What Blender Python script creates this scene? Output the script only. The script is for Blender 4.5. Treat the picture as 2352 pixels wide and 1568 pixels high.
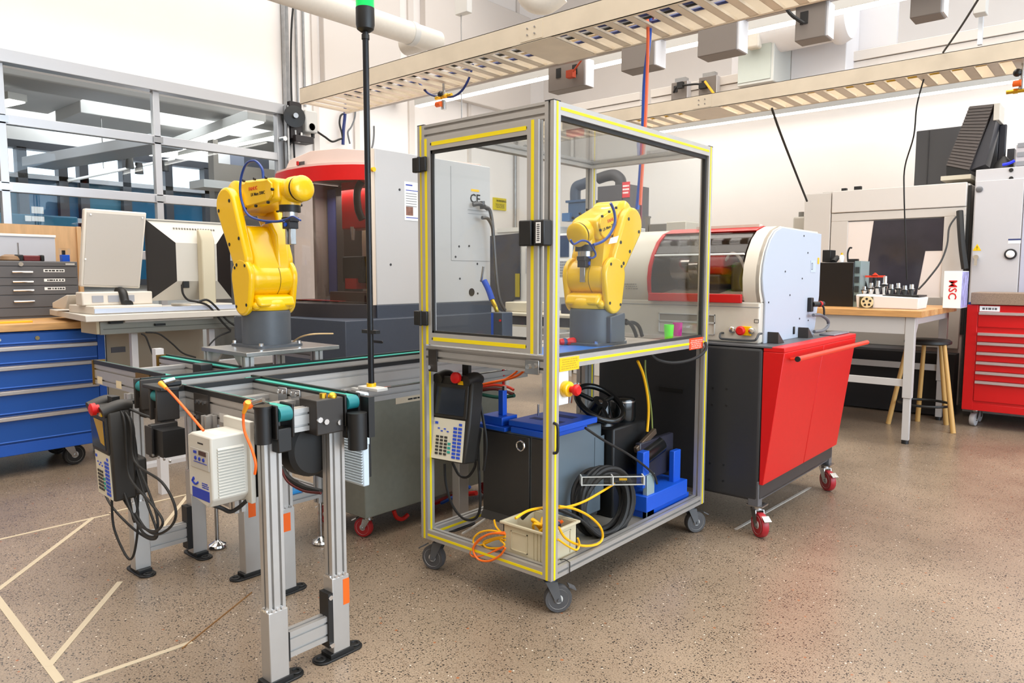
import bpy, bmesh, math, random
from math import sin, cos, pi, radians, sqrt, atan2
from mathutils import Vector, Matrix
random.seed(7)
for o in list(bpy.data.objects): bpy.data.objects.remove(o)
SC = bpy.context.scene
COL = SC.collection
# ---------------------------------------------------------------- camera
F, PIT, CAMZ, YAW = 1665.57, .0912, 1.3758, .7122
cam = bpy.data.objects.new('camera', bpy.data.cameras.new('camera'))
COL.objects.link(cam)
cam.location = (0, 0, CAMZ)
cam.rotation_euler = (pi/2 - PIT, -.0011, YAW)
cam.data.sensor_width = 36; cam.data.lens = F/2352*36
cam.data.clip_start = .05; cam.data.clip_end = 200
SC.camera = cam
# ---------------------------------------------------------------- world / light / exposure
wd = bpy.data.worlds.new('world'); SC.world = wd; wd.use_nodes = True
bg = wd.node_tree.nodes['Background']; bg.inputs[0].default_value = (.80, .90, 1, 1); bg.inputs[1].default_value = 2.2
SC.view_settings.view_transform = 'Standard'; SC.view_settings.look = 'None'
SC.view_settings.gamma = 1; SC.view_settings.use_curve_mapping = False
SC.view_settings.exposure = 0.0
def area(name, loc, rot, sx, sy, power, col=(1, 1, 1), spread=180):
    l = bpy.data.lights.new(name, 'AREA'); l.shape = 'RECTANGLE'; l.size = sx; l.size_y = sy
    l.energy = power; l.color = col; l.spread = radians(spread)
    o = bpy.data.objects.new(name, l); COL.objects.link(o); o.location = loc; o.rotation_euler = rot
    return o
WARM = (1, .955, .89)
area('ceiling_light_array', (-2.5, 4.2, 6.1), (0, 0, 0), 10, 8, 640, WARM, 140)
area('ceiling_light_array', (-1.5, -1.5, 6.1), (0, 0, 0), 8, 5, 210, WARM, 140)
area('ceiling_light_array', (-12, 4, 4.3), (0, 0, 0), 6, 8, 900, (.93, .96, 1))
area('daylight_window_light', (6.2, 3.0, 2.6), (0, radians(90), 0), 4, 8, 560, (.66, .83, 1))
# ---------------------------------------------------------------- pixel -> point on a world plane (photo measured at 2352x1568)
def ray(px, py):
    dx, dy = px-1176, py-784
    c, s = cos(-.0011), sin(-.0011); x = c*dx+s*dy; y = -s*dx+c*dy
    d = (x, F*cos(PIT)-y*sin(PIT), -F*sin(PIT)-y*cos(PIT))
    cy, sy = cos(YAW), sin(YAW)
    return Vector((cy*d[0]-sy*d[1], sy*d[0]+cy*d[1], d[2]))/F
def W(px, py, x=None, y=None, z=None):
    d = ray(px, py)
    if x is not None: t = x/d.x
    elif y is not None: t = y/d.y
    else: t = (z-CAMZ)/d.z
    return Vector((0, 0, CAMZ))+d*t
# ---------------------------------------------------------------- materials
MATS = {}
def lin(h):
    if isinstance(h, str):
        h = h.lstrip('#'); v = [int(h[i:i+2], 16)/255 for i in (0, 2, 4)]
    else: v = h
    return [(c/12.92 if c <= .04045 else ((c+.055)/1.055)**2.4) for c in v]+[1]
def M(name, col, rough=.5, metal=0, emit=0, noise=0, nscale=30, bump=0, spec=None, coat=0, stretch=None):
    if name in MATS: return MATS[name]
    m = bpy.data.materials.new(name); m.use_nodes = True; MATS[name] = m
    nt = m.node_tree; b = nt.nodes['Principled BSDF']
    c = lin(col); b.inputs['Base Color'].default_value = c
    b.inputs['Roughness'].default_value = rough; b.inputs['Metallic'].default_value = metal
    if spec is not None: b.inputs['Specular IOR Level'].default_value = spec
    if coat: b.inputs['Coat Weight'].default_value = coat; b.inputs['Coat Roughness'].default_value = .08
    if emit: b.inputs['Emission Color'].default_value = c; b.inputs['Emission Strength'].default_value = emit
    if noise or bump:
        tc = nt.nodes.new('ShaderNodeTexCoord'); mp = nt.nodes.new('ShaderNodeMapping')
        nt.links.new(tc.outputs['Object'], mp.inputs[0])
        if stretch: mp.inputs['Scale'].default_value = stretch
        n = nt.nodes.new('ShaderNodeTexNoise'); n.inputs['Scale'].default_value = nscale; n.inputs['Detail'].default_value = 5
        nt.links.new(mp.outputs[0], n.inputs['Vector'])
        if noise:
            r = nt.nodes.new('ShaderNodeValToRGB')
            r.color_ramp.elements[0].position = .3; r.color_ramp.elements[1].position = .7
            r.color_ramp.elements[0].color = [x*(1-noise) for x in c[:3]]+[1]
            r.color_ramp.elements[1].color = [min(1, x*(1+noise)) for x in c[:3]]+[1]
            nt.links.new(n.outputs[0], r.inputs[0]); nt.links.new(r.outputs[0], b.inputs['Base Color'])
        if bump:
            bp = nt.nodes.new('ShaderNodeBump'); bp.inputs['Strength'].default_value = bump; bp.inputs['Distance'].default_value = .002
            nt.links.new(n.outputs[0], bp.inputs['Height']); nt.links.new(bp.outputs[0], b.inputs['Normal'])
    return m
def glassmat(name, tint=(.96, .97, .97), rough=.01, ior=1.45, boost=0.0):
    if name in MATS: return MATS[name]
    m = bpy.data.materials.new(name); m.use_nodes = True; MATS[name] = m
    nt = m.node_tree; nt.nodes.clear()
    o = nt.nodes.new('ShaderNodeOutputMaterial'); mx = nt.nodes.new('ShaderNodeMixShader')
    t = nt.nodes.new('ShaderNodeBsdfTransparent'); g = nt.nodes.new('ShaderNodeBsdfGlossy')
    t.inputs[0].default_value = (*tint, 1); g.inputs['Roughness'].default_value = rough
    ge = nt.nodes.new('ShaderNodeNewGeometry'); vm = nt.nodes.new('ShaderNodeVectorMath'); vm.operation = 'DOT_PRODUCT'     # Schlick, same on both faces
    nt.links.new(ge.outputs['Incoming'], vm.inputs[0]); nt.links.new(ge.outputs['True Normal'], vm.inputs[1])
    def mth(op, a, b):
        n = nt.nodes.new('ShaderNodeMath'); n.operation = op
        for i, v in enumerate((a, b)):
            if v is None: continue
            if isinstance(v, (int, float)): n.inputs[i].default_value = v
            else: nt.links.new(v, n.inputs[i])
        return n.outputs[0]
    f0 = ((ior-1)/(ior+1))**2
    k = mth('ADD', mth('MULTIPLY', mth('POWER', mth('SUBTRACT', 1.0, mth('ABSOLUTE', vm.outputs['Value'], None)), 5.0), 1-f0), f0)
    nt.links.new(k, mx.inputs[0]); nt.links.new(t.outputs[0], mx.inputs[1]); nt.links.new(g.outputs[0], mx.inputs[2])
    nt.links.new(mx.outputs[0], o.inputs[0]); return m
def floormat():
    m = bpy.data.materials.new('polished_concrete'); m.use_nodes = True; nt = m.node_tree; b = nt.nodes['Principled BSDF']; L = nt.links
    N = nt.nodes.new
    tc = N('ShaderNodeTexCoord')
    n1 = N('ShaderNodeTexNoise'); n1.inputs['Scale'].default_value = 1.1; n1.inputs['Detail'].default_value = 4
    L.new(tc.outputs['Object'], n1.inputs['Vector'])
    r1 = N('ShaderNodeValToRGB'); r1.color_ramp.elements[0].position = .32; r1.color_ramp.elements[1].position = .68
    r1.color_ramp.elements[0].color = lin('#837362'); r1.color_ramp.elements[1].color = lin('#9b8975'); L.new(n1.outputs[0], r1.inputs[0])
    n2 = N('ShaderNodeTexNoise'); n2.inputs['Scale'].default_value = 160; n2.inputs['Detail'].default_value = 3; L.new(tc.outputs['Object'], n2.inputs['Vector'])
    r2 = N('ShaderNodeValToRGB'); r2.color_ramp.elements[0].position = .36; r2.color_ramp.elements[1].position = .66
    r2.color_ramp.elements[0].color = (.74, .73, .72, 1); r2.color_ramp.elements[1].color = (1.12, 1.11, 1.09, 1); L.new(n2.outputs[0], r2.inputs[0])
    mm = N('ShaderNodeMix'); mm.data_type = 'RGBA'; mm.blend_type = 'MULTIPLY'; mm.inputs[0].default_value = 1
    L.new(r1.outputs[0], mm.inputs[6]); L.new(r2.outputs[0], mm.inputs[7])
    cur = mm.outputs[2]
    cl = N('ShaderNodeTexNoise'); cl.inputs['Scale'].default_value = 5; cl.inputs['Detail'].default_value = 3; L.new(tc.outputs['Object'], cl.inputs['Vector'])
    cr = N('ShaderNodeMapRange'); cr.inputs[1].default_value = .35; cr.inputs[2].default_value = .7; cr.inputs[3].default_value = .35; cr.inputs[4].default_value = 1.5; L.new(cl.outputs[0], cr.inputs[0])
    for sc, th, col, keep in ((90, .34, '#232120', .26), (140, .34, '#2c2825', .36), (150, .34, '#5f4a38', .3), (80, .26, '#d9cebd', .03), (55, .3, '#9a5a34', .012)):
        v = N('ShaderNodeTexVoronoi'); v.inputs['Scale'].default_value = sc; L.new(tc.outputs['Object'], v.inputs['Vector'])
        a = N('ShaderNodeMath'); a.operation = 'LESS_THAN'; a.inputs[1].default_value = th; L.new(v.outputs['Distance'], a.inputs[0])
        sp = N('ShaderNodeSeparateColor'); L.new(v.outputs['Color'], sp.inputs[0])
        km = N('ShaderNodeMath'); km.operation = 'MULTIPLY'; km.inputs[1].default_value = keep; L.new(cr.outputs[0], km.inputs[0])
        c2 = N('ShaderNodeMath'); c2.operation = 'LESS_THAN'; L.new(sp.outputs[0], c2.inputs[0]); L.new(km.outputs[0], c2.inputs[1])
        mu = N('ShaderNodeMath'); mu.operation = 'MULTIPLY'; L.new(a.outputs[0], mu.inputs[0]); L.new(c2.outputs[0], mu.inputs[1])
        m3 = N('ShaderNodeMath'); m3.operation = 'MULTIPLY'; m3.inputs[1].default_value = .95; L.new(mu.outputs[0], m3.inputs[0])
        mx = N('ShaderNodeMix'); mx.data_type = 'RGBA'; L.new(m3.outputs[0], mx.inputs[0]); L.new(cur, mx.inputs[6]); mx.inputs[7].default_value = lin(col)
        cur = mx.outputs[2]
    L.new(cur, b.inputs['Base Color'])
    r3 = N('ShaderNodeMapRange'); r3.inputs[3].default_value = .22; r3.inputs[4].default_value = .4; L.new(n1.outputs[0], r3.inputs[0]); L.new(r3.outputs[0], b.inputs['Roughness'])
    return m
ALU = M('anodised_aluminium', '#bdbab6', .42, .65, noise=.04, nscale=8)
ALU2 = M('brushed_aluminium_plate', '#a9a7a5', .3, .9, noise=.08, nscale=12)
STEEL = M('zinc_steel', '#b8b8b8', .25, 1)
GALV = M('galvanised_tray', '#dccfba', .4, .45, noise=.06, nscale=5)
DKSLOT = M('dark_bracket', '#302b27', .5)
YEL = M('robot_yellow', '#f6c200', .28, coat=.4, noise=.02, nscale=3)
YSTR = M('yellow_cover_strip', '#ecd400', .45)
GREY = M('robot_base_grey', '#4a4f55', .45, noise=.05)
BLK = M('black_plastic', '#161616', .45)
BLK2 = M('black_rubber', '#1d1c1b', .6)
DK = M('dark_machine_paint', '#2f3033', .5, noise=.04)
NAVY = M('navy_grey_paint', '#3a414e', .5, noise=.04)
RED = M('red_paint', '#cc0203', .42, noise=.02)
DRED = M('deep_red_paint', '#c00a0e', .4)
BLUE = M('blue_cabinet_paint', '#0d4c9e', .4)
BLUEP = M('blue_printed_plastic', '#0b4fc0', .45)
WHT = M('white_powder_coat', '#dcdcdb', .45)
CRM = M('cream_machine_paint', '#d6cfc3', .42, noise=.02)
WPAINT = M('wall_paint', '#f1ebe6', .75, noise=.015, nscale=2)
BEIGE = M('beige_plastic', '#cdc3ae', .5)
LTG = M('light_grey_plastic', '#c9c7c2', .45)
GRN = M('teal_belt', '#2f9c8c', .6)
WOOD = M('butcher_block', '#c99a62', .45, noise=.18, nscale=6, stretch=(8, 1, 8))
WOODP = M('plywood_panel', '#d3a878', .55, noise=.1, nscale=4, stretch=(6, 6, 1))
PAPER = M('white_label', '#eeeeec', .6)
DKSCR = M('dark_glass_screen', '#15181d', .15)
GRAN = M('composite_stone', '#8d7764', .5, noise=.2, nscale=120)
CHR = M('chrome', '#e6e6e6', .12, 1)
LAMP = M('lamp_diffuser', '#fffaf2', .5, emit=9)
ORG = M('orange_plastic', '#f06410', .45)
YCAB = M('yellow_cable', '#f0b400', .4)
ACRY = glassmat('clear_acrylic', (.955, .965, .965), .02, 1.28)
GLZ = glassmat('window_glazing', (.90, .93, .94), .02, 1.3)
SMOKE = glassmat('smoked_acrylic', (.72, .68, .66), .03, 1.5)
SMOKE2 = glassmat('light_smoked_acrylic', (.62, .57, .55), .03, 1.5)
TAPE = M('cream_floor_tape', '#bdae94', .7)
PRINT = M('black_print', '#141414', .6)
BPRINT = M('blue_print', '#1c37a8', .6)
RPRINT = M('red_print', '#d01818', .6)
GBUT = M('grey_key', '#8e9095', .5)
# ---------------------------------------------------------------- mesh builder
class MB:
    def __init__(s): s.v = []; s.f = []; s.m = []; s.ch = []
    def add(s, vs, fs, mi=0):
        n = len(s.v); s.ch.append((n, len(s.f))); s.v += [tuple(v) for v in vs]; s.f += [[i+n for i in f] for f in fs]; s.m += [mi]*len(fs); return s
    def box(s, x0, y0, z0, x1, y1, z1, mi=0):
        x0, x1 = min(x0, x1), max(x0, x1); y0, y1 = min(y0, y1), max(y0, y1); z0, z1 = min(z0, z1), max(z0, z1)
        return s.add([(x0, y0, z0), (x1, y0, z0), (x1, y1, z0), (x0, y1, z0), (x0, y0, z1), (x1, y0, z1), (x1, y1, z1), (x0, y1, z1)],
                     [(0, 3, 2, 1), (4, 5, 6, 7), (0, 1, 5, 4), (1, 2, 6, 5), (2, 3, 7, 6), (3, 0, 4, 7)], mi)
    def cbox(s, c, d, mi=0, rot=None):
        x, y, z = [q/2 for q in d]
        vs = [Vector(p) for p in [(-x, -y, -z), (x, -y, -z), (x, y, -z), (-x, y, -z), (-x, -y, z), (x, -y, z), (x, y, z), (-x, y, z)]]
        if rot is not None: vs = [rot @ v for v in vs]
        c = Vector(c)
        return s.add([v+c for v in vs], [(0, 3, 2, 1), (4, 5, 6, 7), (0, 1, 5, 4), (1, 2, 6, 5), (2, 3, 7, 6), (3, 0, 4, 7)], mi)
    def ring(s, c, ax, r, n, ref=None):
        ax = Vector(ax).normalized(); up = Vector((0, 0, 1)) if abs(ax.z) < .9 else Vector((1, 0, 0))
        if ref is not None: up = ref
        a = ax.cross(up).normalized(); b = ax.cross(a).normalized()
        return [Vector(c)+a*(r*cos(2*pi*i/n))+b*(r*sin(2*pi*i/n)) for i in range(n)]
    def cyl(s, p0, p1, r0, r1=None, n=20, cap=True, mi=0):
        r1 = r0 if r1 is None else r1
        p0, p1 = Vector(p0), Vector(p1); ax = p1-p0
        a = s.ring(p0, ax, r0, n); b = s.ring(p1, ax, r1, n)
        fs = [(i, (i+1) % n, n+(i+1) % n, n+i) for i in range(n)]
        if cap: fs += [list(range(n))[::-1], list(range(n, 2*n))]
        return s.add(a+b, fs, mi)
    def lathe(s, c, ax, prof, n=24, mi=0):           # prof: (r, h) list
        ax = Vector(ax).normalized(); c = Vector(c); vs = []
        for r, h in prof: vs += s.ring(c+ax*h, ax, max(r, 1e-5), n)
        fs = []
        for k in range(len(prof)-1):
            for i in range(n): fs.append((k*n+i, k*n+(i+1) % n, (k+1)*n+(i+1) % n, (k+1)*n+i))
        fs += [list(range(n))[::-1], list(range((len(prof)-1)*n, len(prof)*n))]
        return s.add(vs, fs, mi)
    def tube(s, pts, r, n=8, sub=5, mi=0, closed=False):
        P = [Vector(p) for p in pts]; Q = []
        if len(P) > 2 and sub > 1:
            m = len(P)
            rng = range(m if closed else m-1)
            for i in rng:
                if closed: p0, p1, p2, p3 = P[(i-1) % m], P[i], P[(i+1) % m], P[(i+2) % m]
                else: p0, p1, p2, p3 = P[max(i-1, 0)], P[i], P[i+1], P[min(i+2, m-1)]
                for k in range(sub):
                    t = k/sub
                    Q.append(.5*((2*p1)+(-p0+p2)*t+(2*p0-5*p1+4*p2-p3)*t*t+(-p0+3*p1-3*p2+p3)*t**3))
            if not closed: Q.append(P[-1])
        else: Q = P
        vs = []; up = None; m = len(Q)
        for i, q in enumerate(Q):
            t = (Q[(i+1) % m]-Q[i-1]) if closed else (Q[min(i+1, m-1)]-Q[max(i-1, 0)])
            if t.length < 1e-9: t = Vector((0, 0, 1))
            t.normalize()
            if up is None: up = Vector((0, 0, 1)) if abs(t.z) < .9 else Vector((1, 0, 0))
            a = t.cross(up)
            if a.length < 1e-4: a = t.orthogonal()
            a.normalize(); b = t.cross(a).normalized(); up = -b
            vs += [q+a*(r*cos(2*pi*j/n))+b*(r*sin(2*pi*j/n)) for j in range(n)]
        fs = []
        for k in range(m if closed else m-1):
            k2 = (k+1) % m
            for i in range(n): fs.append((k*n+i, k*n+(i+1) % n, k2*n+(i+1) % n, k2*n+i))
        if not closed: fs += [list(range(n))[::-1], list(range((m-1)*n, m*n))]
        return s.add(vs, fs, mi)
    def prism(s, poly, axis, a0, a1, mi=0):          # poly in the two other axes (order x,y,z without axis)
        n = len(poly)
        def mk(u, v, w):
            return (w, u, v) if axis == 'x' else ((u, w, v) if axis == 'y' else (u, v, w))
        vs = [mk(u, v, a0) for u, v in poly]+[mk(u, v, a1) for u, v in poly]
        ar = sum(poly[i][0]*poly[(i+1) % n][1]-poly[(i+1) % n][0]*poly[i][1] for i in range(n))
        fs = [(i, (i+1) % n, n+(i+1) % n, n+i) for i in range(n)]+[list(range(n))[::-1], list(range(n, 2*n))]
        flip = (ar < 0) ^ (a1 < a0) ^ (axis == 'y')
        if flip: fs = [list(f)[::-1] for f in fs]
        return s.add(vs, fs, mi)
    def slot(s, axis, a0, a1, c0, c1, d0, d1, nc=1, nd=1, sw=.010, sd=.013, mi=0):   # T-slot aluminium extrusion
        pts = []
        def side(p, q, inn, n):
            L = math.hypot(q[0]-p[0], q[1]-p[1]); ux, uy = (q[0]-p[0])/L, (q[1]-p[1])/L
            pts.append(p)
            for k in range(n):
                t = L*(k+.5)/n
                for tt, dd in ((t-sw/2, 0), (t-sw/2, sd), (t+sw/2, sd), (t+sw/2, 0)):
                    pts.append((p[0]+ux*tt+inn[0]*dd, p[1]+uy*tt+inn[1]*dd))
        side((c0, d0), (c1, d0), (0, 1), nc); side((c1, d0), (c1, d1), (-1, 0), nd)
        side((c1, d1), (c0, d1), (0, -1), nc); side((c0, d1), (c0, d0), (1, 0), nd)
        return s.prism(pts, axis, a0, a1, mi)
    def sphere(s, c, r, n=14, m=8, mi=0, sc=(1, 1, 1)):
        c = Vector(c); vs = []; fs = []
        for j in range(m+1):
            th = pi*j/m
            for i in range(n):
                ph = 2*pi*i/n; rr = max(sin(th), 1e-4)
                vs.append(c+Vector((r*rr*cos(ph)*sc[0], r*rr*sin(ph)*sc[1], r*cos(th)*sc[2])))
        for j in range(m):
            for i in range(n): fs.append((j*n+i, (j+1)*n+i, (j+1)*n+(i+1) % n, j*n+(i+1) % n))
        return s.add(vs, fs, mi)
OFF = {}
def mesh(name, mb, mats, off=(0, 0, 0), smooth=40, weld=False):
    me = bpy.data.meshes.new(name); o = Vector(off)
    me.from_pydata([tuple(Vector(v)-o) for v in mb.v], [], mb.f)
    if not isinstance(mats, (list, tuple)): mats = [mats]
    for m in mats: me.materials.append(m)
    me.polygons.foreach_set('material_index', mb.m)
    me.validate(); me.update()
    if smooth:
        me.polygons.foreach_set('use_smooth', [True]*len(me.polygons)); me.set_sharp_from_angle(angle=radians(smooth))
    return me
def tag(o, label=None, cat=None, group=None, kind=None):
    if label: o['label'] = label
    if cat: o['category'] = cat
    if group: o['group'] = group
    if kind: o['kind'] = kind
    return o
def thing(name, label, cat, loc=(0, 0, 0), group=None, rotz=0):
    o = bpy.data.objects.new(name, None); COL.objects.link(o); o.location = loc; o.rotation_euler = (0, 0, rotz)
    o.empty_display_size = .05
    tag(o, label, cat, group); OFF[o.name] = Vector(loc); return o
SPLIT = {'bolt', 'screw', 'louvre', 'rib', 'window_slot', 'corner_bracket', 'dark_hole', 'handle_bracket', 'panel_leg', 'text_line', 'print_bar', 'sliding_door', 'eye_bolt', 'vent_slot', 'slot_marks', 'slotted_upright', 'white_panel', 'lead', 'way_cover', 'socket_strip', 'vent_plug', 'rating_mark', 'panel_seam', 'socket', 'casing_rib', 'front_vent', 'blue_panel'}
def part(name, mb, mats, parent=None, label=None, bevel=0, local=False, smooth=40, seg=2):
    if name in SPLIT and len(mb.ch) > 1 and parent is not None:                # one object per separate piece
        ends = mb.ch[1:]+[(len(mb.v), len(mb.f))]; r = None
        for (a, fa), (b, fb) in zip(mb.ch, ends):
            q = MB(); q.v = mb.v[a:b]; q.f = [[i-a for i in f] for f in mb.f[fa:fb]]; q.m = mb.m[fa:fb]; q.ch = [(0, 0)]
            r = part(name, q, mats, parent, label, bevel, local, smooth, seg)
        return r
    off = (0, 0, 0) if (parent is None or local) else OFF[parent.name]
    o = bpy.data.objects.new(name, mesh(name, mb, mats, off, smooth)); COL.objects.link(o)
    if parent is not None: o.parent = parent
    OFF[o.name] = Vector(off)
    if bevel:
        b = o.modifiers.new('bevel', 'BEVEL'); b.width = bevel; b.segments = seg; b.limit_method = 'ANGLE'; b.angle_limit = radians(40)
        b.use_clamp_overlap = True
    if label: o['label'] = label
    if name in ('key', 'printed_lines'): o['kind'] = 'stuff'
    return o
def solo(name, mb, mats, label, cat, group=None, bevel=0, smooth=40):      # a thing that is one mesh, origin at its base centre
    xs = [v[0] for v in mb.v]; ys = [v[1] for v in mb.v]; zs = [v[2] for v in mb.v]
    c = Vector(((min(xs)+max(xs))/2, (min(ys)+max(ys))/2, min(zs)))
    o = bpy.data.objects.new(name, mesh(name, mb, mats, c, smooth)); COL.objects.link(o); o.location = c; OFF[o.name] = c
    if bevel:
        b = o.modifiers.new('bevel', 'BEVEL'); b.width = bevel; b.segments = 2; b.limit_method = 'ANGLE'; b.angle_limit = radians(40)
    return tag(o, label, cat, group)
def struct(name, mb, mats, parent=None, bevel=0, smooth=40, piece=False):
    o = part(name, mb, mats, parent, bevel=bevel, smooth=smooth)
    if parent is None: o['kind'] = 'structure'
    return o
def text(s, size, m, parent, loc, face='-y', name='lettering', local=False, ext=.0006, roll=0, sx=1):
    cu = bpy.data.curves.new('t', 'FONT'); cu.body = s; cu.size = size; cu.extrude = ext; cu.offset = size*.012; cu.align_x = 'CENTER'; cu.align_y = 'CENTER'; cu.resolution_u = 2
    t = bpy.data.objects.new('t', cu); COL.objects.link(t)
    dg = bpy.context.evaluated_depsgraph_get(); me = bpy.data.meshes.new_from_object(t.evaluated_get(dg)); bpy.data.objects.remove(t)
    R = Matrix.Rotation(pi/2, 4, 'X')
    if face == '+x': R = Matrix.Rotation(pi/2, 4, 'Z') @ R
    if face == '-x': R = Matrix.Rotation(-pi/2, 4, 'Z') @ R
    if face == '+z': R = Matrix.Identity(4)
    if isinstance(face, Matrix): R = face
    me.transform(Matrix.Translation(Vector(loc)-(Vector((0, 0, 0)) if local else OFF[parent.name])) @ R @ Matrix.Rotation(roll, 4, 'Z') @ Matrix.Diagonal((sx, 1, 1, 1)))
    me.materials.clear(); me.materials.append(m); me.name = name
    o = bpy.data.objects.new(name, me); COL.objects.link(o); o.parent = parent; OFF[o.name] = OFF[parent.name]; return o
def marks(par, mt, axis, c, u0, v0, u1, v1, rows=3, seed=1, fill=.55):     # printed lines too small to read
    rn = random.Random(seed); m = MB(); h = (v1-v0)/rows
    for r in range(rows):
        u = u0+(u1-u0)*rn.uniform(0, .12); zc = v1-h*(r+.5)
        while u < u1-(u1-u0)*.08:
            w = (u1-u0)*rn.uniform(.06, .2); e = min(u+w, u1)
            if axis == 'y': m.box(u, c-.0006, zc-h*fill/2, e, c, zc+h*fill/2)
            else: m.box(c, u, zc-h*fill/2, c+.0006, e, zc+h*fill/2)
            u = e+(u1-u0)*rn.uniform(.02, .06)
    return part('printed_lines', m, mt, par)
def copy_tree(o, parent=None):
    c = o.copy(); COL.objects.link(c)
    if parent is not None: c.parent = parent; c.matrix_parent_inverse = o.matrix_parent_inverse
    for ch in [x for x in bpy.data.objects if x.parent == o]: copy_tree(ch, c)
    return c
def rbox(w, h, r, n=5):                                               # rounded rectangle polygon centred on 0
    p = []
    for cx, cy, a0 in ((w/2-r, h/2-r, 0), (-w/2+r, h/2-r, 90), (-w/2+r, -h/2+r, 180), (w/2-r, -h/2+r, 270)):
        for k in range(n+1):
            a = radians(a0+90*k/n); p.append((cx+r*cos(a), cy+r*sin(a)))
    return p
def capsule(x0, y0, r0, x1, y1, r1, n=8):                             # outline round two circles
    d = atan2(y1-y0, x1-x0); L = math.hypot(x1-x0, y1-y0); k = math.asin(max(-1, min(1, (r0-r1)/L)))
    p = []
    for i in range(n+1):
        a = d+pi/2-k+(pi+2*k)*i/n; p.append((x0+r0*cos(a), y0+r0*sin(a)))
    for i in range(n+1):
        a = d-pi/2+k+(pi-2*k)*i/n; p.append((x1+r1*cos(a), y1+r1*sin(a)))
    return p
def yb(px0, py0, px1, py1, y):     # rectangle on a plane y: returns x0,z0,x1,z1
    a = W(px0, py0, y=y); b = W(px1, py1, y=y); return min(a.x, b.x), min(a.z, b.z), max(a.x, b.x), max(a.z, b.z)
def xb(px0, py0, px1, py1, x):
    a = W(px0, py0, x=x); b = W(px1, py1, x=x); return min(a.y, b.y), min(a.z, b.z), max(a.y, b.y), max(a.z, b.z)
def caster(parent, x, y, ztop, r, wm, w=.03, ang=0.0, name='caster', fm=None, brake=True):
    fm = fm or STEEL; cx, cy = x+cos(ang)*r*.55, y+sin(ang)*r*.55; a = Vector((-sin(ang), cos(ang), 0)); t = Vector((cos(ang), sin(ang), 0)); C = Vector((cx, cy, r))
    mb = MB(); mb.cbox((x, y, ztop-.004), (r*1.3, r*1.3, .008)); mb.cyl((x, y, ztop-.028), (x, y, ztop-.006), r*.42, n=14)
    for sgn in (-1, 1):
        o = a*(sgn*(w/2+.005)); p0 = Vector((x, y, ztop-.026))+o-t*r*.4; p1 = Vector((x, y, ztop-.026))+o+t*r*.45
        b0 = C+o-t*r*.22-Vector((0, 0, r*.2)); b1 = C+o+t*r*.22-Vector((0, 0, r*.2)); q = a*.002
        mb.add([p0-q, p1-q, b1-q, b0-q, p0+q, p1+q, b1+q, b0+q], [(0, 1, 2, 3), (7, 6, 5, 4), (0, 4, 5, 1), (1, 5, 6, 2), (2, 6, 7, 3), (3, 7, 4, 0)])
    mb.cbox(Vector((x, y, ztop-.026)), (r*.9, w+.01, .004), rot=Matrix.Rotation(ang, 3, 'Z'))
    if brake: mb.cbox(C+t*r*1.0+Vector((0, 0, r*.75)), (r*.6, w*1.1, .005), rot=Matrix.Rotation(ang, 3, 'Z') @ Matrix.Rotation(.5, 3, 'Y'))
    mb.cyl(C-a*(w/2+.012), C+a*(w/2+.012), r*.12, n=8)
    c = part(name, mb, fm, parent)
    wb = MB(); wb.lathe(C-a*w/2, a, [(r*.72, 0), (r*.95, 0), (r, w*.25), (r, w*.75), (r*.95, w), (r*.72, w)], n=24)
    hb = MB(); hb.lathe(C-a*w/2, a, [(r*.3, -.002), (r*.34, .003), (r*.7, .003), (r*.73, -.001), (r*.73, w+.001), (r*.7, w-.003), (r*.34, w-.003), (r*.3, w+.002)], n=20)
    part('wheel', wb, wm, c); part('hub', hb, LTG, c)
    return c
# ================================================================ SETTING
FLOOR = floormat()
struct('floor', MB().box(-17, -5, -.1, 7, 11, 0), FLOOR)
struct('ceiling', MB().box(-8.15, -5, 6.3, 7, 10.3, 6.4), WPAINT)
struct('wall_back', MB().box(-8.15, 10.1, 0, 7, 10.3, 6.3), WPAINT)
struct('wall_front', MB().box(-17, -5.15, 0, 7, -5, 6.3), M('warm_front_wall', '#c9b9a6', .8))
DH = 3.30; DY0, DY1 = -1.2, 4.93
m = MB(); m.box(-8.15, -5, DH+.1, -8, 10.1, 6.3); m.box(-8.15, DY1+.06, 0, -8, 10.1, DH+.1); m.box(-8.15, -5, 0, -8, DY0-.06, DH+.1)
struct('wall_left', m, WPAINT)
m = MB(); m.box(6.8, -5, 0, 7, 11, 1.0); m.box(6.8, -5, 4.4, 7, 11, 6.3)
for k in range(6): m.box(6.8, -5+k*3.1, 1, 7, -4.7+k*3.1, 4.4)
struct('wall_right', m, WPAINT)
# wall panel seams and pilasters on the left wall past the garage door
for a, b, z0, z1 in ((5.42, 5.5, 2.4, 6.2), (6.05, 6.13, 2.4, 6.2), (7.0, 7.1, 2.2, 6.2), (8.2, 8.26, 2.2, 6.2), (9.35, 9.41, 1.6, 6.2)):
    struct('trim_1', MB().box(-8, a, z0, -7.965, b, z1), M('trim_white', '#dcd4cd', .6))
m = MB().box(-8.0, 5.55, 3.75, -7.9, 6.8, 5.4)
struct('trim_2', m, M('trim_white', '#dcd4cd', .6), bevel=.01)
struct('trim_3', MB().box(-8.0, 7.25, 4.0, -7.88, 9.6, 5.6), M('trim_white', '#dcd4cd', .6), bevel=.01)
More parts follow.
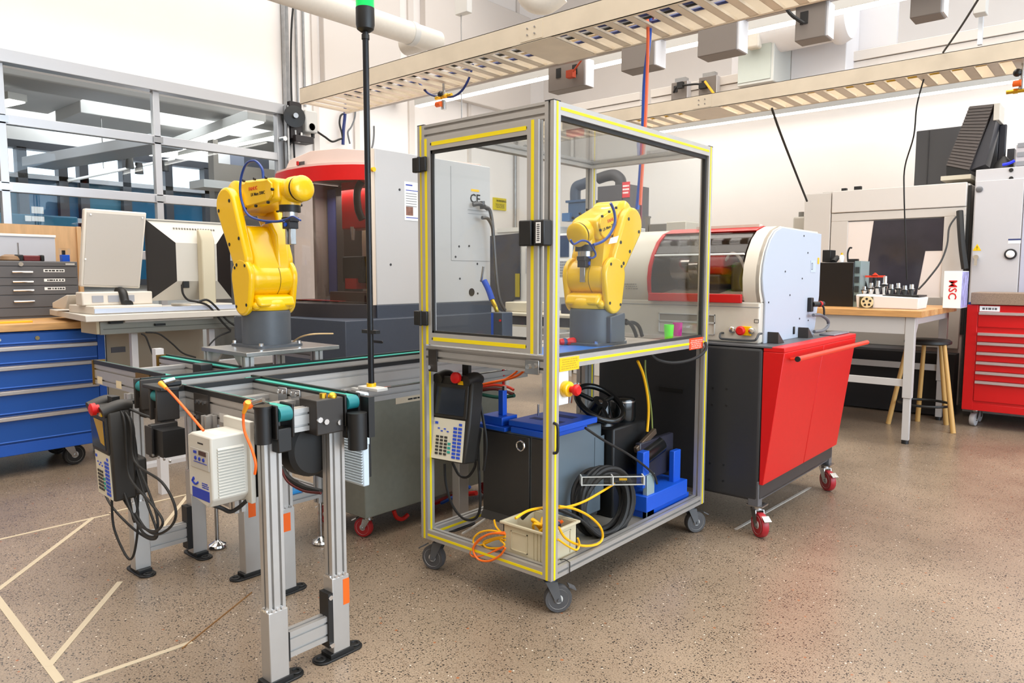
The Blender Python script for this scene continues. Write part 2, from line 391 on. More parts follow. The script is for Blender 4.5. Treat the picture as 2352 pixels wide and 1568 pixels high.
# sectional glazed garage door = window_1
FRAME = M('door_frame_aluminium', '#c4c4c6', .35, .6)
m = MB(); m.box(-8.06, DY0, DH, -7.93, DY1+.1, DH+.12)
w1 = struct('window_1', m, FRAME, bevel=.004)
m = MB(); m.box(-8.06, DY1-.02, 0, -7.97, DY1+.06, DH); m.box(-8.06, DY0-.05, 0, -7.97, DY0+.03, DH)
part('window_stile', m, FRAME, w1, bevel=.003)
ys = [DY0, .72, 2.09, 3.49, DY1]
for yy in ys[1:-1]:
    part('mullion', MB().box(-8.05, yy-.035, .02, -7.98, yy+.035, DH), FRAME, w1, bevel=.004)
    for zz in (2.8, 2.185, 1.58, .95):
        part('hinge', MB().box(-7.975, yy-.05, zz-.03, -7.965, yy+.05, zz+.03), STEEL, w1)
for zz in (2.8, 2.185, 1.58, .95, .35, .06):
    part('rail', MB().box(-8.05, DY0, zz-.045, -7.98, DY1, zz+.045), FRAME, w1, bevel=.004)
zs = [.06, .35, .95, 1.58, 2.185, 2.8, DH]
for i in range(len(ys)-1):
    for j in range(len(zs)-1):
        part('pane', MB().box(-8.03, ys[i]+.03, zs[j]+.03, -8.022, ys[i+1]-.03, zs[j+1]-.03), GLZ, w1)
# galvanised door track, angle and conduits beside the opening
GT = M('galvanised_track', '#a8a9aa', .35, .7, noise=.12, nscale=14)
t = thing('door_track', 'galvanised steel garage door track running up the wall beside the glazed door', 'track', (-7.9, 5.03, 0))
m = MB(); m.box(-7.98, 5.0, 0, -7.975, 5.1, 6.2); m.box(-7.98, 5.0, 0, -7.9, 5.006, 6.2); part('angle', m, GT, t)
m = MB(); m.box(-7.93, 4.97, 0, -7.86, 4.975, 3.4); m.box(-7.93, 4.97, 0, -7.925, 5.0, 3.4); m.box(-7.865, 4.97, 0, -7.86, 5.0, 3.4); part('channel', m, GT, t)
for zz in (1.2, 2.1, 3.0): part('roller', MB().cyl((-7.93, 4.93, zz), (-7.84, 4.93, zz), .028), STEEL, t)
for yy, r, lb in ((5.2, .014, 'left'), (5.3, .016, 'right')):
    solo('conduit', MB().cyl((-7.97, yy, 3.45), (-7.97, yy, 6.2), r, n=12), GT, '%s of two grey steel conduits dropping to the black cord reel' % lb, 'conduit')
solo('cable', MB().tube([(-7.9, 5.14, 6.1), (-7.88, 5.15, 5.0), (-7.9, 5.09, 4.3), (-7.92, 5.08, 3.6), (-7.92, 5.1, 2.8)], .012), BLK2, 'black cable hanging down the wall just right of the door track', 'cable')
# room beyond the glazing
RG = M('far_room_paint', '#dedbd7', .8); DKF = M('dark_window_frame', '#3a3d44', .5)
FX = -13.0
struct('wall_far', MB().box(FX-.2, -5, 0, FX, 3.3, 4.5).box(FX-.2, 7.6, 0, FX, 12, 4.5).box(FX-.2, 3.3, 0, FX, 7.6, 1.2).box(FX-.2, 3.3, 3.36, FX, 7.6, 4.5), RG)
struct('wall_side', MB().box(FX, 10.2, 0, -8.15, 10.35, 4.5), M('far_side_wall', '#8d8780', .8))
struct('trim_4', MB().box(FX, -5, 4.35, -8.15, 10.2, 4.5), RG)
w2 = struct('window_2', MB().box(FX-.1, 3.3, 3.28, FX+.08, 7.6, 3.40).box(FX-.1, 3.3, 1.2, FX+.08, 7.6, 1.3), DKF)
TEAL = M('teal_lower_glass', '#0f5f86', .25)
my = [3.3, 3.55, 4.10, 4.40, 5.05, 5.75, 6.45, 7.45]
for k, y0 in enumerate(my):
    part('mullion', MB().box(FX-.1, y0, 1.3, FX+.08, y0+.13, 3.3), DKF, w2)
    if k < 7: part('pane', MB().box(FX-.06, y0+.13, 1.3, FX-.05, my[k+1], 2.84), TEAL if k % 3 else M('teal_lower_glass2', '#1a6f8c', .25), w2)
part('rail', MB().box(FX-.1, 3.3, 2.84, FX+.08, 7.6, 2.91), M('far_rail', '#b9bcc2', .4), w2)
part('sill', MB().box(FX, 3.3, 2.2, FX+.12, 7.6, 2.27), M('far_rail', '#b9bcc2', .4), w2)
struct('wall_column', MB().box(FX, 7.0, 0, FX+.5, 7.5, 4.4), M('blue_grey_column', '#6d7280', .6))
SOF = M('soffit_grey', '#c9c6c2', .7)
struct('trim_5', MB().box(-12.6, -2, 3.78, -10.4, 3.9, 4.34), SOF, bevel=.01)
struct('trim_6', MB().box(-12.3, 3.9, 3.62, -11.3, 10.0, 3.9), SOF, bevel=.01)
struct('trim_7', MB().box(-9.9, -2, 3.5, -9.3, 10.0, 3.72), M('far_duct', '#a8a5a1', .6), bevel=.02)
def linlamp(name, x0, y0, z, x1, y1, w, h, label, group, power=0):
    t = thing(name, label, 'light', ((x0+x1)/2, (y0+y1)/2, z+h), group)
    d = Vector((x1-x0, y1-y0, 0)); L = d.length; an = atan2(d.y, d.x); R = Matrix.Rotation(an, 3, 'Z'); c = Vector(((x0+x1)/2, (y0+y1)/2, z))
    b = MB(); b.cbox(c+Vector((0, 0, h/2+.012)), (L, w, h), rot=R); part('housing', b, LTG, t, bevel=.004)
    b = MB(); b.cbox(c+Vector((0, 0, .004)), (L-.03, w*.82, .014), rot=R); part('diffuser', b, LAMP, t)
    if power: area('linear_lamp_light', (c.x, c.y, z-.03), (0, 0, an), L-.1, w*.8, power, WARM)
    return t
linlamp('linear_light', -12.3, 5.33, 3.30, -8.55, 4.98, .24, .12, 'long pale linear light seen through the upper right garage door panes', None)
linlamp('linear_light', -12.0, 5.62, 3.3, -9.2, 5.72, .12, .07, 'thin linear light farthest back behind the garage door glass', None)
linlamp('linear_light', -11.5, 2.3, 3.3, -9.6, 2.68, .2, .08, 'linear light glimpsed at the far left through the door glass', None)
t = thing('ceiling_trunking', 'grey suspended trunking with a dark underside hanging beyond the door glass', 'trunking', (-10.2, 3.7, 2.85))
R = Matrix.Rotation(radians(8), 3, 'Z')
part('trunking_body', MB().cbox((-10.3, 3.72, 2.93), (3.1, .42, .13), rot=R), M('trunking_grey', '#c3c6cc', .4, .3), t, bevel=.01)
t = thing('spotlight_track', 'white lighting track with black spotlights in the room behind the glass', 'light', (-11.0, 4.3, 3.2))
part('track_bar', MB().cyl(W(155, 418, x=-11.4), W(400, 366, x=-11.4), .02, n=8), PAPER, t); part('hanger', MB().cyl((-11.4, 4.2, 2.9), (-11.4, 4.2, 4.36), .008, n=6), STEEL, t)
for px, py in ((318, 388), (377, 382), (296, 376)):
    q = W(px, py-12, x=-11.4); part('spotlight', MB().cyl(q, q-Vector((0, 0, .16)), .05, .06), BLK, t)
t = thing('wall_shelf', 'long white wall shelf on the dark wall behind the robot arm', 'shelf', (-12, 8.6, 2.3))
a = W(468, 425, x=-9.2); b = W(560, 402, x=-9.2)
part('shelf_board', MB().box(-9.6, a.y, a.z-.03, -9.2, b.y+.5, a.z+.07), WHT, t)
struct('wall_partition', MB().box(-9.75, 4.95, 0, -9.65, 9.0, 2.9).box(-9.75, 4.93, 0, -9.6, 5.0, 3.2), M('dark_partition', '#827d77', .8))
t = thing('hvac_box', 'teal and white equipment glimpsed low through the left door panes', 'equipment', (-12, 3.3, 0))
part('casing', MB().box(-12.4, 2.9, .0, -11.6, 3.9, 2.2), M('teal_case', '#16617d', .5), t, bevel=.02)
x_ = -11.55
for (p, q) in (((57, 510), (70, 498)), ((72, 510), (100, 500)), ((72, 492), (98, 478))):
    y0, z0, y1, z1 = xb(*p, *q, x_); part('white_panel', MB().box(x_, y0, z0, x_+.02, y1, z1), PAPER, t)
# ================================================================ OVERHEAD
def tray(name, label, x0, x1, y0, y1, z0, z1, pitch, rw, joints):
    t = thing(name, label, 'cable tray', ((x0+x1)/2, (y0+y1)/2, z0))
    for yy, s in ((y0, 1), (y1, -1)):
        m = MB(); m.box(x0, yy, z0, x1, yy+s*.004, z1); m.box(x0, yy, z1-.004, x1, yy+s*.022, z1); m.box(x0, yy, z0, x1, yy+s*.03, z0+.004); part('side_rail', m, GALV, t)
    base = MB(); base.box(-rw/2, y0+.004, z0+.002, rw/2, y1-.004, z0+.006); base.box(-rw/2, y0+.004, z0+.002, -rw/2+.003, y1-.004, z0+.02); base.box(rw/2-.003, y0+.004, z0+.002, rw/2, y1-.004, z0+.02)
    me = mesh('rung', base, GALV, (0, 0, 0)); n = int((x1-x0-.1)/pitch)
    for k in range(n+1):
        o = bpy.data.objects.new('rung', me); COL.objects.link(o); o.parent = t; o.location = Vector((x0+.06+k*pitch, 0, 0))-OFF[t.name]
    for jx in joints:
        m = MB(); m.box(jx-.09, y0-.004, z0+.012, jx+.09, y0, z1-.012); pl = part('splice_plate', m, GALV, t)
        m = MB()
        for a in (-.03, .03):
            for b in (-.02, .02): m.cyl((jx+a, y0-.004, (z0+z1)/2+b), (jx+a, y0-.010, (z0+z1)/2+b), .006, n=8)
        part('bolt', m, STEEL, t)
        part('bottom_plate', MB().box(jx-.16, y0, z0-.002, jx+.16, y1, z0+.002), GALV, t)
    return t
tr1 = tray('cable_tray', 'galvanised ladder cable tray nearest the camera, running up to the top of the frame', -5.67, -.9, 3.72, 4.22, 2.865, 3.0, .142, .055, (-3.05,))
tr2 = tray('cable_tray', 'galvanised ladder cable tray farther back, crossing above the robot cage and workbench', -5.3, .4, 6.22, 6.68, 2.875, 3.0, .15, .07, (-3.1, .1))
# cables lying in the trays
for i, (yy, c, zz) in enumerate(((3.82, M('navy_cable', '#1c2c66', .5), .02), (3.88, BLK2, .02), (4.0, M('navy_cable', '#1c2c66', .5), .024))):
    pts = [(x, yy+.03*sin(x*2.1+i), 2.89+zz*.5) for x in [-5.2+.4*k for k in range(11)]]
    solo('cable', MB().tube(pts, .011, n=6, sub=3), c, ('navy cable lying along the near rail of the closest cable tray', 'black cable lying in the closest cable tray', 'second navy cable lying mid width in the closest cable tray')[i], 'cable')
solo('cable', MB().tube([(x, 6.36+.03*sin(x*3), 2.905) for x in [-5+.4*k for k in range(13)]], .012, n=6, sub=3), M('yellowish_cable', '#b08c1c', .5), 'yellow cable lying inside the farther cable tray', 'cable')
# linear lights
linlamp('linear_light', -7.42, 6.66, 3.6, 1.2, 6.66, .1, .14, 'long linear light running above the cage and behind the grey boxes', 'linear ceiling lights', 60)
linlamp('linear_light', -5.6, 9.7, 3.47, 2.5, 9.7, .09, .11, 'long linear light close to the back wall, below the farther cable tray', 'linear ceiling lights', 15)
# busways and drop boxes
BUS = M('busway_grey', '#b5aea8', .45, .3); BOX = M('drop_box_grey', '#7d746d', .5); BOXL = M('drop_box_side', '#d4d3d6', .5)
t = thing('busway', 'grey power busway running just behind the closest cable tray', 'busway', (-3, 5.0, 3.2))
part('bar', MB().box(-6.4, 4.97, 3.14, .5, 5.05, 3.25), BUS, t, bevel=.004)
t = thing('busway', 'white power busway in front of the back wall, above the farther cable tray', 'busway', (-3, 8.0, 3.4))
def seg(a, b): return MB().box(a.x, 8.0, b.z, b.x, 8.09, a.z)
for (a, b) in (((1190, 238), (1470, 180)), ((1495, 185), (1900, 95)), ((1905, 100), (2390, -10))):
    A = W(*a, y=8.0); B = W(*b, y=8.0)
    part('bar', MB().box(A.x, 8.0, 3.42, B.x, 8.1, 3.53).box(A.x, 7.985, 3.535, B.x, 8.11, 3.63), M('busway_white', '#d9d2cb', .5), t, bevel=.004)
def dropbox(px0, py0, px1, py1, y, label, d=.14, dark=True, outs=0):
    x0, z0, x1, z1 = yb(px0, py0, px1, py1, y); t = thing('power_drop_box', label, 'electrical box', ((x0+x1)/2, y+d/2, z0), 'power drop boxes')
    part('enclosure', MB().box(x0, y, z0, x1, y+d, z1), BOX if dark else BOXL, t, bevel=.006)
    part('side_cover', MB().box(x1, y+.01, z0+.004, x1+.012, y+d-.01, z1-.004), BOXL, t)
    part('hanger', MB().box(x0+.03, y+.03, z1, x1-.03, y+d-.03, z1+.05), STEEL, t)
    if outs:
        for k in range(outs):
            cx = x0+(x1-x0)*(.3+.45*k); part('socket', MB().box(cx-.025, y-.006, z0+(z1-z0)*.45, cx+.025, y, z0+(z1-z0)*.8), BLK, t)
    return t
dropbox(1258, 150, 1340, 195, 5.2, 'grey twin power box with an orange plug, hanging below the closest tray above the cage', outs=2)
dropbox(1426, 90, 1500, 148, 4.9, 'blank grey power box beside the blue hanging air hoses', d=.17)
dropbox(1602, 38, 1690, 112, 4.9, 'blank grey power box right of the blue hoses, against the bright light strip', d=.17)
dropbox(1826, 14, 1894, 80, 5.0, 'grey power box with a black cord plugged into its front', outs=1)
dropbox(2091, -30, 2160, 26, 5.1, 'grey power box cut off by the top edge right of centre', d=.15)
dropbox(1541, 190, 1575, 226, 7.9, 'small grey socket box with a black plug, above the farther tray', outs=1)
dropbox(1604, 178, 1642, 214, 7.9, 'small grey socket box with a yellow cord, above the farther tray', outs=1)
dropbox(844, 250, 866, 290, 6.6, 'narrow grey switch box behind the black beacon pole', d=.1, dark=False)
solo('loose_cord', MB().tube([W(1785, -20, y=4.9), W(1812, 28, y=4.93), W(1845, 52, y=4.97)], .012), BLK2, 'black power cord curving down into a drop box at top right', 'cord')
solo('loose_cord', MB().tube([W(1546, 212, y=7.86), W(1552, 200, y=7.84), W(1565, 196, y=7.84), W(1600, 192, y=7.85), W(1612, 196, y=7.86)], .012).cbox(W(1562, 195, y=7.84), (.07, .05, .07)).cbox(W(1614, 196, y=7.86), (.09, .05, .06)), BLK2, 'short black cord linking the two small socket boxes', 'cord')
solo('loose_cord', MB().tube([W(1618, 186, y=7.8), W(1640, 216, y=7.78)], .014), YCAB, 'short yellow cord hanging from the small socket box', 'cord')
solo('plug', MB().tube([W(1347, 112, y=5.1), W(1336, 135, y=5.12), W(1312, 168, y=5.14)], .008).cbox(W(1310, 170, y=5.15), (.07, .05, .06)), M('red_cord', '#c04a2c', .5), 'orange-red cord with a plug at the twin power box above the cage', 'plug')
# hanging air hoses
HB = M('blue_air_hose', '#1c4fae', .4); HO = M('orange_air_hose', '#e0633a', .45)
top = W(1495, 40, y=4.0)
def hang(px, m, r, lab, yy=4.0, dy=0):
    pts = [W(a, b, y=yy+dy) for a, b in px]; solo('air_hose', MB().tube(pts, r, n=8, sub=6), m, lab, 'hose')
hang([(1492, 30), (1490, 90), (1480, 180), (1476, 290), (1470, 400), (1463, 480)], HB, .013, 'blue air hose dropping from the closest tray behind the cage')
hang([(1484, 30), (1487, 75), (1485, 180), (1481, 290), (1474, 400), (1470, 470)], HO, .010, 'orange air hose twisted beside the blue one behind the cage', dy=-.03)
hang([(1500, 35), (1492, 75), (1485, 140), (1478, 300), (1471, 520)], M('maroon_hose', '#7c3440', .5), .007, 'thin maroon hose hanging behind the blue air hose', dy=.03)
# looped hose with tee on tray 1
NAVYH = M('navy_air_hose', '#1d2f6e', .4)
solo('air_hose', MB().tube([W(950, 178, y=4.1), W(965, 195, y=4.1), W(980, 213, y=4.1), W(1002, 222, y=4.1), W(1020, 222, y=4.1)], .009), NAVYH, 'left half of the navy hose loop hanging under the closest tray', 'hose')
solo('air_hose', MB().tube([W(1085, 147, y=4.1), W(1076, 180, y=4.1), W(1060, 208, y=4.1), W(1040, 222, y=4.1), W(1020, 222, y=4.1)], .009), NAVYH, 'right half of the navy hose loop hanging under the closest tray', 'hose')
def tee(px, py, y, ztop, label):
    c = W(px, py, y=y); t = thing('air_valve', label, 'valve', c)
    part('pipe', MB().cyl(c, (c.x, c.y, ztop), .010, n=10).cyl((c.x, c.y, ztop-.2), (c.x, c.y, ztop-.13), .02, n=10), STEEL, t)
    part('tee_fitting', MB().cyl(c-Vector((.09, 0, 0)), c+Vector((.09, 0, 0)), .014, n=10).cyl(c-Vector((.05, 0, 0)), c-Vector((.02, 0, 0)), .019, n=6).cyl(c+Vector((.02, 0, 0)), c+Vector((.05, 0, 0)), .019, n=6), M('brass', '#d8b13a', .3, .9), t)
    part('valve_knob', MB().cyl((c.x-.05, c.y-.03, ztop-.16), (c.x, c.y-.03, ztop-.16), .022, n=12), ORG, t); part('regulator', MB().sphere((c.x-.03, c.y, ztop-.08), .028), BLK, t)
    return t
tee(1018, 222, 4.1, 2.88, 'brass tee and orange valve on a pipe under the closest tray')
tee(2345, 205, 6.4, 2.9, 'brass tee and orange valve hanging at the right edge under the farther tray')
# thin cables from tray 2 down to machines
solo('cable', MB().tube([W(1772, 248, y=6.5), W(1790, 300, y=6.8), W(1825, 390, y=7.4), W(1853, 460, y=8.1)], .011), BLK2, 'black cable slanting from the farther tray to the cream machining centre', 'cable')
solo('cable', MB().tube([W(2122, 175, y=6.4), W(2105, 240, y=6.5), W(2098, 310, y=6.6), W(2078, 380, y=6.8), W(2076, 440, y=6.9), W(2080, 560, y=7.0), W(2083, 640, y=7.1)], .006), BLK2, 'thin black cord hanging from the farther tray to the wooden bench', 'cable')
solo('cable', MB().tube([W(2246, -5, y=5.2), W(2205, 60, y=5.7), W(2165, 118, y=6.2)], .007), BLK2, 'thin black wire slanting between the overhead bar and the farther tray', 'cable')
solo('conduit', MB().box(*W(2243, 100, y=7.6), *(W(2262, -60, y=7.6)+Vector((0, .05, 0)))), M('strut_white', '#d5d9de', .4, .4), 'vertical white strut rising from the farther tray at the right', 'strut')
x0, z0, x1, z1 = yb(2240, -30, 2266, 30, 7.5); solo('junction_box', MB().box(x0, 7.42, z0, x1, 7.55, z1), LTG, 'small pale junction box on the vertical strut at top right', 'electrical box', bevel=.006)
t = thing('junction_box', 'small pale junction box on a thin drop rod at the top, above the closest tray', 'electrical box', W(1058, 28, y=5.6))
x0, z0, x1, z1 = yb(1043, -40, 1071, 26, 5.6); part('casing', MB().box(x0, 5.6, z0, x1, 5.68, z1), LTG, t, bevel=.006); part('rod', MB().cyl((x0+.05, 5.64, z0), (x0+.05, 5.64, 3.0), .006, n=8), STEEL, t)
# white wrapped pipe
t = thing('insulated_pipe', 'thick white pipe ending in an elbow, crossing the upper left', 'pipe', (-6, 4, 3.9))
a = W(640, -12, x=-6.0); b = W(965, 72, x=-6.0); zc = 3.92
m = MB(); m.tube([(-6, a.y-3, zc), (-6, b.y-.12, zc), (-6.0, b.y-.02, zc), (-6.03, b.y+.06, zc+.01), (-6.12, b.y+.13, zc+.02), (-6.4, b.y+.14, zc+.03)], .115, n=20, sub=6); part('pipe_run', m, CRM, t)
m = MB(); m.cyl((-6, b.y-.17, zc), (-6, b.y-.10, zc), .122, n=24); part('tape_band', m, LTG, t)
t = thing('insulated_pipe', 'short curved white pipe end at the top edge above the closest tray', 'pipe', W(1245, 0, y=5.8))
m = MB(); m.tube([W(1195, -60, y=5.8), W(1215, -8, y=5.8), W(1250, 4, y=5.85), W(1285, -20, y=5.9)], .12, n=18, sub=6); part('elbow', m, CRM, t)
# air handler on the back wall
x0, z0, x1, z1 = yb(1692, 82, 1842, 192, 7.3)
t = thing('air_handler', 'large grey-white ventilation box with a round duct, above the farther tray', 'ventilation unit', ((x0+x1)/2, 8, z0))
VG = M('vent_casing', '#b9b9b3', .5); VW = M('vent_white', '#d8d6d8', .45)
c0 = W(1692, 190, y=7.3); c1 = W(1775, 185, y=7.3)
part('casing', MB().box(c0.x, 7.3, 3.30, c1.x, 7.95, 4.3), VG, t, bevel=.01)
part('access_panel', MB().box(c0.x+.01, 7.29, 3.33, c1.x-.03, 7.3, 4.1), M('vent_door', '#a5aaa2', .45), t)
d0 = W(1775, 185, y=7.8); d1 = W(1945, 160, y=7.8)
part('side_casing', MB().box(c1.x, 7.75, 3.36, d1.x, 8.15, 4.3), VW, t, bevel=.01)
part('back_panel', MB().box(c0.x-.45, 8.15, 3.42, d1.x+.35, 8.2, 5.2), VW, t)
e0 = W(1880, 70, y=7.45); part('round_duct', MB().cyl((e0.x-.55, 7.45, e0.z+.12), (e0.x+.2, 7.45, e0.z+.12), .24, n=32).lathe((e0.x+.2, 7.45, e0.z+.12), (1, 0, 0), [(.27, -.05), (.28, 0), (.24, .09), (.1, .11)], n=32), M('vent_duct', '#e2e1e3', .4), t)
part('transition', MB().prism([(7.21, e0.z-.1), (7.69, e0.z-.1), (7.69, e0.z+.36), (7.21, e0.z+.36)], 'x', c1.x-.25, e0.x-.5), CRM, t, bevel=.02)
# cord reel, boxes and cables on the left wall beside the tray end
t = thing('cord_reel', 'black cord reel on the wall beside the end of the closest cable tray', 'reel', (-7.7, 5.2, 3.2))
c = Vector((-7.86, 5.06, 3.27))
part('reel_disc', MB().lathe(c, (1, -.3, 0), [(.05, -.07), (.13, -.065), (.13, -.05), (.08, -.045), (.08, .035), (.13, .04), (.13, .055), (.04, .07)], n=24), BLK, t)
part('bracket', MB().box(-7.98, 5.02, 3.02, -7.86, 5.18, 3.46).box(-7.97, 5.05, 2.98, -7.8, 5.3, 3.06), M('reel_bracket', '#231c1e', .5), t, bevel=.005)
part('hub', MB().cyl(c, c+Vector((.12, -.04, 0)), .03), STEEL, t)
part('hose_guide', MB().tube([(-7.86, 5.08, 3.12), (-7.85, 5.09, 3.0), (-7.84, 5.14, 3.0), (-7.85, 5.16, 3.1)], .015), STEEL, t)
y0, z0, y1, z1 = xb(697, 252, 727, 309, -7.85)
t = thing('wall_control_box', 'grey plastic control box on the wall right of the cord reel', 'electrical box', (-7.9, (y0+y1)/2, z0)); part('casing', MB().box(-7.99, y0, z0, -7.82, y1, z1), LTG, t, bevel=.02)
part('cover_ring', MB().lathe((-7.82, (y0+y1)/2, z0+.07), (1, 0, 0), [(.05, 0), (.05, .006), (.045, .008), (.043, 0)], n=20), LTG, t); part('gland', MB().cyl((-7.88, (y0+y1)/2+.05, z0-.05), (-7.88, (y0+y1)/2+.05, z0), .022, n=10), BLK, t)
def wc(pts, r, m, lab): solo('cable', MB().tube([W(a, b, x=-7.9) for a, b in pts], r, n=6), m, lab, 'cable')
wc([(727, 303), (745, 315), (762, 326), (778, 321), (788, 318)], .013, BLK2, 'dark cable sagging right of the wall control box')
wc([(692, 305), (680, 320), (662, 335), (660, 345)], .010, BLK2, 'thin dark cable hanging below the cord reel')
wc([(792, 240), (791, 270), (788, 300), (787, 333)], .022, NAVYH, 'navy cable bundle hanging from the end of the closest tray')
wc([(787, 262), (781, 268), (779, 285), (784, 305), (787, 325)], .012, BLK2, 'black looped cable beside the navy bundle')
wc([(815, 245), (814, 270), (806, 292), (798, 305), (803, 331)], .012, M('grey_cable', '#6d6f72', .5), 'grey cable curving right of the navy bundle')
wc([(858, 290), (858, 310), (856, 330), (853, 341)], .014, M('grey_cable', '#6d6f72', .5), 'grey cable dropping behind the beacon pole onto the milling machine')
# warning sign + conduit on left wall seen through the cage
y0, z0, y1, z1 = xb(1134, 453, 1163, 484, -7.97)
t = thing('warning_sign', 'small yellow warning sign on the wall seen through the cage door', 'sign', (-7.98, (y0+y1)/2, z0)); part('sign_board', MB().box(-8, y0, z0, -7.975, y1, z1), M('sign_yellow', '#d8c416', .5), t)
text('WARNING', .05, PRINT, t, (-7.973, (y0+y1)/2+.03, z1-.05), '+x'); marks(t, PRINT, 'x', -7.975, y0+.04, z0+.03, y1-.04, z1-.09, 4, 3, .4)
solo('conduit', MB().cyl((-7.96, 9.3, 1.9), (-7.96, 9.3, 3.6), .025, n=10), GT, 'grey conduit on the wall seen through the cage door, right of the sign', 'conduit')
# ================================================================ ROBOTS (local frame: arm reaches along +X)
def robot(name, label, loc, yaw, E, B, pitch, fl, model, fs=1.0):
    t = thing(name, label, 'robot', loc, 'yellow six axis robots', yaw); OFF[t.name] = Vector((0, 0, 0))
    # base pedestal
    m = MB(); m.lathe((0, 0, 0), (0, 0, 1), [(.118, 0), (.118, .165), (.114, .18)], n=32); m.box(-.15, -.085, 0, -.02, .085, .15); part('base', m, GREY, t, bevel=.004)
    m = MB(); m.cbox((-.17, .0, .085), (.05, .14, .12)); pc = part('connector_panel', m, GREY, t, bevel=.006)
    part('base_flange', MB().prism(rbox(.29, .25, .03), 'z', 0, .012), GREY, t)
    for a in (-1, 1):
        for b in (-1, 1): part('bolt', MB().cyl((a*.125, b*.105, .012), (a*.125, b*.105, .026), .011, n=8), CHR, t)
    # turret bowl
    m = MB(); m.lathe((0, 0, .18), (0, 0, 1), [(.112, 0), (.118, .012), (.12, .03), (.112, .05), (.09, .062)], n=32); part('turret', m, YEL, t, bevel=.003)
    m = MB(); m.prism([(-.115, .2), (-.10, .245), (-.05, .262), (.05, .262), (.10, .25), (.118, .2)], 'y', -.1, .1); part('turret_yoke', m, YEL, t, bevel=.016, seg=3)
    # shoulder cylinder (axis Y)
    zs = .335
    m = MB(); m.lathe((0, -.115, zs), (0, 1, 0), [(.074, 0), (.088, .014), (.092, .03), (.092, .2), (.088, .216), (.074, .23)], n=32); part('shoulder', m, YEL, t)
    part('seam_ring', MB().lathe((0, .03, zs), (0, 1, 0), [(.0925, 0), (.0935, .001), (.0935, .003), (.0925, .004)], n=32), M('seam_shadow', '#8a6a00', .6), t)
    for s in (-1, 1):
        m = MB(); pl = capsule(.0, .225, .07, 0, .345, .092, 10); m.prism(pl, 'y', s*.1, s*.133); sc_ = part('shoulder_cover', m, YEL, t, bevel=.012, seg=3)
        bm_ = MB()
        for px, pz in ((.045, .40), (-.05, .39), (.05, .21), (-.045, .2)): bm_.cyl((px, s*.133, pz), (px, s*.1345, pz), .008, n=8)
        part('screw', bm_, BLK, sc_)
        part('eye_boss', MB().sphere((.07, s*.09, .205), .022), YEL, t)
    # upper arm: two plates with a web
    ex, ez = E; bx, bz = B
    for s in (-1, 1):
        m = MB(); m.prism(capsule(bx, bz, .066, ex, ez, .088, 10), 'y', s*.085, s*.132); pl = part('arm_plate', m, YEL, t, bevel=.014, seg=3)
        bm_ = MB()
        dx, dz = bx-ex, bz-ez
        for k, off in ((.02, .055), (.0, -.06), (.65, -.045), (.7, .05), (1.05, -.03)):
            L = math.hypot(dx, dz); nx, nz = -dz/L, dx/L; cx, cz = ex+dx*k+nx*off, ez+dz*k+nz*off
            bm_.cyl((cx, s*.132, cz), (cx, s*.134, cz), .009, n=8)
        part('screw', bm_, BLK, pl)
    mx, mz = ex*.35+bx*.65, ez*.35+bz*.65
    m = MB(); m.prism(capsule(0, zs, .088, mx, mz, .075, 10), 'y', -.088, .088); part('arm_web', m, YEL, t, bevel=.02, seg=3)
    m = MB(); m.prism([(-.05, zs+.06), (.075, zs+.04), (.055, mz+.03), (ex+.13, ez-.07), (ex+.05, ez-.09), (mx-.02, mz+.02)], 'y', .03, .1); part('arm_rib', m, YEL, t, bevel=.014, seg=3)
    # forearm
    R = Matrix.Rotation(-pitch, 3, 'Y'); O = Vector((ex, 0, ez+.04))
    def put(nm, mb, mt, par=None, bev=0):
        mb.v = [tuple(R @ Vector((v[0]*(fs if nm != 'elbow_housing' else 1), v[1], v[2]))+O) for v in mb.v]; return part(nm, mb, mt, par or t, bevel=bev, seg=3)
    put('elbow_housing', MB().lathe((0, -.085, 0), (0, 1, 0), [(.07, 0), (.085, .012), (.085, .158), (.07, .17)], n=28), YEL)
    m = MB(); m.prism([(-.03, -.06), (.05, -.075), (.30, -.062), (.385, -.052), (.385, .052), (.33, .062), (.04, .078), (-.05, .06)], 'y', -.078, .078); fa = put('forearm', m, YEL, bev=.02)
    for s in (-1, 1):
        m = MB(); m.prism([(.11, -.046), (.135, -.056), (.33, -.048), (.362, -.025), (.362, .03), (.33, .05), (.13, .062), (.11, .05)], 'y', s*.076, s*.087); cv = put('forearm_cover', m, YEL, fa, .005)
        m = MB()
        for px, pz in ((.12, .069), (.22, .066), (.32, .06), (.372, -.0), (.33, -.056), (.22, -.062), (.12, -.066)): m.cyl((px, s*.083, pz), (px, s*.0935, pz), .007, n=8)
        put('screw', m, BLK, fa)
    for s, face in ((-1, Matrix.Rotation(pi/2, 4, 'X')), (1, Matrix.Rotation(pi, 4, 'Z') @ Matrix.Rotation(pi/2, 4, 'X'))):
        Rt = R.to_4x4() @ face
        for sx, sz, cc, st in ((.20*fs, .022, RPRINT, 'FANUC'), (.24*fs, -.006, PRINT, model)):
            text(st, .024 if cc is RPRINT else .021, cc, fa, R @ Vector((sx, s*.0875, sz))+O, Rt, 'lettering', local=True)
    put('wrist_housing', MB().lathe((.37, 0, .0), (1, 0, 0), [(.05, 0), (.058, .01), (.056, .03), (.062, .04), (.062, .075), (.058, .085)], n=28), YEL)
    put('wrist_ring', MB().lathe((.462, 0, .0), (1, 0, 0), [(.05, -.012), (.056, -.008), (.056, .010), (.05, .012)], n=28), BLK)
    put('wrist_cap', MB().lathe((.47, 0, .0), (1, 0, 0), [(.05, 0), (.060, .003), (.060, .02), (.052, .03), (.03, .035)], n=28), YEL)
    wr = R @ Vector((.375*fs, 0, 0))+O
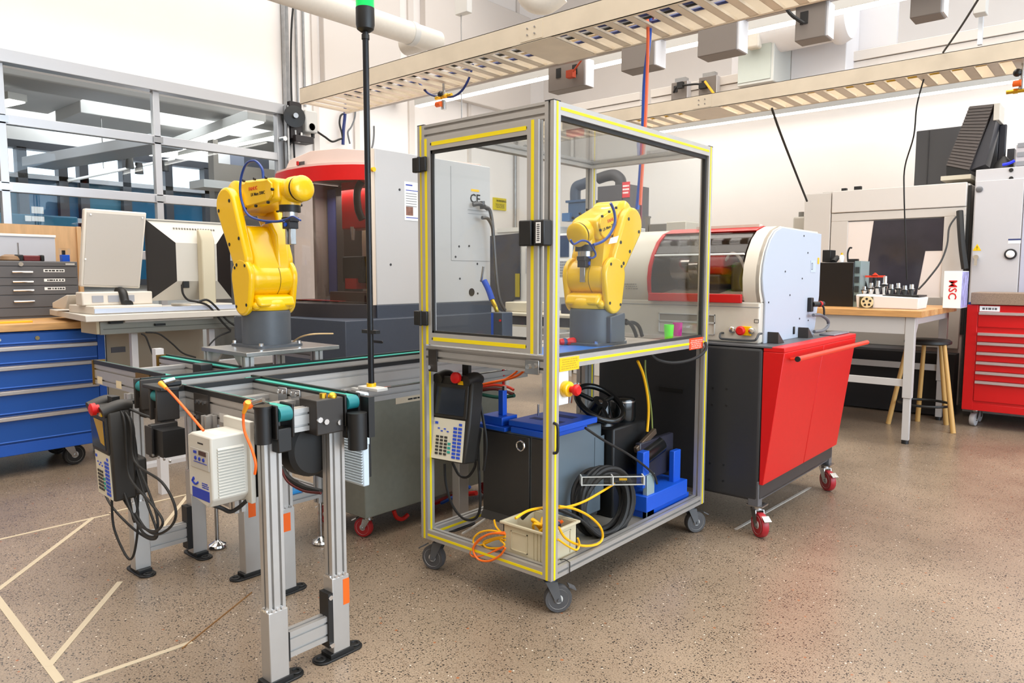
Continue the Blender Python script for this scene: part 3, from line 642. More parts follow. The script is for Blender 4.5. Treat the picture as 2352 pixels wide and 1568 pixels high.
    D = R @ Vector((0, 0, -1)); D = Vector((D.x*fl, 0, D.z)).normalized() if fl else Vector((0, 0, -1)); T = Vector((-D.z, 0, D.x))
    part('wrist', MB().cyl(wr, wr+D*.068, .055, .05, n=24), YEL, t)
    part('tool_flange', MB().cyl(wr+D*.068, wr+D*.10, .050, n=24), BLK, t)
    g = wr+D*.10
    part('adapter', MB().cyl(g, g+D*.025, .036, n=20), STEEL, t)
    Rg = Matrix((T, Vector((0, 1, 0)), -D)).transposed()
    gb = part('gripper', MB().cbox(g+D*.035, (.075, .05, .022), rot=Rg).cbox(g+D*.062, (.062, .05, .034), rot=Rg), M('gripper_black', '#26262a', .4), t, bevel=.003)
    part('sensor_ring', MB().cyl(g+D*.06-Vector((0, .03, 0)), g+D*.06+Vector((0, .03, 0)), .010, n=10), BLUEP, gb)
    for s in (-1, 1): part('finger', MB().cbox(g+D*.115+T*(s*.016), (.016, .03, .075), rot=Rg), STEEL, gb, bevel=.002)
    # blue hose loop
    e = O+R @ Vector((.03, -.05, .07)); w_ = g+D*.03
    return t, O, R, g, D
r1, O1, R1, g1, D1 = robot('industrial_robot', 'yellow robot arm standing on the aluminium table at the left, arm reaching right', (-3.325, 1.955, 1.02), 0, (-.135, .70), (-.01, .43), radians(2), 0, 'LR Mate 200iC')
r2, O2, R2, g2, D2 = robot('industrial_robot', 'yellow robot arm inside the clear cage, arm reaching left over the blue mat', (-2.09, 3.05, 1.03), -pi/2, (-.16, .60), (-.05, .43), radians(-18), 0, 'LR Mate 200iC', .66)
HNAVY = M('robot_hose_navy', '#163a86', .35)
def loc2w(t, p):
    c, s = cos(t.rotation_euler.z), sin(t.rotation_euler.z); return Vector((p[0]*c-p[1]*s, p[0]*s+p[1]*c, p[2]))+Vector(t.location)
for (t, px) in ((r1, [(604, 411), (601, 388), (585, 371), (565, 378), (553, 410), (552, 450), (566, 490), (590, 505), (625, 510), (652, 508)]),):
    part('air_hose', MB().tube([(W(a, b, y=1.80)-Vector(t.location)) for a, b in px], .006, n=8), HNAVY, t, label='navy blue air hose looping over the forearm', local=True)
    part('air_hose', MB().tube([(W(a, b, y=1.80)-Vector(t.location)) for a, b in [(690, 507), (672, 498), (655, 505), (610, 514)]], .004, n=8), HNAVY, t, local=True)
c, s_ = cos(pi/2), sin(pi/2)
def r2l(v): v = v-Vector(r2.location); return Vector((-v.y, v.x, v.z))
part('air_hose', MB().tube([r2l(W(a, b, x=-1.93)) for a, b in [(1402, 466), (1410, 485), (1412, 510), (1402, 535), (1385, 553), (1362, 562)]], .007, n=8), HNAVY, r2, label='blue air hose arching over the forearm', local=True)
part('air_hose', MB().tube([r2l(W(a, b, x=-1.95)) for a, b in [(1310, 550), (1318, 560), (1335, 552), (1350, 555), (1362, 570), (1368, 585), (1360, 592), (1352, 590)]], .005, n=8), HNAVY, r2, local=True)
part('name_plate', MB().add([r2l(W(1402, 546, x=-1.965)), r2l(W(1422, 540, x=-1.965)), r2l(W(1418, 556, x=-1.965)), r2l(W(1397, 560, x=-1.965))], [(0, 1, 2, 3)]), PAPER, r2, local=True)
# side junction box of the caged robot
m = MB(); x0 = -1.97; v = [r2l(W(p, q, x=-1.955)) for p, q in ((1403, 727), (1436, 717), (1436, 785), (1403, 787))]
m.add(v+[q+Vector((0, -.07, 0)) for q in v], [(0, 1, 2, 3), (7, 6, 5, 4), (0, 4, 5, 1), (1, 5, 6, 2), (2, 6, 7, 3), (3, 7, 4, 0)])
part('junction_box', m, GREY, r2, local=True, bevel=.006)
# ================================================================ CONVEYORS
ZB = .95
def track(t, axis, a0, a1, c, guide_side, rail_h=.098):
    """one belt track along an axis; c = centre on the other axis"""
    m = MB(); w = .022
    z1 = ZB-.012; z0 = z1-rail_h
    if axis == 'x': m.slot('x', a0, a1, c-w, c+w, z0, z1, 1, 2, sw=.008, sd=.008)
    else: m.slot('y', a0, a1, c-w, c+w, z0, z1, 1, 2, sw=.008, sd=.008)
    b = part('side_rail', m, ALU, t)
    g = MB(); bl = MB()
    if axis == 'x':
        g.box(a0, c+guide_side*.014, z1, a1, c+guide_side*.026, ZB+.008); g.box(a0, c-guide_side*.022, z1, a1, c-guide_side*.015, ZB-.003); bl.box(a0, c-.014, z1, a1, c+.014, ZB)
    else:
        g.box(c+guide_side*.014, a0, z1, c+guide_side*.026, a1, ZB+.008); g.box(c-guide_side*.022, a0, z1, c-guide_side*.015, a1, ZB-.003); bl.box(c-.014, a0, z1, c+.014, a1, ZB)
    part('guide_strip', g, BLK, t); part('belt', bl, GRN, t)
    return b
def leg(t, x, y, ztop, zs, wx=.045, wy=.062, foot=1, sticker=None, mat=None):
    m = MB(); m.slot('z', zs, ztop, x-wx/2, x+wx/2, y-wy/2, y+wy/2, 1, 2, sw=.009, sd=.01); l = part('leg', m, mat or ALU, t)
    m = MB(); m.box(x-wx/2-.005, y-wy/2-.005, .022, x+wx/2+.005, y+wy/2+.005, zs); part('sleeve', m, mat or ALU, l, bevel=.003)
    m = MB()
    for k in (-1, 0, 1): m.cyl((x+wx*.28*k, y-wy/2-.007, zs+.004), (x+wx*.28*k, y-wy/2+.006, zs+.004), .006, n=8); m.cyl((x+wx/2-.006, y+wy*.28*k, zs+.004), (x+wx/2+.007, y+wy*.28*k, zs+.004), .006, n=8)
    m.cyl((x-wx/2-.012, y, zs*.6), (x-wx/2, y, zs*.6), .009, n=8)
    part('screw', m, CHR, l)
    m = MB(); m.prism(rbox(.075, .20, .035), 'z', 0, .008); m.box(-.03, -.05, .006, .03, .05, .024)
    m.lathe((0, .075, .007), (0, 0, 1), [(.022, 0), (.022, .006), (.012, .006), (.012, 0)], n=16); m.lathe((0, -.075, .007), (0, 0, 1), [(.022, 0), (.022, .006), (.012, .006), (.012, 0)], n=16)
    R = Matrix.Rotation(radians(90 if foot == 2 else 0), 3, 'Z'); m.v = [tuple(R @ Vector(v)+Vector((x, y, 0))) for v in m.v]
    part('foot', m, BLK, l, bevel=.002)
    if sticker:
        m = MB(); s = .04
        if sticker == '+x': m.box(x+wx/2+.005, y-.018, zs-.10, x+wx/2+.006, y+.018, zs-.02)
        elif sticker == '-x': m.box(x-wx/2-.006, y-.025, zs-.10, x-wx/2-.005, y+.0, zs-.01)
        elif sticker == '-y': m.box(x-.018, y-wy/2-.006, zs-.10, x+.018, y-wy/2-.005, zs-.02)
        elif sticker == '+y': m.box(x+wx/2+.005, y+wy/2-.022, zs-.11, x+wx/2+.006, y+wy/2+.005, zs-.015)
        st = part('warning_sticker', m, ORG, l)
    return l
def bolts(t, pts, ax, r=.009, par=None):
    m = MB()
    for p in pts: m.cyl(p, Vector(p)+Vector(ax)*.008, r, n=8)
    return part('bolt', m, CHR, par or t)
# --- front cross conveyor -----------------------------------------------------------
cf = thing('conveyor', 'front cross conveyor with two teal belts, nearest the camera on four silver legs', 'conveyor', (-2.45, 1.43, 0), 'belt conveyors')
YA, YB = 1.275, 1.553
track(cf, 'x', -2.82, -2.14, YA, -1); track(cf, 'x', -2.80, -2.15, YB, 1)
for i, x in enumerate((-2.62, -2.42)):
    m = MB(); m.slot('y', YA+.022, YB-.022, x-.02, x+.02, .862, .902, 1, 1, sw=.008, sd=.006); part('cross_bar', m, ALU, cf)
m = MB(); m.slot('y', YA+.05, YB-.06, -2.17, -2.13, .845, .925, 1, 2, sw=.008, sd=.008); part('end_cross_bar', m, ALU, cf)
part('mark', MB().box(-2.1295, YB-.10, .905, -2.129, YB-.06, .925), RED, cf)
for yy, xe, s in ((YA, -2.07, -1), (YB, -2.085, 1)):
    m = MB(); m.box(xe-.075, yy-.034, .845, xe+.0, yy-.024, .958); m.box(xe-.075, yy+.024, .845, xe, yy+.034, .958); m.box(xe-.05, yy-.026, .80, xe-.005, yy+.026, .88); hb = part('pulley_housing', m, BLK, cf, bevel=.004)
    part('belt_nose', MB().cyl((xe-.014, yy-.022, .926), (xe-.014, yy+.022, .926), .024, n=20), M('belt_nose_teal', '#15767a', .5), hb)
    part('belt_end', MB().box(xe-.10, yy-.02, .938, xe-.014, yy+.02, .9505), GRN, hb)
m = MB(); m.cyl((-2.105, YA-.06, .835), (-2.105, YA-.06, .952), .026, n=22).cyl((-2.105, YA-.06, .95), (-2.105, YA-.06, .958), .029, n=22); part('stop_cylinder', m, BLK, cf)
m = MB(); m.box(-2.19, YB-.15, .83, -2.085, YB-.04, .952); g = part('gearbox_plate', m, DKSLOT, cf, bevel=.004)
bolts(cf, [(-2.085, YB-.14, .885), (-2.085, YB-.115, .875), (-2.085, YB-.06, .865)], (1, 0, 0), .010, g)
part('brass_fitting', MB().cyl((-2.12, YB-.10, .95), (-2.12, YB-.10, .968), .012, n=8).sphere((-2.10, YB-.075, .955), .016), M('brass', '#d8b13a', .3, .9), g)
m = MB(); m.cyl((-2.055, YB-.005, .765), (-2.055, YB-.005, .895), .034, n=26); m.box(-2.085, YB+.034, .80, -2.04, YB+.06, .945); part('drive_motor', m, BLK, cf, label='upright black cylindrical drive motor at the right track end')
m = MB(); m.lathe((-2.20, YA+.17, .77), (1, .1, 0), [(.01, -.05), (.098, -.045), (.104, -.03), (.104, .02), (.09, .035), (.03, .04)], n=32); part('drive_wheel', m, BLK2, cf, label='round black drive wheel housing under the end bar')
for x, y, st in ((-2.135, 1.252, '-x'), (-2.135, 1.502, '+y')): leg(cf, x, y, .845, .262 if y < 1.4 else .30, sticker=st, foot=1)
m = MB(); m.slot('y', 1.29, 1.465, -2.157, -2.117, .075, .165, 1, 2, sw=.008, sd=.008); lb = part('leg_cross_bar', m, ALU, cf)
part('corner_bracket', MB().box(-2.162, 1.448, .05, -2.108, 1.468, .25).box(-2.162, 1.288, .07, -2.108, 1.293, .17), BLK, lb)
bolts(cf, [(-2.108, 1.458, .06), (-2.112, 1.458, .235)], (1, 0, 0), .009, lb)
# mounting brackets on rails
for yy, x0 in ((YA, -2.64),):
    m = MB(); m.box(x0, yy-.029, .86, x0+.11, yy-.022, .94); b = part('rail_bracket', m, DKSLOT, cf); bolts(cf, [(x0+.03, yy-.029, .91), (x0+.055, yy-.029, .91), (x0+.085, yy-.029, .91)], (0, -1, 0), .007, b)
m = MB(); m.box(-2.63, YA-.03, .775, -2.53, YA-.022, .872); b = part('rail_bracket', m, DKSLOT, cf, bevel=.003); bolts(cf, [(-2.62, YA-.03, .85), (-2.54, YA-.03, .84), (-2.60, YA-.03, .82)], (0, -1, 0), .008, b)
part('brass_plate', MB().box(-2.585, YA-.0315, .79, -2.56, YA-.03, .80), M('brass', '#d8b13a', .3, .9), b)
m = MB(); m.slot('z', .80, .875, -2.515, -2.475, YA-.065, YA-.025, 1, 1); part('short_post', m, ALU, cf)
m = MB(); m.slot('z', .56, .865, -2.34, -2.30, YA-.062, YA-.022, 1, 1); part('hanging_post', m, ALU, cf)
for k in (0, 1):
    x0 = -2.50+.09*k; m = MB(); m.box(x0-.025, YB-.029, .85, x0+.035, YB-.022, .942); b = part('rail_bracket', m, STEEL, cf, bevel=.003); bolts(cf, [(x0-.01, YB-.029, .925), (x0+.02, YB-.029, .925), (x0+.02, YB-.029, .87)], (0, -1, 0), .008, b)
marks(cf, M('grey_print', '#55565a', .6), 'y', YA-.022, -2.28, .858, -2.19, .874, 1, 4, .8)
part('label_plate', MB().box(-2.46, YA-.0232, .853, -2.40, YA-.0222, .885), LTG, cf)
# --- long conveyor --------------------------------------------------------------------
cl = thing('conveyor', 'long conveyor passing behind the beacon pole towards the cage, with a silver rail', 'conveyor', (-2.88, 2.3, 0), 'belt conveyors')
XF, XN = -3.03, -2.745
track(cl, 'y', 1.225, 3.15, XF, -1); track(cl, 'y', 1.17, 3.15, XN, 1)
for y in (1.45, 1.95, 2.5, 3.0):
    m = MB(); m.slot('x', XF+.022, XN-.022, y-.02, y+.02, .845, .885, 1, 1, sw=.008, sd=.006); part('cross_bar', m, ALU, cl)
for xx, ye in ((XF, 1.21), (XN, 1.15)):
    m = MB(); m.box(xx-.034, ye-.01, .835, xx-.024, ye+.075, .958); m.box(xx+.024, ye-.01, .835, xx+.034, ye+.075, .958); m.box(xx-.026, ye+.005, .80, xx+.026, ye+.06, .88); hb = part('pulley_housing', m, DKSLOT, cl, bevel=.004)
    part('belt_nose', MB().cyl((xx-.022, ye+.014, .926), (xx+.022, ye+.014, .926), .022, n=20), M('belt_nose_teal', '#15767a', .5), hb); part('belt_end', MB().box(xx-.014, ye+.014, .938, xx+.014, ye+.1, .9505), GRN, hb)
m = MB(); m.prism([(XN-.085, 1.14), (XN+.07, 1.14), (XN+.09, 1.20), (XN+.04, 1.24), (XN-.06, 1.235)], 'z', .952, .966); part('stop_plate', m, BLK, cl, bevel=.003)
part('stop_block', MB().box(XN+.0, 1.17, .966, XN+.06, 1.225, .985), BLK, cl, bevel=.004)
for x in (XF+.01, XN+.01): leg(cl, x, 1.66, .84, .38, wx=.045, wy=.07, foot=1, sticker='+x')
m = MB(); m.box(XN+.022, 1.18, .60, XN+.10, 1.186, .84)
for y in (2.75,): leg(cl, XN, y, .84, .38, foot=1)
# lower light beams hung under the long conveyor
m = MB(); m.slot('y', 1.75, 3.3, XN-.02, XN+.02, .775, .83, 1, 1); part('under_beam', m, ALU, cl)
for y in (1.95, 2.06): part('slotted_upright', MB().slot('z', .72, .86, XN+.024, XN+.06, y-.02, y+.02, 1, 1), ALU, cl)
# --- rear cross conveyor ----------------------------------------------------------------
cr = thing('conveyor', 'short cross conveyor at the left end beside the blue drawer cabinet, with two teal belts', 'conveyor', (-3.5, 1.5, 0), 'belt conveyors')
YC, YD = 1.365, 1.675
track(cr, 'x', -3.885, -3.11, YC, -1); track(cr, 'x', -3.875, -3.12, YD, 1)
m = MB(); m.slot('y', YC+.022, YD-.022, -3.62, -3.58, .85, .93, 1, 2, sw=.008, sd=.008); part('cross_bar', m, ALU, cr)
for yy in (YC, YD): part('end_plate', MB().box(-3.893, yy-.03, .835, -3.885, yy+.03, .956), M('bronze_plate', '#7a5a20', .45, .5), cr)
for x in (-3.44,):
    leg(cr, x, YC-.02, .84, .34, foot=2, sticker='-x'); leg(cr, x, YD-.06, .84, .43, foot=2, sticker='+y')
m = MB(); m.slot('y', YC+.015, YD-.09, -3.46, -3.42, .09, .18, 1, 2, sw=.008, sd=.008); lb = part('leg_cross_bar', m, ALU, cr)
part('corner_bracket', MB().box(-3.467, YD-.12, .05, -3.413, YD-.095, .26), BLK, lb)
m = MB(); m.box(-3.38, YC-.03, .87, -3.24, YC-.022, .94); b = part('rail_bracket', m, M('bronze_plate', '#7a5a20', .45, .5), cr); bolts(cr, [(-3.36, YC-.03, .9), (-3.31, YC-.03, .9), (-3.26, YC-.03, .9)], (0, -1, 0), .008, b)
for x in (-3.85, -3.62): part('label_plate', MB().box(x, YC-.0232, .845, x+.06, YC-.0222, .88), M('cream_label', '#e3d3b0', .6), cr)
m = MB(); m.box(-3.36, YD-.09, .90, -3.28, YD-.03, .96); part('sensor_block', m, BLK, cr, bevel=.004)
# black control boxes hung below the conveyors
def vbox(name, lab, cat, x0, y0, z0, x1, y1, z1, mat, bev=.004): return solo(name, MB().box(x0, y0, z0, x1, y1, z1), mat, lab, cat, bevel=bev)
y0, z0, y1, z1 = 0, 0, 0, 0
p = W(432, 1085, x=-2.66)
t = thing('control_cabinet', 'flat black control cabinet hanging under the conveyors behind the light grey inverter', 'cabinet', (-2.80, 1.14, .49))
BKC = M('black_cabinet', '#241f1b', .5)
a = W(350, 1065, y=1.10); CZ = W(432, 1085, y=1.10).z
part('body', MB().box(a.x, 1.10, CZ, -2.70, 1.20, .835), BKC, t, bevel=.004)
m = MB(); m.box(a.x+.015, 1.095, CZ+.01, -2.715, 1.10, .83); dr = part('front_cover', m, BKC, t, bevel=.002)
m = MB()
for k in range(4): m.cyl((a.x+.03+.045*k, 1.095, CZ+.018), (a.x+.03+.045*k, 1.09, CZ+.018), .005, n=8)
part('screw', m, STEEL, dr)
part('side_cover', MB().box(-2.70, 1.11, CZ+.01, -2.60, 1.19, .82), M('black_side', '#0e0d0d', .5), t)
# inverter drive boxes
def inverter(t0, x0, y0, z0, w, d, h, label):
    """louvred box: control face looks towards -Y (x0..x0+w), louvres towards +X"""
    t = thing('inverter_drive', label, 'motor controller', (x0+w/2, y0+d/2, z0), 'inverter drives')
    IV = M('inverter_grey', '#c9c5ba', .45)
    m = MB(); m.prism([(x0, z0+.02), (x0, z0+h-.01), (x0+w*.15, z0+h), (x0+w, z0+h), (x0+w, z0+.03), (x0+w*.8, z0)], 'y', y0, y0+d); b = part('body', m, IV, t, bevel=.006)
    m = MB(); m.prism([(y0+d*.0, z0+.01), (y0+d, z0+.01), (y0+d, z0+h-.012), (y0+d*.02, z0+h-.012)], 'x', x0+w, x0+w+.0005)
    n = 17
    lv = MB()
    for k in range(n):
        zz = z0+.035+(h-.07)*k/n; lv.prism([(x0+w, zz), (x0+w+.007, zz+.001), (x0+w+.001, zz+(h-.07)/n-.002)], 'y', y0+.02, y0+d-.03)
    part('louvre', lv, IV, t)
    part('rear_plate', MB().box(x0+.005, y0+d-.018, z0-.005, x0+w+.02, y0+d, z0+h+.035), IV, t, bevel=.003)
    part('heat_sink', MB().box(x0+.01, y0+d, z0+.01, x0+w+.01, y0+d+.08, z0+h-.02), BLK, t, bevel=.003)
    part('rating_label', MB().box(x0+w+.0102, y0+d+.012, z0+.10, x0+w+.011, y0+d+.05, z0+h-.08), PAPER, t)
    fp = part('keypad', MB().box(x0+.022, y0-.003, z0+h*.52, x0+w-.012, y0, z0+h*.80), M('keypad_grey', '#b7b3ab', .5), t, bevel=.002)
    part('display', MB().box(x0+w*.52, y0-.0045, z0+h*.72, x0+w*.82, y0-.003, z0+h*.78), M('led_window', '#3a1412', .3), fp)
    bt = MB()
    bt.box(x0+w*.3, y0-.005, z0+h*.73, x0+w*.42, y0-.003, z0+h*.765)
    for k in range(3): bt.cyl((x0+w*(.38+.17*k), y0-.003, z0+h*.665), (x0+w*(.38+.17*k), y0-.006, z0+h*.665), .006, n=10)
    bt.box(x0+w*.3, y0-.0045, z0+h*.61, x0+w*.85, y0-.003, z0+h*.617)
    part('key', bt, BPRINT, fp)
    lg = MB(); lg.tube([(x0+w*.2, y0-.001, z0+h*.345), (x0+w*.17, y0-.001, z0+h*.31), (x0+w*.3, y0-.001, z0+h*.28), (x0+w*.42, y0-.001, z0+h*.32)], .0035, n=6); lg.cyl((x0+w*.22, y0+.001, z0+h*.35), (x0+w*.22, y0-.002, z0+h*.35), .006, n=10); part('emblem', lg, BPRINT, t)
    marks(t, BPRINT, 'y', y0, x0+w*.55, z0+h*.255, x0+w*.85, z0+h*.34, 3, 5, .6)
    part('blue_panel', MB().box(x0+w*.15, y0-.0012, z0+h*.09, x0+w*.88, y0, z0+h*.235), BPRINT, t)
    marks(t, PRINT, 'y', y0, x0+w*.42, z0+h*.865, x0+w*.68, z0+h*.895, 1, 6, .7)
    part('top_label', MB().box(x0+w*.35, y0+d*.25, z0+h, x0+w*.8, y0+d*.5, z0+h+.0006), PAPER, t)
    return t
a = W(437, 1135, y=1.02); b = W(487, 1165, y=1.02)
IC0, IC1, IL = W(490, 1165, y=1.08), W(490, 1022, y=1.08), W(435, 1100, y=1.08)
inverter(None, IL.x, 1.08, IC0.z-.012, IC0.x-IL.x, .14, IC1.z-IC0.z+.03, 'light grey louvred inverter drive with blue marks hung in front of the conveyor')
t2 = thing('inverter_drive', 'white louvred inverter drive hung beyond the right front conveyor leg, blue square on its face', 'motor controller', (-1.98, 1.62, .55), 'inverter drives')
IW = M('inverter_white', '#cfdcE4'.lower(), .45)
a0, a1 = Vector((-2.39, 1.7, .54)), Vector((-2.25, 1.7, .756))
part('body', MB().box(a0.x, 1.72, .55, a1.x, 1.75, .80).box(-2.29, 1.715, .72, -2.225, 1.735, .925), IW, t2, bevel=.005)
lv = MB()
for k in range(17): zz = .56+.011*k; lv.prism([(1.72, zz), (1.714, zz+.002), (1.72, zz+.009)], 'x', a0.x+.005, a1.x-.005)
part('louvre', lv, IW, t2)
part('blue_panel', MB().box(-2.275, 1.713, .738, -2.245, 1.715, .768).box(-2.275, 1.713, .775, -2.245, 1.715, .79), BPRINT, t2)
part('heat_sink', MB().box(a0.x+.01, 1.75, .57, a1.x-.04, 1.79, .79), BLK, t2)
part('terminal_block', MB().box(-2.282, 1.70, .84, -2.232, 1.715, .915), BLK, t2)
# third inverter seen between front legs
t3 = thing('inverter_drive', 'beige inverter drive seen between the two front conveyor legs', 'motor controller', (-2.55, 1.7, .5), 'inverter drives')
q0 = W(655, 1062, y=1.50); q1 = W(693, 985, y=1.50)
part('body', MB().box(q0.x, 1.50, q0.z, q1.x, 1.56, .86), M('inverter_grey', '#c9c5ba', .45), t3, bevel=.004)
part('side_flange', MB().box(q1.x, 1.50, q0.z+.02, q1.x+.012, 1.56, .86), WHT, t3)
part('heat_sink', MB().box(q0.x+.0, 1.56, q0.z+.01, q1.x, 1.60, .85), BLK, t3)
t4 = thing('cable_duct', 'tall narrow black box hanging behind the conveyor between the front legs', 'cable duct', (-2.4, 1.75, .5))
q0 = W(712, 1090, y=1.72); q1 = W(737, 960, y=1.72); part('duct_body', MB().box(q0.x, 1.72, q0.z, q1.x+.02, 1.78, .84), M('black_side', '#0e0d0d', .5), t4, bevel=.004)
part('post', MB().slot('z', q0.z, .84, q0.x-.05, q0.x-.01, 1.73, 1.77, 1, 1), ALU, t4)
solo('cable', MB().tube([W(648, 1075, y=1.6), W(665, 1100, y=1.6), (W(700, 1120, y=1.6)), W(738, 1130, y=1.62)], .012), BLK2, 'thick dark cable sagging between the two front conveyor legs', 'cable')
solo('cable', MB().tube([W(647, 1078, y=1.585), W(662, 1107, y=1.585), (W(698, 1128, y=1.585)), W(738, 1133, y=1.6)], .005), M('dark_red_cable', '#5a1512', .5), 'dark red cable sagging between the front conveyor legs', 'cable')
solo('cable', MB().tube([W(487, 1160, y=1.12), W(510, 1168, y=1.15), W(530, 1176, y=1.17), W(550, 1166, y=1.19), W(566, 1152, y=1.2)], .007), BLK2, 'black cable looping out below the light grey inverter', 'cable')
# orange sensor leads
def olead(pts, yy, lab):
    pts = [W(a, b, y=yy) for a, b in pts]; t = thing('sensor_lead', lab, 'cable', pts[0])
    part('lead', MB().tube(pts, .0042, n=8), ORG, t); d = (pts[0]-pts[1]).normalized(); part('plug_boot', MB().cyl(pts[0]+d*.01, pts[0]-d*.035, .009, .006, n=12), M('orange_boot', '#f0a020', .45), t); return t
olead([(372, 884), (392, 902), (430, 945), (468, 990)], 1.06, 'orange sensor lead slanting from the left track down to the light grey inverter')
olead([(568, 930), (560, 950), (562, 990), (578, 1030), (588, 1065), (586, 1090)], 1.13, 'orange sensor lead dropping beside the hanging post near the front leg')
t = thing('sensor', 'small silver sensor with an orange elbow plug at the near track end', 'sensor', W(590, 925, y=1.18)); part('barrel', MB().cyl(W(575, 928, y=1.17), W(606, 919, y=1.19), .008, n=12), STEEL, t); part('elbow', MB().sphere(W(571, 930, y=1.165), .016), ORG, t)
t = thing('sensor', 'small silver sensor with a yellow plug at the left track end', 'sensor', W(385, 878, y=1.10)); part('barrel', MB().cyl(W(375, 880, y=1.08), W(400, 873, y=1.12), .009, n=12), STEEL, t)
# --- robot table ----------------------------------------------------------------------
rt = thing('robot_table', 'low aluminium profile table with a metal top carrying the left robot', 'table', (-3.27, 1.93, 0))
part('table_top', MB().box(-3.5, 1.70, 1.0, -3.07, 2.21, 1.02), ALU2, rt, bevel=.002)
for x in (-3.46, -3.11):
    for y in (1.725, 2.10):
        m = MB(); m.slot('z', .22, 1.0, x-.022, x+.022, y-.022, y+.022); l = part('leg', m, ALU, rt)
        part('stem', MB().cyl((x, y, .03), (x, y, .22), .010, n=12), STEEL, l); part('levelling_foot', MB().lathe((x, y, 0), (0, 0, 1), [(.036, 0), (.045, .008), (.042, .018), (.018, .032), (.012, .04)], n=24), CHR, l)
for y in (1.725, 2.10):
    m = MB(); m.slot('x', -3.438, -3.132, y-.022, y+.022, .25, .295); part('rail', m, ALU, rt)
    if y > 2: m = MB(); m.slot('x', -3.438, -3.132, y-.022, y+.022, .955, 1.0); part('rail', m, ALU, rt)
for x in (-3.46, -3.11):
    m = MB(); m.slot('y', 1.747, 2.078, x-.022, x+.022, .25, .295); part('rail', m, ALU, rt)
for x, s in ((-3.11, -1), (-3.46, 1)):
    m = MB(); m.prism([(x, 1.0), (x+s*.12, 1.0), (x, .89)], 'y', 1.72, 1.73); part('gusset', m, ALU, rt)
solo('foil_bag', MB().cbox((-3.2, 1.95, .305), (.2, .1, .02)), M('blue_foil', '#2c86c4', .3), 'blue foil pack resting on the table rail behind the grey inverter', 'bag', bevel=.006)
solo('air_line', MB().tube([W(672, 787, z=1.025), W(690, 775, z=1.06), W(720, 768, z=1.08), W(765, 767, z=1.07)], .004), M('tan_hose', '#c9a979', .5), 'thin tan air line arching over the metal table top', 'hose')
# --- beacon pole -----------------------------------------------------------------------
bp = thing('beacon_pole', 'tall black pole with a green signal beacon on top, standing beside the conveyor', 'signal light', (-2.6, 2.03, .87))
x, y = -2.6, 2.04
part('pole', MB().cyl((x, y, .875), (x, y, 2.46), .0135, n=18), M('pole_black', '#1c1d21', .35, .3), bp)
part('collar', MB().cyl((x, y, 2.39), (x, y, 2.41), .017, n=18), BLK, bp)
part('beacon_base', MB().lathe((x, y, 2.42), (0, 0, 1), [(.02, 0), (.036, .012), (.04, .03), (.04, .10)], n=28), BLK, bp)
GB = M('green_beacon', '#12b454', .15, emit=.8); part('beacon_lens', MB().lathe((x, y, 2.52), (0, 0, 1), [(.039, 0), (.039, .11), (.036, .12), (.039, .125), (.039, .23), (.02, .25)], n=28), GB, bp, label='green translucent beacon lens')
part('base_bracket', MB().box(x-.06, y-.03, .86, x+.08, y+.03, .875).box(x-.145, y-.02, .845, x-.05, y+.02, .86), M('bracket_white', '#c9c7c3', .4), bp, bevel=.003)
part('foot_flange', MB().cyl((x, y, .875), (x, y, .89), .022, n=16), YEL, bp)
part('clamp', MB().box(x-.05, y-.01, 1.115, x+.05, y+.015, 1.13), BLK, bp)
# --- grey cart under the long conveyor -----------------------------------------------------
gc = thing('rolling_cabinet', 'grey-green rolling steel cabinet with a white label, under the long conveyor left of the cage', 'cabinet', (-3.2, 2.7, 0))
GC = M('cart_grey', '#77776c', .4, noise=.05)
part('body', MB().box(-3.40, 2.255, .125, -2.94, 3.35, .765), GC, gc, bevel=.006)
part('top_lip', MB().box(-3.41, 2.245, .765, -2.93, 3.36, .78), GC, gc, bevel=.003)
part('side_handle', MB().box(-3.2, 2.248, .3, -3.19, 2.255, .42), M('cart_dark', '#3c3a34', .5), gc)
y0, z0, y1, z1 = xb(909, 914, 980, 952, -2.94)
lb = part('label_sheet', MB().box(-2.94, y0, .695, -2.9385, y1+.05, .755), M('label_paper', '#cfc0a8', .6), gc)
marks(lb, PRINT, 'x', -2.9385, y0+.07, .73, y1+.03, .743, 1, 7, .8); marks(lb, PRINT, 'x', -2.9385, y0+.08, .706, y1+.03, .717, 1, 8, .8)
REDW = M('red_wheel', '#9c1b1e', .45)
for (x, y) in ((-3.33, 2.32), (-3.0, 2.32), (-3.33, 3.28), (-3.0, 3.28)): caster(gc, x, y, .125, .052, REDW, w=.03, ang=radians(200))
# things lying on the cart
solo('circuit_board', MB().box(-3.1, 2.5, .78, -2.95, 2.9, .80), M('pcb_green', '#0c6b4f', .5), 'green circuit board lying on the rolling cabinet left of the cage', 'circuit board')
solo('cable', MB().tube([W(830, 898, x=-2.93), W(850, 893, x=-2.93), W(880, 890, x=-2.92), W(900, 883, x=-2.92), W(920, 874, x=-2.92), W(958, 868, x=-2.92)], .007), ORG, 'orange cable lying along the top of the rolling cabinet', 'cable')
solo('hose', MB().tube([W(905, 1172, x=-3.0), W(912, 1188, x=-3.0), W(925, 1192, x=-3.0), W(938, 1182, x=-3.0)], .012), M('red_hose', '#c01c14', .45), 'red hose curling out under the rolling cabinet', 'hose')
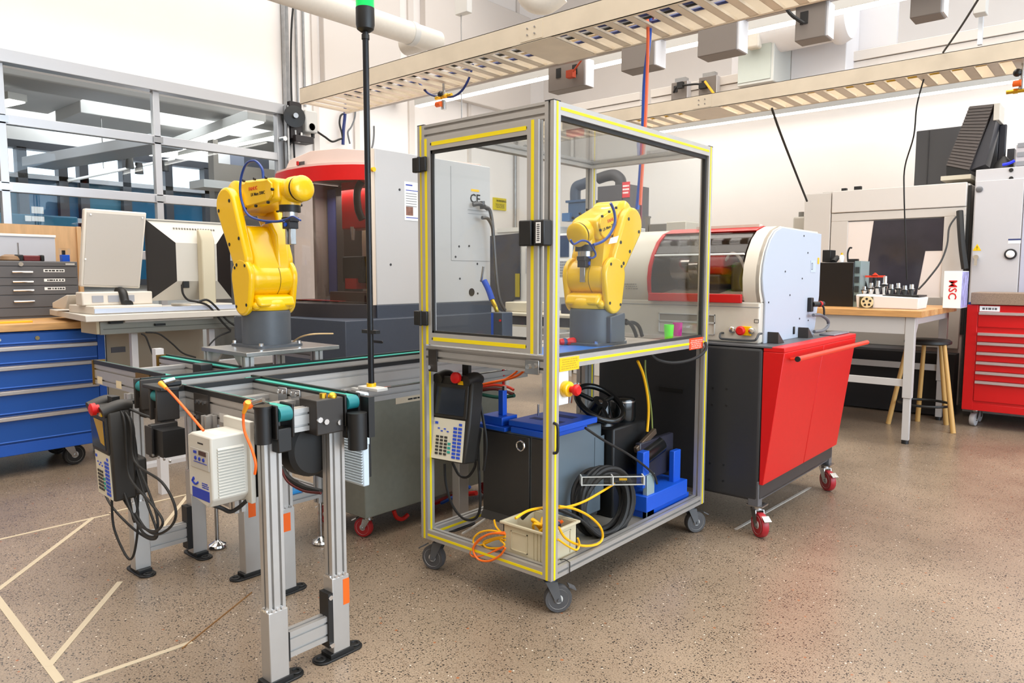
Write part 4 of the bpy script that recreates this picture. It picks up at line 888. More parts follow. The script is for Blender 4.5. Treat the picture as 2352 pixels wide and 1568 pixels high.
# --- teach pendants ---------------------------------------------------------------------
def pendant(loc, rotz, tilt, label, glare=False, strap=True):
    t = thing('teach_pendant', label, 'teach pendant', loc, 'robot teach pendants', rotz); OFF[t.name] = Vector((0, 0, 0))
    # local: face towards -Y, width X, height Z, hung at top z=0
    PB = M('pendant_black', '#26231f', .5)
    R = Matrix.Rotation(tilt, 3, 'X') @ Matrix.Scale(1.33, 3)
    def put(n, mb, mt, par=None, bev=0, lab=None):
        mb.v = [tuple(R @ Vector(v)) for v in mb.v]; return part(n, mb, mt, par or t, bevel=bev, label=lab)
    m = MB(); m.prism([(-.075, -.30), (.075, -.30), (.085, -.17), (.085, -.03), (.07, -.01), (-.07, -.01), (-.085, -.03), (-.085, -.17)], 'y', -.02, .045); b = put('body', m, PB, bev=.008)
    put('rear_grip', MB().prism([(-.06, -.30), (.06, -.30), (.07, -.18), (-.07, -.18)], 'y', .04, .085), PB, bev=.012)
    for s in (-1, 1): put('grip_horn', MB().tube([(s*.06, -.03, -.022), (s*.062, .02, -.008), (s*.06, .05, -.015)], .020, n=14), PB)
    put('bezel', MB().box(-.072, -.026, -.15, .072, -.018, -.035), PB, bev=.003)
    sc = put('screen', MB().box(-.060, -.028, -.14, .060, -.025, -.048), M('pendant_screen', '#2b3038', .12), lab='dark display screen')
    if glare: put('glare_patch', MB().add([(-.03, -.0284, -.048), (.055, -.0284, -.048), (.055, -.0284, -.125), (.02, -.0284, -.12)], [(3, 2, 1, 0)]), M('glare_yellow', '#b99000', .4), sc)  # yellow glare on the screen, painted as a flat patch
    kp = put('keypad_sheet', MB().box(-.066, -.0225, -.295, .066, -.0195, -.155), M('keypad_cream', '#d9d2bd', .5))
    k1, k2, k3 = MB(), MB(), MB()
    for r in range(9):
        for c in range(2): k1.box(.022+c*.02, -.0245, -.18-r*.0122, .037+c*.02, -.022, -.188-r*.0122)
    for r in range(6):
        for c in range(3): k2.box(-.05+c*.018, -.0245, -.215-r*.0115, -.038+c*.018, -.022, -.222-r*.0115)
    k1.box(-.058, -.0245, -.168, -.046, -.022, -.176); k1.box(.044, -.0245, -.166, .056, -.022, -.174)
    for r in range(3): k3.box(.002, -.0245, -.235-r*.014, .014, -.022, -.243-r*.014)
    for c in range(4): k1.box(-.045+c*.013, -.0245, -.188-(c % 2)*.008, -.037+c*.013, -.022, -.192-(c % 2)*.008)
    put('key', k1, M('key_blue', '#2a4fc4', .5), kp); put('key', k2, M('key_dark', '#3a3833', .5), kp); put('key', k3, GRN, kp)
    e = put('stop_button', MB().lathe((.03, -.028, -.012), (0, -1, 0), [(.013, 0), (.013, .008), (.019, .010), (.019, .022), (.012, .026)], n=20), RED)
    put('yellow_ring', MB().box(.03, -.03, -.035, .05, -.022, -.022), YEL, e)
    return t
pl = W(232, 935, y=.86)
PL = W(242, 925, y=1.14)
p1 = pendant(tuple(PL), radians(-3), radians(2), 'black teach pendant hung at the far left below the conveyor end, screen glaring yellow', glare=True)
p2 = pendant((-2.345, 2.33, .925), radians(8), radians(-8), 'black teach pendant with a red stop button hung inside the lower left of the cage')
solo('pendant_bracket', MB().box(-2.36, 2.38, .9, -2.32, 2.40, 1.02).box(-2.40, 2.34, .905, -2.29, 2.395, .915), BLK, 'black bracket holding the pendant inside the cage', 'bracket')
solo('pendant_bracket', MB().box(PL.x-.03, PL.y+.03, PL.z-.02, PL.x+.02, 1.34, PL.z-.005).box(PL.x-.03, PL.y+.02, PL.z-.02, PL.x+.02, PL.y+.05, PL.z+.02), BLK, 'black bracket holding the left pendant at the conveyor end', 'bracket')
def cab(pts, y, r, lab, m=None): solo('pendant_cable', MB().tube([W(a, b, y=y) for a, b in pts], r, n=7, sub=6), m or BLK2, lab, 'cable', 'pendant cables')
loops = [[(262, 930), (285, 960), (292, 1040), (300, 1100), (350, 1160), (375, 1200), (355, 1222), (320, 1205), (300, 1170), (280, 1110), (268, 1040)],
         [(270, 930), (300, 970), (310, 1060), (372, 1108), (403, 1165), (398, 1205), (365, 1228), (335, 1215), (312, 1180)],
         [(275, 925), (305, 975), (312, 1050), (340, 1125), (362, 1190), (358, 1232), (330, 1225), (305, 1180), (275, 1130), (262, 1080)],
         [(266, 940), (290, 1000), (300, 1100), (318, 1180), (312, 1260), (300, 1286), (282, 1262), (262, 1210), (258, 1150), (262, 1135)],
         [(240, 1132), (258, 1165), (290, 1200), (320, 1225), (350, 1240), (362, 1225), (340, 1160), (315, 1080), (300, 1000), (272, 940)],
         [(258, 925), (280, 1000), (290, 1100), (310, 1200), (318, 1130), (310, 1010), (285, 940)]]
for i, l in enumerate(loops): cab(l, 1.16+.014*i, .0052, ('outermost', 'widest right-hand', 'second inner', 'lowest hanging', 'lower front', 'innermost')[i]+' loop of black pendant cable hanging at the left')
solo('pendant_cable', MB().tube([W(258, 920, y=1.2), W(285, 935, y=1.2), W(320, 950, y=1.18), W(352, 962, y=1.16)], .005), BLK2, 'black cable running from the left pendant to the black control cabinet', 'cable')
for i, l in enumerate([[(1022, 1065), (1025, 1110), (1040, 1160), (1065, 1190), (1090, 1192), (1103, 1170), (1103, 1120), (1100, 1060), (1098, 960), (1092, 900)],
          [(1040, 1062), (1055, 1090), (1075, 1095), (1092, 1070), (1090, 1045)], [(1098, 900), (1110, 960), (1118, 1020), (1112, 1080)]]):
    solo('pendant_cable', MB().tube([W(a, b, y=2.40) for a, b in l], .0065, n=7, sub=6), BLK2, ('large loop of black cable hanging from the caged pendant', 'small loop of black cable behind the caged pendant keypad', 'black cable hanging right of the caged pendant')[i], 'cable', 'pendant cables')
# ================================================================ ROBOT CAGE
X0, X1, Y0, Y1, Z0, Z1 = -2.466, -1.703, 2.212, 3.553, .16, 2.03
P_ = .044
cg = thing('robot_cage', 'tall rolling cage of aluminium profiles with yellow strips and clear panels round the right-hand robot', 'machine enclosure', ((X0+X1)/2, (Y0+Y1)/2, 0))
def strip(par, *b, lab=None): return part('cover_strip', MB().box(*b), YSTR, par)
sw = .0055
def post(x0, y0, covers):
    m = MB(); m.slot('z', Z0, Z1, x0, x0+P_, y0, y0+P_); p = part('post', m, ALU, cg)
    part('end_cap', MB().box(x0, y0, Z1, x0+P_, y0+P_, Z1+.004), BLK, p)
    cx, cy = x0+P_/2, y0+P_/2
    for f, za, zb in covers:
        if f == '-y': strip(p, cx-sw, y0-.0012, za, cx+sw, y0+.004, zb)
        if f == '+x': strip(p, x0+P_-.004, cy-sw, za, x0+P_+.0012, cy+sw, zb)
        if f == '-x': strip(p, x0-.0012, cy-sw, za, x0+.004, cy+sw, zb)
        if f == '+y': strip(p, cx-sw, y0+P_-.004, za, cx+sw, y0+P_+.0012, zb)
    return p
pn = post(X1-P_, Y0, [('-y', Z0, 1.50), ('+x', Z0, Z1), ('-x', Z0, .98)])
post(X0, Y0, [('-y', Z0, Z1), ('+x', Z0, 1.0)])
post(X1-P_, Y1-P_, [('+x', Z0, Z1)]); post(X0, Y1-P_, [('-y', Z0, 1.0), ('+x', Z0, Z1)])
def rail(axis, a0, a1, c0, c1, z0, z1, nz=1, cov=None, name='rail'):
    m = MB()
    m.slot(axis, a0, a1, c0, c1, z0, z1, 1, nz); r = part(name, m, ALU, cg); zc = (z0+z1)/2
    for f in cov or []:
        if f == '-y': strip(r, a0, c0-.0012, zc-sw, a1, c0+.004, zc+sw)
        if f == '+x': strip(r, c1-.004, a0, zc-sw, c1+.0012, a1, zc+sw)
        if f == '+y': strip(r, a0, c1-.004, zc-sw, a1, c1+.0012, zc+sw)
        if f == '-x': strip(r, c0-.0012, a0, zc-sw, c0+.004, a1, zc+sw)
    return r
XA, XB = X0+P_, X1-P_; YA2, YB2 = Y0+P_, Y1-P_
# bottom, middle, top rails on each side
rail('x', XA, XB, Y0, Y0+P_, Z0, Z0+P_, cov=['-y']); rail('y', YA2, YB2, X1-P_, X1, Z0, Z0+P_); rail('x', XA, XB, Y1-P_, Y1, Z0, Z0+P_, cov=['-y']); rail('y', YA2, YB2, X0, X0+P_, Z0, Z0+P_, cov=['+x'])
rail('x', XA, XB, Y0, Y0+P_, .992, 1.06, nz=2); rail('y', YA2, YB2, X1-P_, X1, 1.008, 1.055, cov=['+x']); rail('x', XA, XB, Y1-P_, Y1, 1.0, 1.05); rail('y', YA2, YB2, X0, X0+P_, .992, 1.05)
rail('x', XA, XB, Y0, Y0+P_, 1.968, Z1, nz=2); rail('y', YA2, YB2, X1-P_, X1, Z1-P_-.004, Z1, cov=['+x']); rail('x', XA, XB, Y1-P_, Y1, Z1-P_, Z1); rail('y', YA2, YB2, X0, X0+P_, Z1-P_, Z1)
GSK = M('black_gasket', '#23211f', .6)
g = MB(); gx0, gx1 = X1-.03, X1-.012
g.box(gx0, YA2, 1.055, gx1, YB2, 1.067); g.box(gx0, YA2, Z1-P_-.02, gx1, YB2, Z1-P_-.004); g.box(gx0, YB2-.014, 1.067, gx1, YB2, Z1-P_-.02); g.box(gx0, YA2, 1.067, gx1, YA2+.004, Z1-P_-.02)
part('gasket', g, GSK, cg)
part('clear_panel', MB().box(X1-.024, YA2, 1.06, X1-.019, YB2, Z1-P_), ACRY, cg, label='clear acrylic side panel')
part('clear_panel', MB().box(XA, Y1-.024, 1.05, XB, Y1-.019, Z1-P_), ACRY, cg)
part('clear_panel', MB().box(X0+.019, YA2, 1.05, X0+.024, YB2, Z1-P_), ACRY, cg)
part('clear_panel', MB().box(XA, YA2, Z1-.024, XB, YB2, Z1-.019), ACRY, cg)
# table surface
part('table_board', MB().box(X0+.046, Y0+.046, 1.005, X1-.046, Y1-.046, 1.028), M('table_board', '#b9afa4', .4, noise=.04), cg)
mat_ = part('blue_mat', MB().prism([(X0+.30, Y0+.05), (X1-.05, Y0+.05), (X1-.05, 3.05), (X1-.14, 3.10), (X0+.30, 2.85)], 'z', 1.028, 1.0305), M('blue_mat', '#2c6cc0', .35), cg)
# door
dx0, dx1, dz0, dz1 = -2.405, -1.752, 1.07, 1.962; yf, yr = Y0-.032, Y0-.002
w = .055
dr = part('door_stile', MB().slot('z', dz0, dz1, dx0, dx0+w, yf, yr), ALU, cg)
s2 = part('door_stile', MB().slot('z', dz0, dz1, dx1-w, dx1, yf, yr), ALU, cg)
r3 = part('door_rail', MB().slot('x', dx0+w, dx1-w, yf, yr, dz0, dz0+w*.95), ALU, cg)
r4 = part('door_rail', MB().slot('x', dx0+w, dx1-w, yf, yr, dz1-w*.95, dz1), ALU, cg)
strip(dr, dx0+w/2-.007, yf-.0012, dz0, dx0+w/2+.007, yf+.003, dz1); strip(s2, dx1-w/2-.007, yf-.0012, dz0, dx1-w/2+.007, yf+.003, dz1)
strip(r3, dx0+w+.01, yf-.0012, dz0+w*.475-.008, dx1-w-.005, yf+.003, dz0+w*.475+.008); strip(r4, dx0+w+.01, yf-.0012, dz1-w*.475-.008, dx1-w-.005, yf+.003, dz1-w*.475+.008)
g = MB(); a, b, c, d = dx0+w, dx1-w, dz0+w*.95, dz1-w*.95
g.box(a, yf+.004, c, a+.010, yf+.016, d); g.box(a, yf+.004, c, b, yf+.016, c+.010); g.box(a, yf+.004, d-.014, b, yf+.016, d); g.box(b-.003, yf+.004, c, b, yf+.016, d)
part('gasket', g, GSK, cg); part('door_pane', MB().box(a, yf+.010, c, b, yf+.014, d), ACRY, cg, label='clear acrylic door pane')
for zz in (1.855, 1.185):
    m = MB(); m.box(-2.452, yf-.014, zz-.032, -2.412, yf+.01, zz+.032); m.box(-2.404, yf-.014, zz-.032, -2.368, yf+.0, zz+.032); m.cyl((-2.408, yf-.012, zz-.034), (-2.408, yf-.012, zz+.034), .008, n=12); m.box(-2.452, yf+.01, zz-.02, -2.42, Y0, zz+.02); part('hinge', m, BLK, cg, bevel=.004)
m = MB(); m.box(-1.826, yf-.028, 1.487, -1.765, yf, 1.585); lt = part('latch', m, BLK, cg, bevel=.005)
part('latch_keeper', MB().box(-1.760, Y0-.052, 1.487, -1.708, Y0, 1.585), BLK, lt, bevel=.005); part('latch_label', MB().box(-1.745, Y0-.0535, 1.497, -1.722, Y0-.052, 1.575), PAPER, lt)
marks(lt, M('grey_print', '#55565a', .6), 'y', Y0-.0535, -1.741, 1.503, -1.726, 1.57, 9, 2, .6)
# stickers
p0 = part('warning_label', MB().box(X1, Y0+.045, .998, X1+.0022, Y0+.175, 1.052), YEL, cg)
marks(p0, M('faded_print', '#b89a10', .6), 'x', X1+.0022, Y0+.055, 1.003, Y0+.165, 1.048, 5, 9, .4)
a = W(1583, 800, x=X1); b = W(1616, 780, x=X1)
p0 = part('warning_label', MB().box(X1, a.y, 1.000, X1+.0022, b.y-.01, 1.058), M('orange_label', '#ee4a20', .5), cg)
marks(p0, M('pale_print', '#f5a090', .6), 'x', X1+.0022, a.y+.008, 1.003, b.y-.018, 1.05, 5, 10, .6)
m = MB(); z = .70; part('pull_handle', MB().tube([(X1, Y0+.012, .80), (X1+.018, Y0+.012, .79), (X1+.02, Y0+.012, .74), (X1+.018, Y0+.012, .69), (X1, Y0+.012, .68)], .006), BLK, cg)
# brackets below the door
m = MB(); m.box(-1.835, Y0-.008, .985, -1.765, Y0-.002, 1.042); bk = part('corner_plate', m, STEEL, cg, bevel=.002)
part('bolt', MB().cyl((-1.815, Y0-.008, 1.015), (-1.815, Y0-.016, 1.015), .01, n=8).cyl((-1.785, Y0-.008, 1.02), (-1.785, Y0-.016, 1.02), .01, n=8), CHR, bk)
m = MB(); m.box(-2.40, Y0-.008, .945, -2.345, Y0-.002, 1.045); bk = part('corner_plate', m, DKSLOT, cg, bevel=.002); part('bolt', MB().cyl((-2.385, Y0-.008, .965), (-2.385, Y0-.016, .965), .01, n=8), CHR, bk)
# e-stop
a = W(1305, 875, x=X1-.02)
m = MB(); m.box(X1-.07, Y0+.05, .86, X1-.012, Y0+.125, 1.0); es = part('stop_box', m, PAPER, cg, bevel=.004)
c = Vector((X1-.012, Y0+.095, .925))
part('yellow_collar', MB().lathe(c, (1, 0, 0), [(.03, 0), (.034, .01), (.03, .028), (.024, .032)], n=24), YEL, es)
part('stop_button', MB().lathe(c+Vector((.028, 0, 0)), (1, 0, 0), [(.012, 0), (.014, .02), (.022, .024), (.023, .036), (.017, .044)], n=20), RED, es)
# bottom plate
part('bottom_board', MB().box(X0+.30, Y0+.046, Z0+.006, X1-.046, Y1-.046, Z0+.02), M('cage_floor', '#8f8a80', .5), cg)
solo('cable_tie', MB().tube([(X1+.004, Y0+.12, Z0-.004), (X1+.004, Y0+.12, Z0+.045), (X1-.02, Y0+.118, Z0+.052), (X1-.047, Y0+.12, Z0+.045)], .002, sub=1), BLK, 'black cable tie round the lower right rail of the cage', 'cable tie')
GW = M('grey_wheel', '#4c4b4c', .55)
for (x, y, a_) in ((X0+.06, Y0+.06, 195), (X1-.05, Y0+.06, 50), (X1-.05, Y1-.06, 60), (X0+.06, Y1-.06, 120)):
    caster(cg, x, y, Z0, .058, GW, w=.035, ang=radians(a_), fm=M('caster_grey', '#57585a', .4))
# leads leaving the cage
solo('loose_cord', MB().tube([W(1492, 808, x=-1.75), W(1510, 825, x=-1.74), W(1545, 832, x=-1.72), W(1585, 826, x=-1.70), W(1612, 812, x=-1.69), W(1622, 797, x=-1.68), W(1620, 785, x=-1.69)], .008), BLK2, 'black power cord sagging below the orange label on the cage rail', 'cord')
# ---------------- things on the cage table
def tumbler(px, py, y_, m_, lab, r=.026, h=.09):
    p = W(px, py, z=1.03); b = MB(); b.lathe((p.x, p.y, 1.03), (0, 0, 1), [(r*.78, 0), (r, h), (r*.93, h), (r*.7, .008)], n=24); solo('plastic_cup', b, m_, lab, 'cup', smooth=40)
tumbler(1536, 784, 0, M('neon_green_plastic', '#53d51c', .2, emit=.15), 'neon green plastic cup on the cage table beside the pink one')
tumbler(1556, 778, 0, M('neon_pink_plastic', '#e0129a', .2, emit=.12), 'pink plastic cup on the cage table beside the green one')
p = W(1300, 790, z=1.035)
t = thing('screwdriver', 'red and blue screwdriver handle lying on the blue mat at the cage post', 'screwdriver', p)
part('handle', MB().lathe(p+Vector((-.02, -.03, .012)), (.4, 1, 0), [(.014, 0), (.017, .02), (.012, .04), (.018, .06), (.02, .085), (.012, .10)], n=14), RED, t); part('blade', MB().cyl(p+Vector((-.02, -.03, .012)), p+Vector((-.06, -.13, .010)), .004, n=8), STEEL, t)
part('grip', MB().lathe(p+Vector((-.012, -.01, .013)), (.4, 1, 0), [(.0165, 0), (.0185, .01), (.014, .02)], n=14), M('grip_blue', '#25406a', .5), t)
for i, pts in enumerate(([(1437, 735), (1450, 745), (1458, 760), (1462, 772)], [(1438, 742), (1455, 740), (1468, 750), (1475, 771)])):
    solo('cable', MB().tube([W(a, b, x=-2.02-.02*i) for a, b in pts], .010), BLK2, ('inner', 'outer')[i]+' thick black cable curving from the caged robot base to the table', 'cable')
x = W(1098, 735, y=2.75)
t = thing('tool_holder', 'dark upright holder standing at the far left of the cage table', 'holder', (-2.36, 2.8, 1.03))
a = W(1127, 778, y=2.75); b = W(1154, 718, y=2.75)
part('case', MB().box(a.x, 2.75, 1.03, b.x, 2.83, b.z), NAVY, t, bevel=.004); part('blue_stripe', MB().box(a.x+.005, 2.748, 1.035, a.x+.02, 2.75, b.z-.004), BLUEP, t)
part('red_lamp', MB().cyl((b.x-.012, 2.748, b.z-.04), (b.x-.012, 2.742, b.z-.04), .006, n=8), RED, t)
pb = [W(1108, 650, y=2.78), W(1122, 672, y=2.78), W(1132, 690, y=2.78)]
t = thing('air_gun', 'blue hand air blow gun with a brass hose hanging beside the cage back post', 'air gun', pb[0])
part('nozzle', MB().tube([W(1110, 612, y=2.78), W(1106, 640, y=2.78), W(1104, 646, y=2.78)], .006), STEEL, t)
part('gun_body', MB().tube([W(1112, 645, y=2.78), W(1122, 665, y=2.78), W(1130, 688, y=2.78)], .016, n=10), BLUEP, t); part('hose', MB().tube([W(1130, 688, y=2.78), W(1138, 705, y=2.78), W(1142, 718, y=2.79)], .011), M('brass', '#d8b13a', .3, .9), t)
# reel thing above the table, top of cage
solo('cable', MB().tube([W(1187, 325, y=3.3), W(1184, 345, y=3.3), W(1192, 355, y=3.3), W(1205, 352, y=3.3), W(1222, 345, y=3.3)], .008).sphere(W(1206, 340, y=3.3), .02), BLK2, 'black cable coil fixed at the top inside of the cage door', 'cable')
# ---------------- things on the cage bottom shelf
t = thing('controller_cabinet', 'dark grey robot controller cabinet on the cage bottom shelf, steel ring on its front', 'cabinet', (-2.05, 2.75, Z0+.02))
KG = M('controller_grey', '#66727a', .4)
cx0, cx1, cy0, cy1, cz0, cz1 = -2.33, -1.95, 2.50, 2.93, .22, .655
part('body', MB().box(cx0, cy0, cz0, cx1, cy1, cz1), KG, t, bevel=.006)
part('front_door', MB().box(cx0+.0, cy0-.012, cz0+.03, cx0+.285, cy0, cz1-.01), M('controller_door', '#33312f', .45), t, bevel=.003); part('side_strip', MB().box(cx0+.295, cy0-.008, cz0+.03, cx1-.0, cy0, cz1-.01), M('controller_door', '#33312f', .45), t)
part('base_skirt', MB().prism([(cy0-.03, cz0), (cy0+.02, cz0-.02), (cy1, cz0-.02), (cy1, cz0+.06), (cy0, cz0+.06)], 'x', cx0, cx1-.02), M('controller_skirt', '#3c3936', .5), t)
q = W(1200, 1022, y=cy0-.02); part('lifting_ring', MB().tube([q+Vector((.022*cos(a), -.012, .022*sin(a))) for a in [2*pi*k/10 for k in range(10)]], .005, closed=True, sub=2), CHR, t)
part('side_vent', MB().box(cx1, cy0+.37, cz0+.10, cx1+.003, cy0+.45, cz1-.06), KG, t)
bz = cz1
t = thing('printed_fixture', 'blue 3D printed tray with pins on the controller cabinet inside the cage', 'fixture', (-1.97, 2.75, bz))
part('lower_plate', MB().box(-2.15, 2.48, bz, -1.93, 2.78, bz+.028), BLUEP, t, bevel=.004); part('upper_plate', MB().box(-2.17, 2.49, bz+.028, -1.90, 2.82, bz+.056), BLUEP, t, bevel=.004)
part('slot_marks', MB().box(-2.12, 2.58, bz+.056, -2.05, 2.62, bz+.0568).box(-2.02, 2.58, bz+.056, -1.94, 2.62, bz+.0568).box(-2.10, 2.70, bz+.056, -1.96, 2.75, bz+.0568), M('dark_blue_slot', '#0a2a6c', .6), t)
for k in range(3): part('pin', MB().cyl((-2.13+.04*k, 2.66, bz+.056), (-2.13+.04*k, 2.66, bz+.11), .005, n=10), STEEL, t)
t = thing('printed_fixture', 'blue 3D printed block with an upright post, on the left of the caged controller cabinet', 'fixture', (-2.22, 2.6, bz))
part('base_plate', MB().box(-2.36, 2.47, bz+.0, -2.175, 2.64, bz+.02), BLUEP, t, bevel=.003); part('block', MB().box(-2.34, 2.49, bz+.02, -2.21, 2.60, bz+.06), BLUEP, t, bevel=.003)
part('post', MB().box(-2.27, 2.53, bz+.06, -2.24, 2.56, bz+.18), BLUEP, t, bevel=.003); part('clip', MB().box(-2.25, 2.535, bz+.18, -2.235, 2.55, bz+.2), STEEL, t)
# hanging cable bundles
for i, (pts, m_, r, lab) in enumerate(([([(1100, 885), (1130, 878), (1160, 872), (1190, 862), (1210, 845)], ORG, .007, 'upper orange cable of the bundle behind the cage pendant'),
        ([(1100, 890), (1135, 884), (1165, 888), (1180, 895)], M('red_cable', '#d2361c', .5), .008, 'red cable of the bundle behind the cage pendant'),
        ([(1100, 897), (1140, 893), (1180, 905)], M('dark_red_cable', '#5a1512', .5), .009, 'dark red cable of the bundle behind the cage pendant'),
        ([(1102, 905), (1145, 912), (1182, 908)], M('green_cable', '#0e4a3c', .5), .010, 'dark green cable of the bundle behind the cage pendant'),
        ([(1160, 872), (1185, 855), (1195, 838)], ORG, .006, 'short orange cable rising to the cage middle rail')])):
    solo('cable', MB().tube([W(a, b, y=2.9) for a, b in pts], r), m_, lab, 'cable')
solo('cable', MB().tube([W(1155, 835, y=3.1), W(1157, 870, y=3.1), W(1155, 920, y=3.1), W(1153, 945, y=3.1)], .008), RED, 'red cable hanging vertically behind the blue printed post', 'cable')
for i in range(4): solo('cable', MB().tube([W(1332-3*i, 880, x=-2.3), W(1318-4*i, 895, x=-2.3), W(1312-4*i, 925, x=-2.3)], .006), (M('copper_cable', '#b86a45', .4), PAPER)[i % 2], ('first', 'second', 'third', 'fourth')[i]+' of four copper and white wires curving right of the stop button', 'cable', )
solo('wiring_duct', MB().slot('z', .40, 1.0, -2.44, -2.38, 3.40, 3.46), ALU, 'aluminium upright behind the controller cabinet inside the cage', 'profile')
# yellow cables right
solo('cable', MB().tube([W(1465, 828, x=-1.85), W(1478, 860, x=-1.85), W(1488, 910, x=-1.85), W(1490, 950, x=-1.85), W(1487, 990, x=-1.85)], .007), YCAB, 'yellow cable hanging in the right half of the cage bottom', 'cable')
solo('cable', MB().tube([W(1482, 826, x=-1.87), W(1483, 860, x=-1.87), W(1492, 910, x=-1.87), W(1497, 950, x=-1.87), W(1499, 992, x=-1.87)], .005), M('olive_cable', '#76803e', .5), 'olive green cable hanging beside the yellow one in the cage', 'cable')
# steering wheel unit
GLB = M('gloss_black', '#101314', .18)
sc_ = W(1378, 925, x=-1.98)
t = thing('steering_wheel', 'glossy black steering wheel controller behind the blue printed tray', 'steering wheel', (sc_.x, sc_.y, .7))
u = (W(1428, 902, x=-1.98)-W(1318, 952, x=-1.98)).normalized(); n_ = Vector((.55, -.35, .76)); v_ = n_.cross(u).normalized(); n_ = u.cross(v_).normalized()
m = MB(); m.tube([sc_+u*(.125*cos(a))+v_*(.125*sin(a)) for a in [2*pi*k/20 for k in range(20)]], .015, n=12, closed=True, sub=2); part('rim', m, GLB, t)
m = MB(); m.cyl(sc_-n_*.05, sc_+n_*.01, .045, .04, n=20)
for a in (0, 2.1, 4.2): m.tube([sc_+u*(.03*cos(a))+v_*(.03*sin(a)), sc_+u*(.12*cos(a))+v_*(.12*sin(a))], .011, n=8)
part('hub', m, GLB, t); part('badge', MB().cyl(sc_+n_*.01, sc_+n_*.013, .012, n=12), STEEL, t)
m = MB(); m.cyl((sc_.x-.02, sc_.y+.06, .63), (sc_.x-.02, sc_.y+.06, sc_.z), .06, .03, n=16); part('column', m, GLB, t)
t = thing('black_equipment_box', 'tall black box under the steering wheel with a steel bracket on its side', 'equipment', (-1.98, 3.2, .18))
part('case', MB().box(-2.28, 2.96, .18, -1.90, 3.27, .63), BLK, t, bevel=.01)
a = W(1425, 938, x=-1.86); part('canister', MB().lathe((-1.98, 3.17, .63), (0, 0, 1), [(.06, 0), (.065, .02), (.065, .10), (.06, .115), (.045, .12)], n=24), GLB, t)
part('chrome_band', MB().lathe((-1.98, 3.17, .73), (0, 0, 1), [(.066, 0), (.0665, .004), (.066, .008)], n=24), STEEL, t)
q = W(1412, 1028, x=-1.84); part('bracket', MB().cbox((-1.845, 3.17, .545), (.02, .20, .03), rot=Matrix.Rotation(.35, 3, 'X')), M('bracket_bronze', '#6d5e50', .35, .6), t, bevel=.003)
part('cylinder', MB().cyl((-1.84, 3.10, .46), (-1.84, 3.3, .50), .045, n=20), GLB, t)
# blue stand with dark panel
t = thing('printed_stand', 'bright blue printed stand holding a dark screen in the right corner of the cage bottom', 'stand', (-1.80, 3.40, .18))
def bx(pa, pb, x, d, mat, nm, bev=.004):
    y0, z0, y1, z1 = xb(*pa, *pb, x); return part(nm, MB().box(x-d, y0, z0, x, y1, z1), mat, t, bevel=bev)
part('base', MB().box(-1.93, 3.04, .22, -1.755, 3.46, .30), BLUEP, t, bevel=.004)
part('foot_block', MB().box(-1.92, 3.06, .18, -1.765, 3.50, .22), BLUEP, t, bevel=.004)
bx((1478, 1122), (1493, 1034), -1.78, .04, BLUEP, 'upright'); bx((1548, 1116), (1565, 1030), -1.78, .03, BLUEP, 'upright')
bx((1470, 1110), (1548, 992), -1.83, .03, M('dark_panel', '#2a2a35', .3), 'dark_screen', .006)
# black cable coil
def coil(name, lab, cx, cy, cz, axis, rr, n, r, m_, jit=.012, ell=1.0, cat='cable', grp=None):
    ax = Vector(axis).normalized(); a = ax.cross(Vector((0, 0, 1))).normalized(); b = a.cross(ax).normalized(); pts = []
    for k in range(n*12):
        th = 2*pi*k/12; q = rr*(1+.10*sin(k*.37)+.04*sin(k*1.3)); pts.append(Vector((cx, cy, cz))+a*(q*cos(th)*ell)+b*(q*sin(th))+ax*(jit*sin(k*.23)*2))
    return solo(name, MB().tube(pts, r, n=7, sub=3), m_, lab, cat, grp)
cc = W(1398, 1180, x=-1.80)
coil('cable_coil', 'large coil of thick black cable standing in the cage bottom against the controller cabinet', -1.83, cc.y, .325, (1, -.25, .12), .145, 11, .012, BLK2, jit=.018)
solo('cable', MB().tube([W(1200, 1190, x=-1.98), W(1225, 1170, x=-1.93), W(1270, 1165, x=-1.86), W(1330, 1190, x=-1.80), W(1380, 1230, x=-1.775), W(1420, 1225, x=-1.765), W(1445, 1190, x=-1.765), W(1455, 1140, x=-1.77)], .009), BLK2, 'black cable sweeping from the beige bin to the large black coil', 'cable')
solo('cable', MB().tube([W(1345, 982, x=-1.78), W(1390, 1012, x=-1.77), W(1440, 1040, x=-1.77), W(1480, 1068, x=-1.76), W(1503, 1090, x=-1.755), W(1510, 1110, x=-1.755)], .006), BLK2, 'thin black cable slanting down from the blue tray to the blue stand', 'cable')
# clear organizer box on the coil
q0 = W(1337, 1114, x=-1.85); q1 = W(1480, 1112, z=q0.z)
t = thing('parts_box', 'long narrow clear plastic parts box balanced on the black cable coil', 'box', (-1.80, (q0.y+q1.y)/2, q0.z))
CL = glassmat('clear_plastic_box', (.80, .82, .80), .1, 1.5)
dv = (q1-q0); Lq = dv.length; Rq = Matrix.Rotation(atan2(dv.y, dv.x), 3, 'Z'); mq = (q0+q1)/2
def qb(u, v, w_, du, dv_, dw): return MB().cbox(mq+Rq @ Vector((u, v, w_)), (du, dv_, dw), rot=Rq)
part('box_shell', qb(0, .025, .019, Lq, .05, .036), CL, t, bevel=.003)
for w_ in (.001, .038): part('edge', qb(0, .0, w_, Lq, .004, .004), M('clear_edge', '#c9cac5', .3), t)
for u in (-Lq/2, 0, Lq/2): part('divider', qb(u, .02, .019, .006, .05, .04), M('clear_edge', '#c9cac5', .3), t)
part('yellow_part', qb(.05, .02, .02, .035, .01, .008), YCAB, t)
solo('bracket', MB().box(-1.79, 3.06, .18, -1.765, 3.13, .40).box(-1.85, 3.06, .18, -1.765, 3.13, .186), M('light_metal', '#a9c0c4', .35, .5), 'pale metal angle bracket standing right of the black cable coil', 'bracket', bevel=.002)
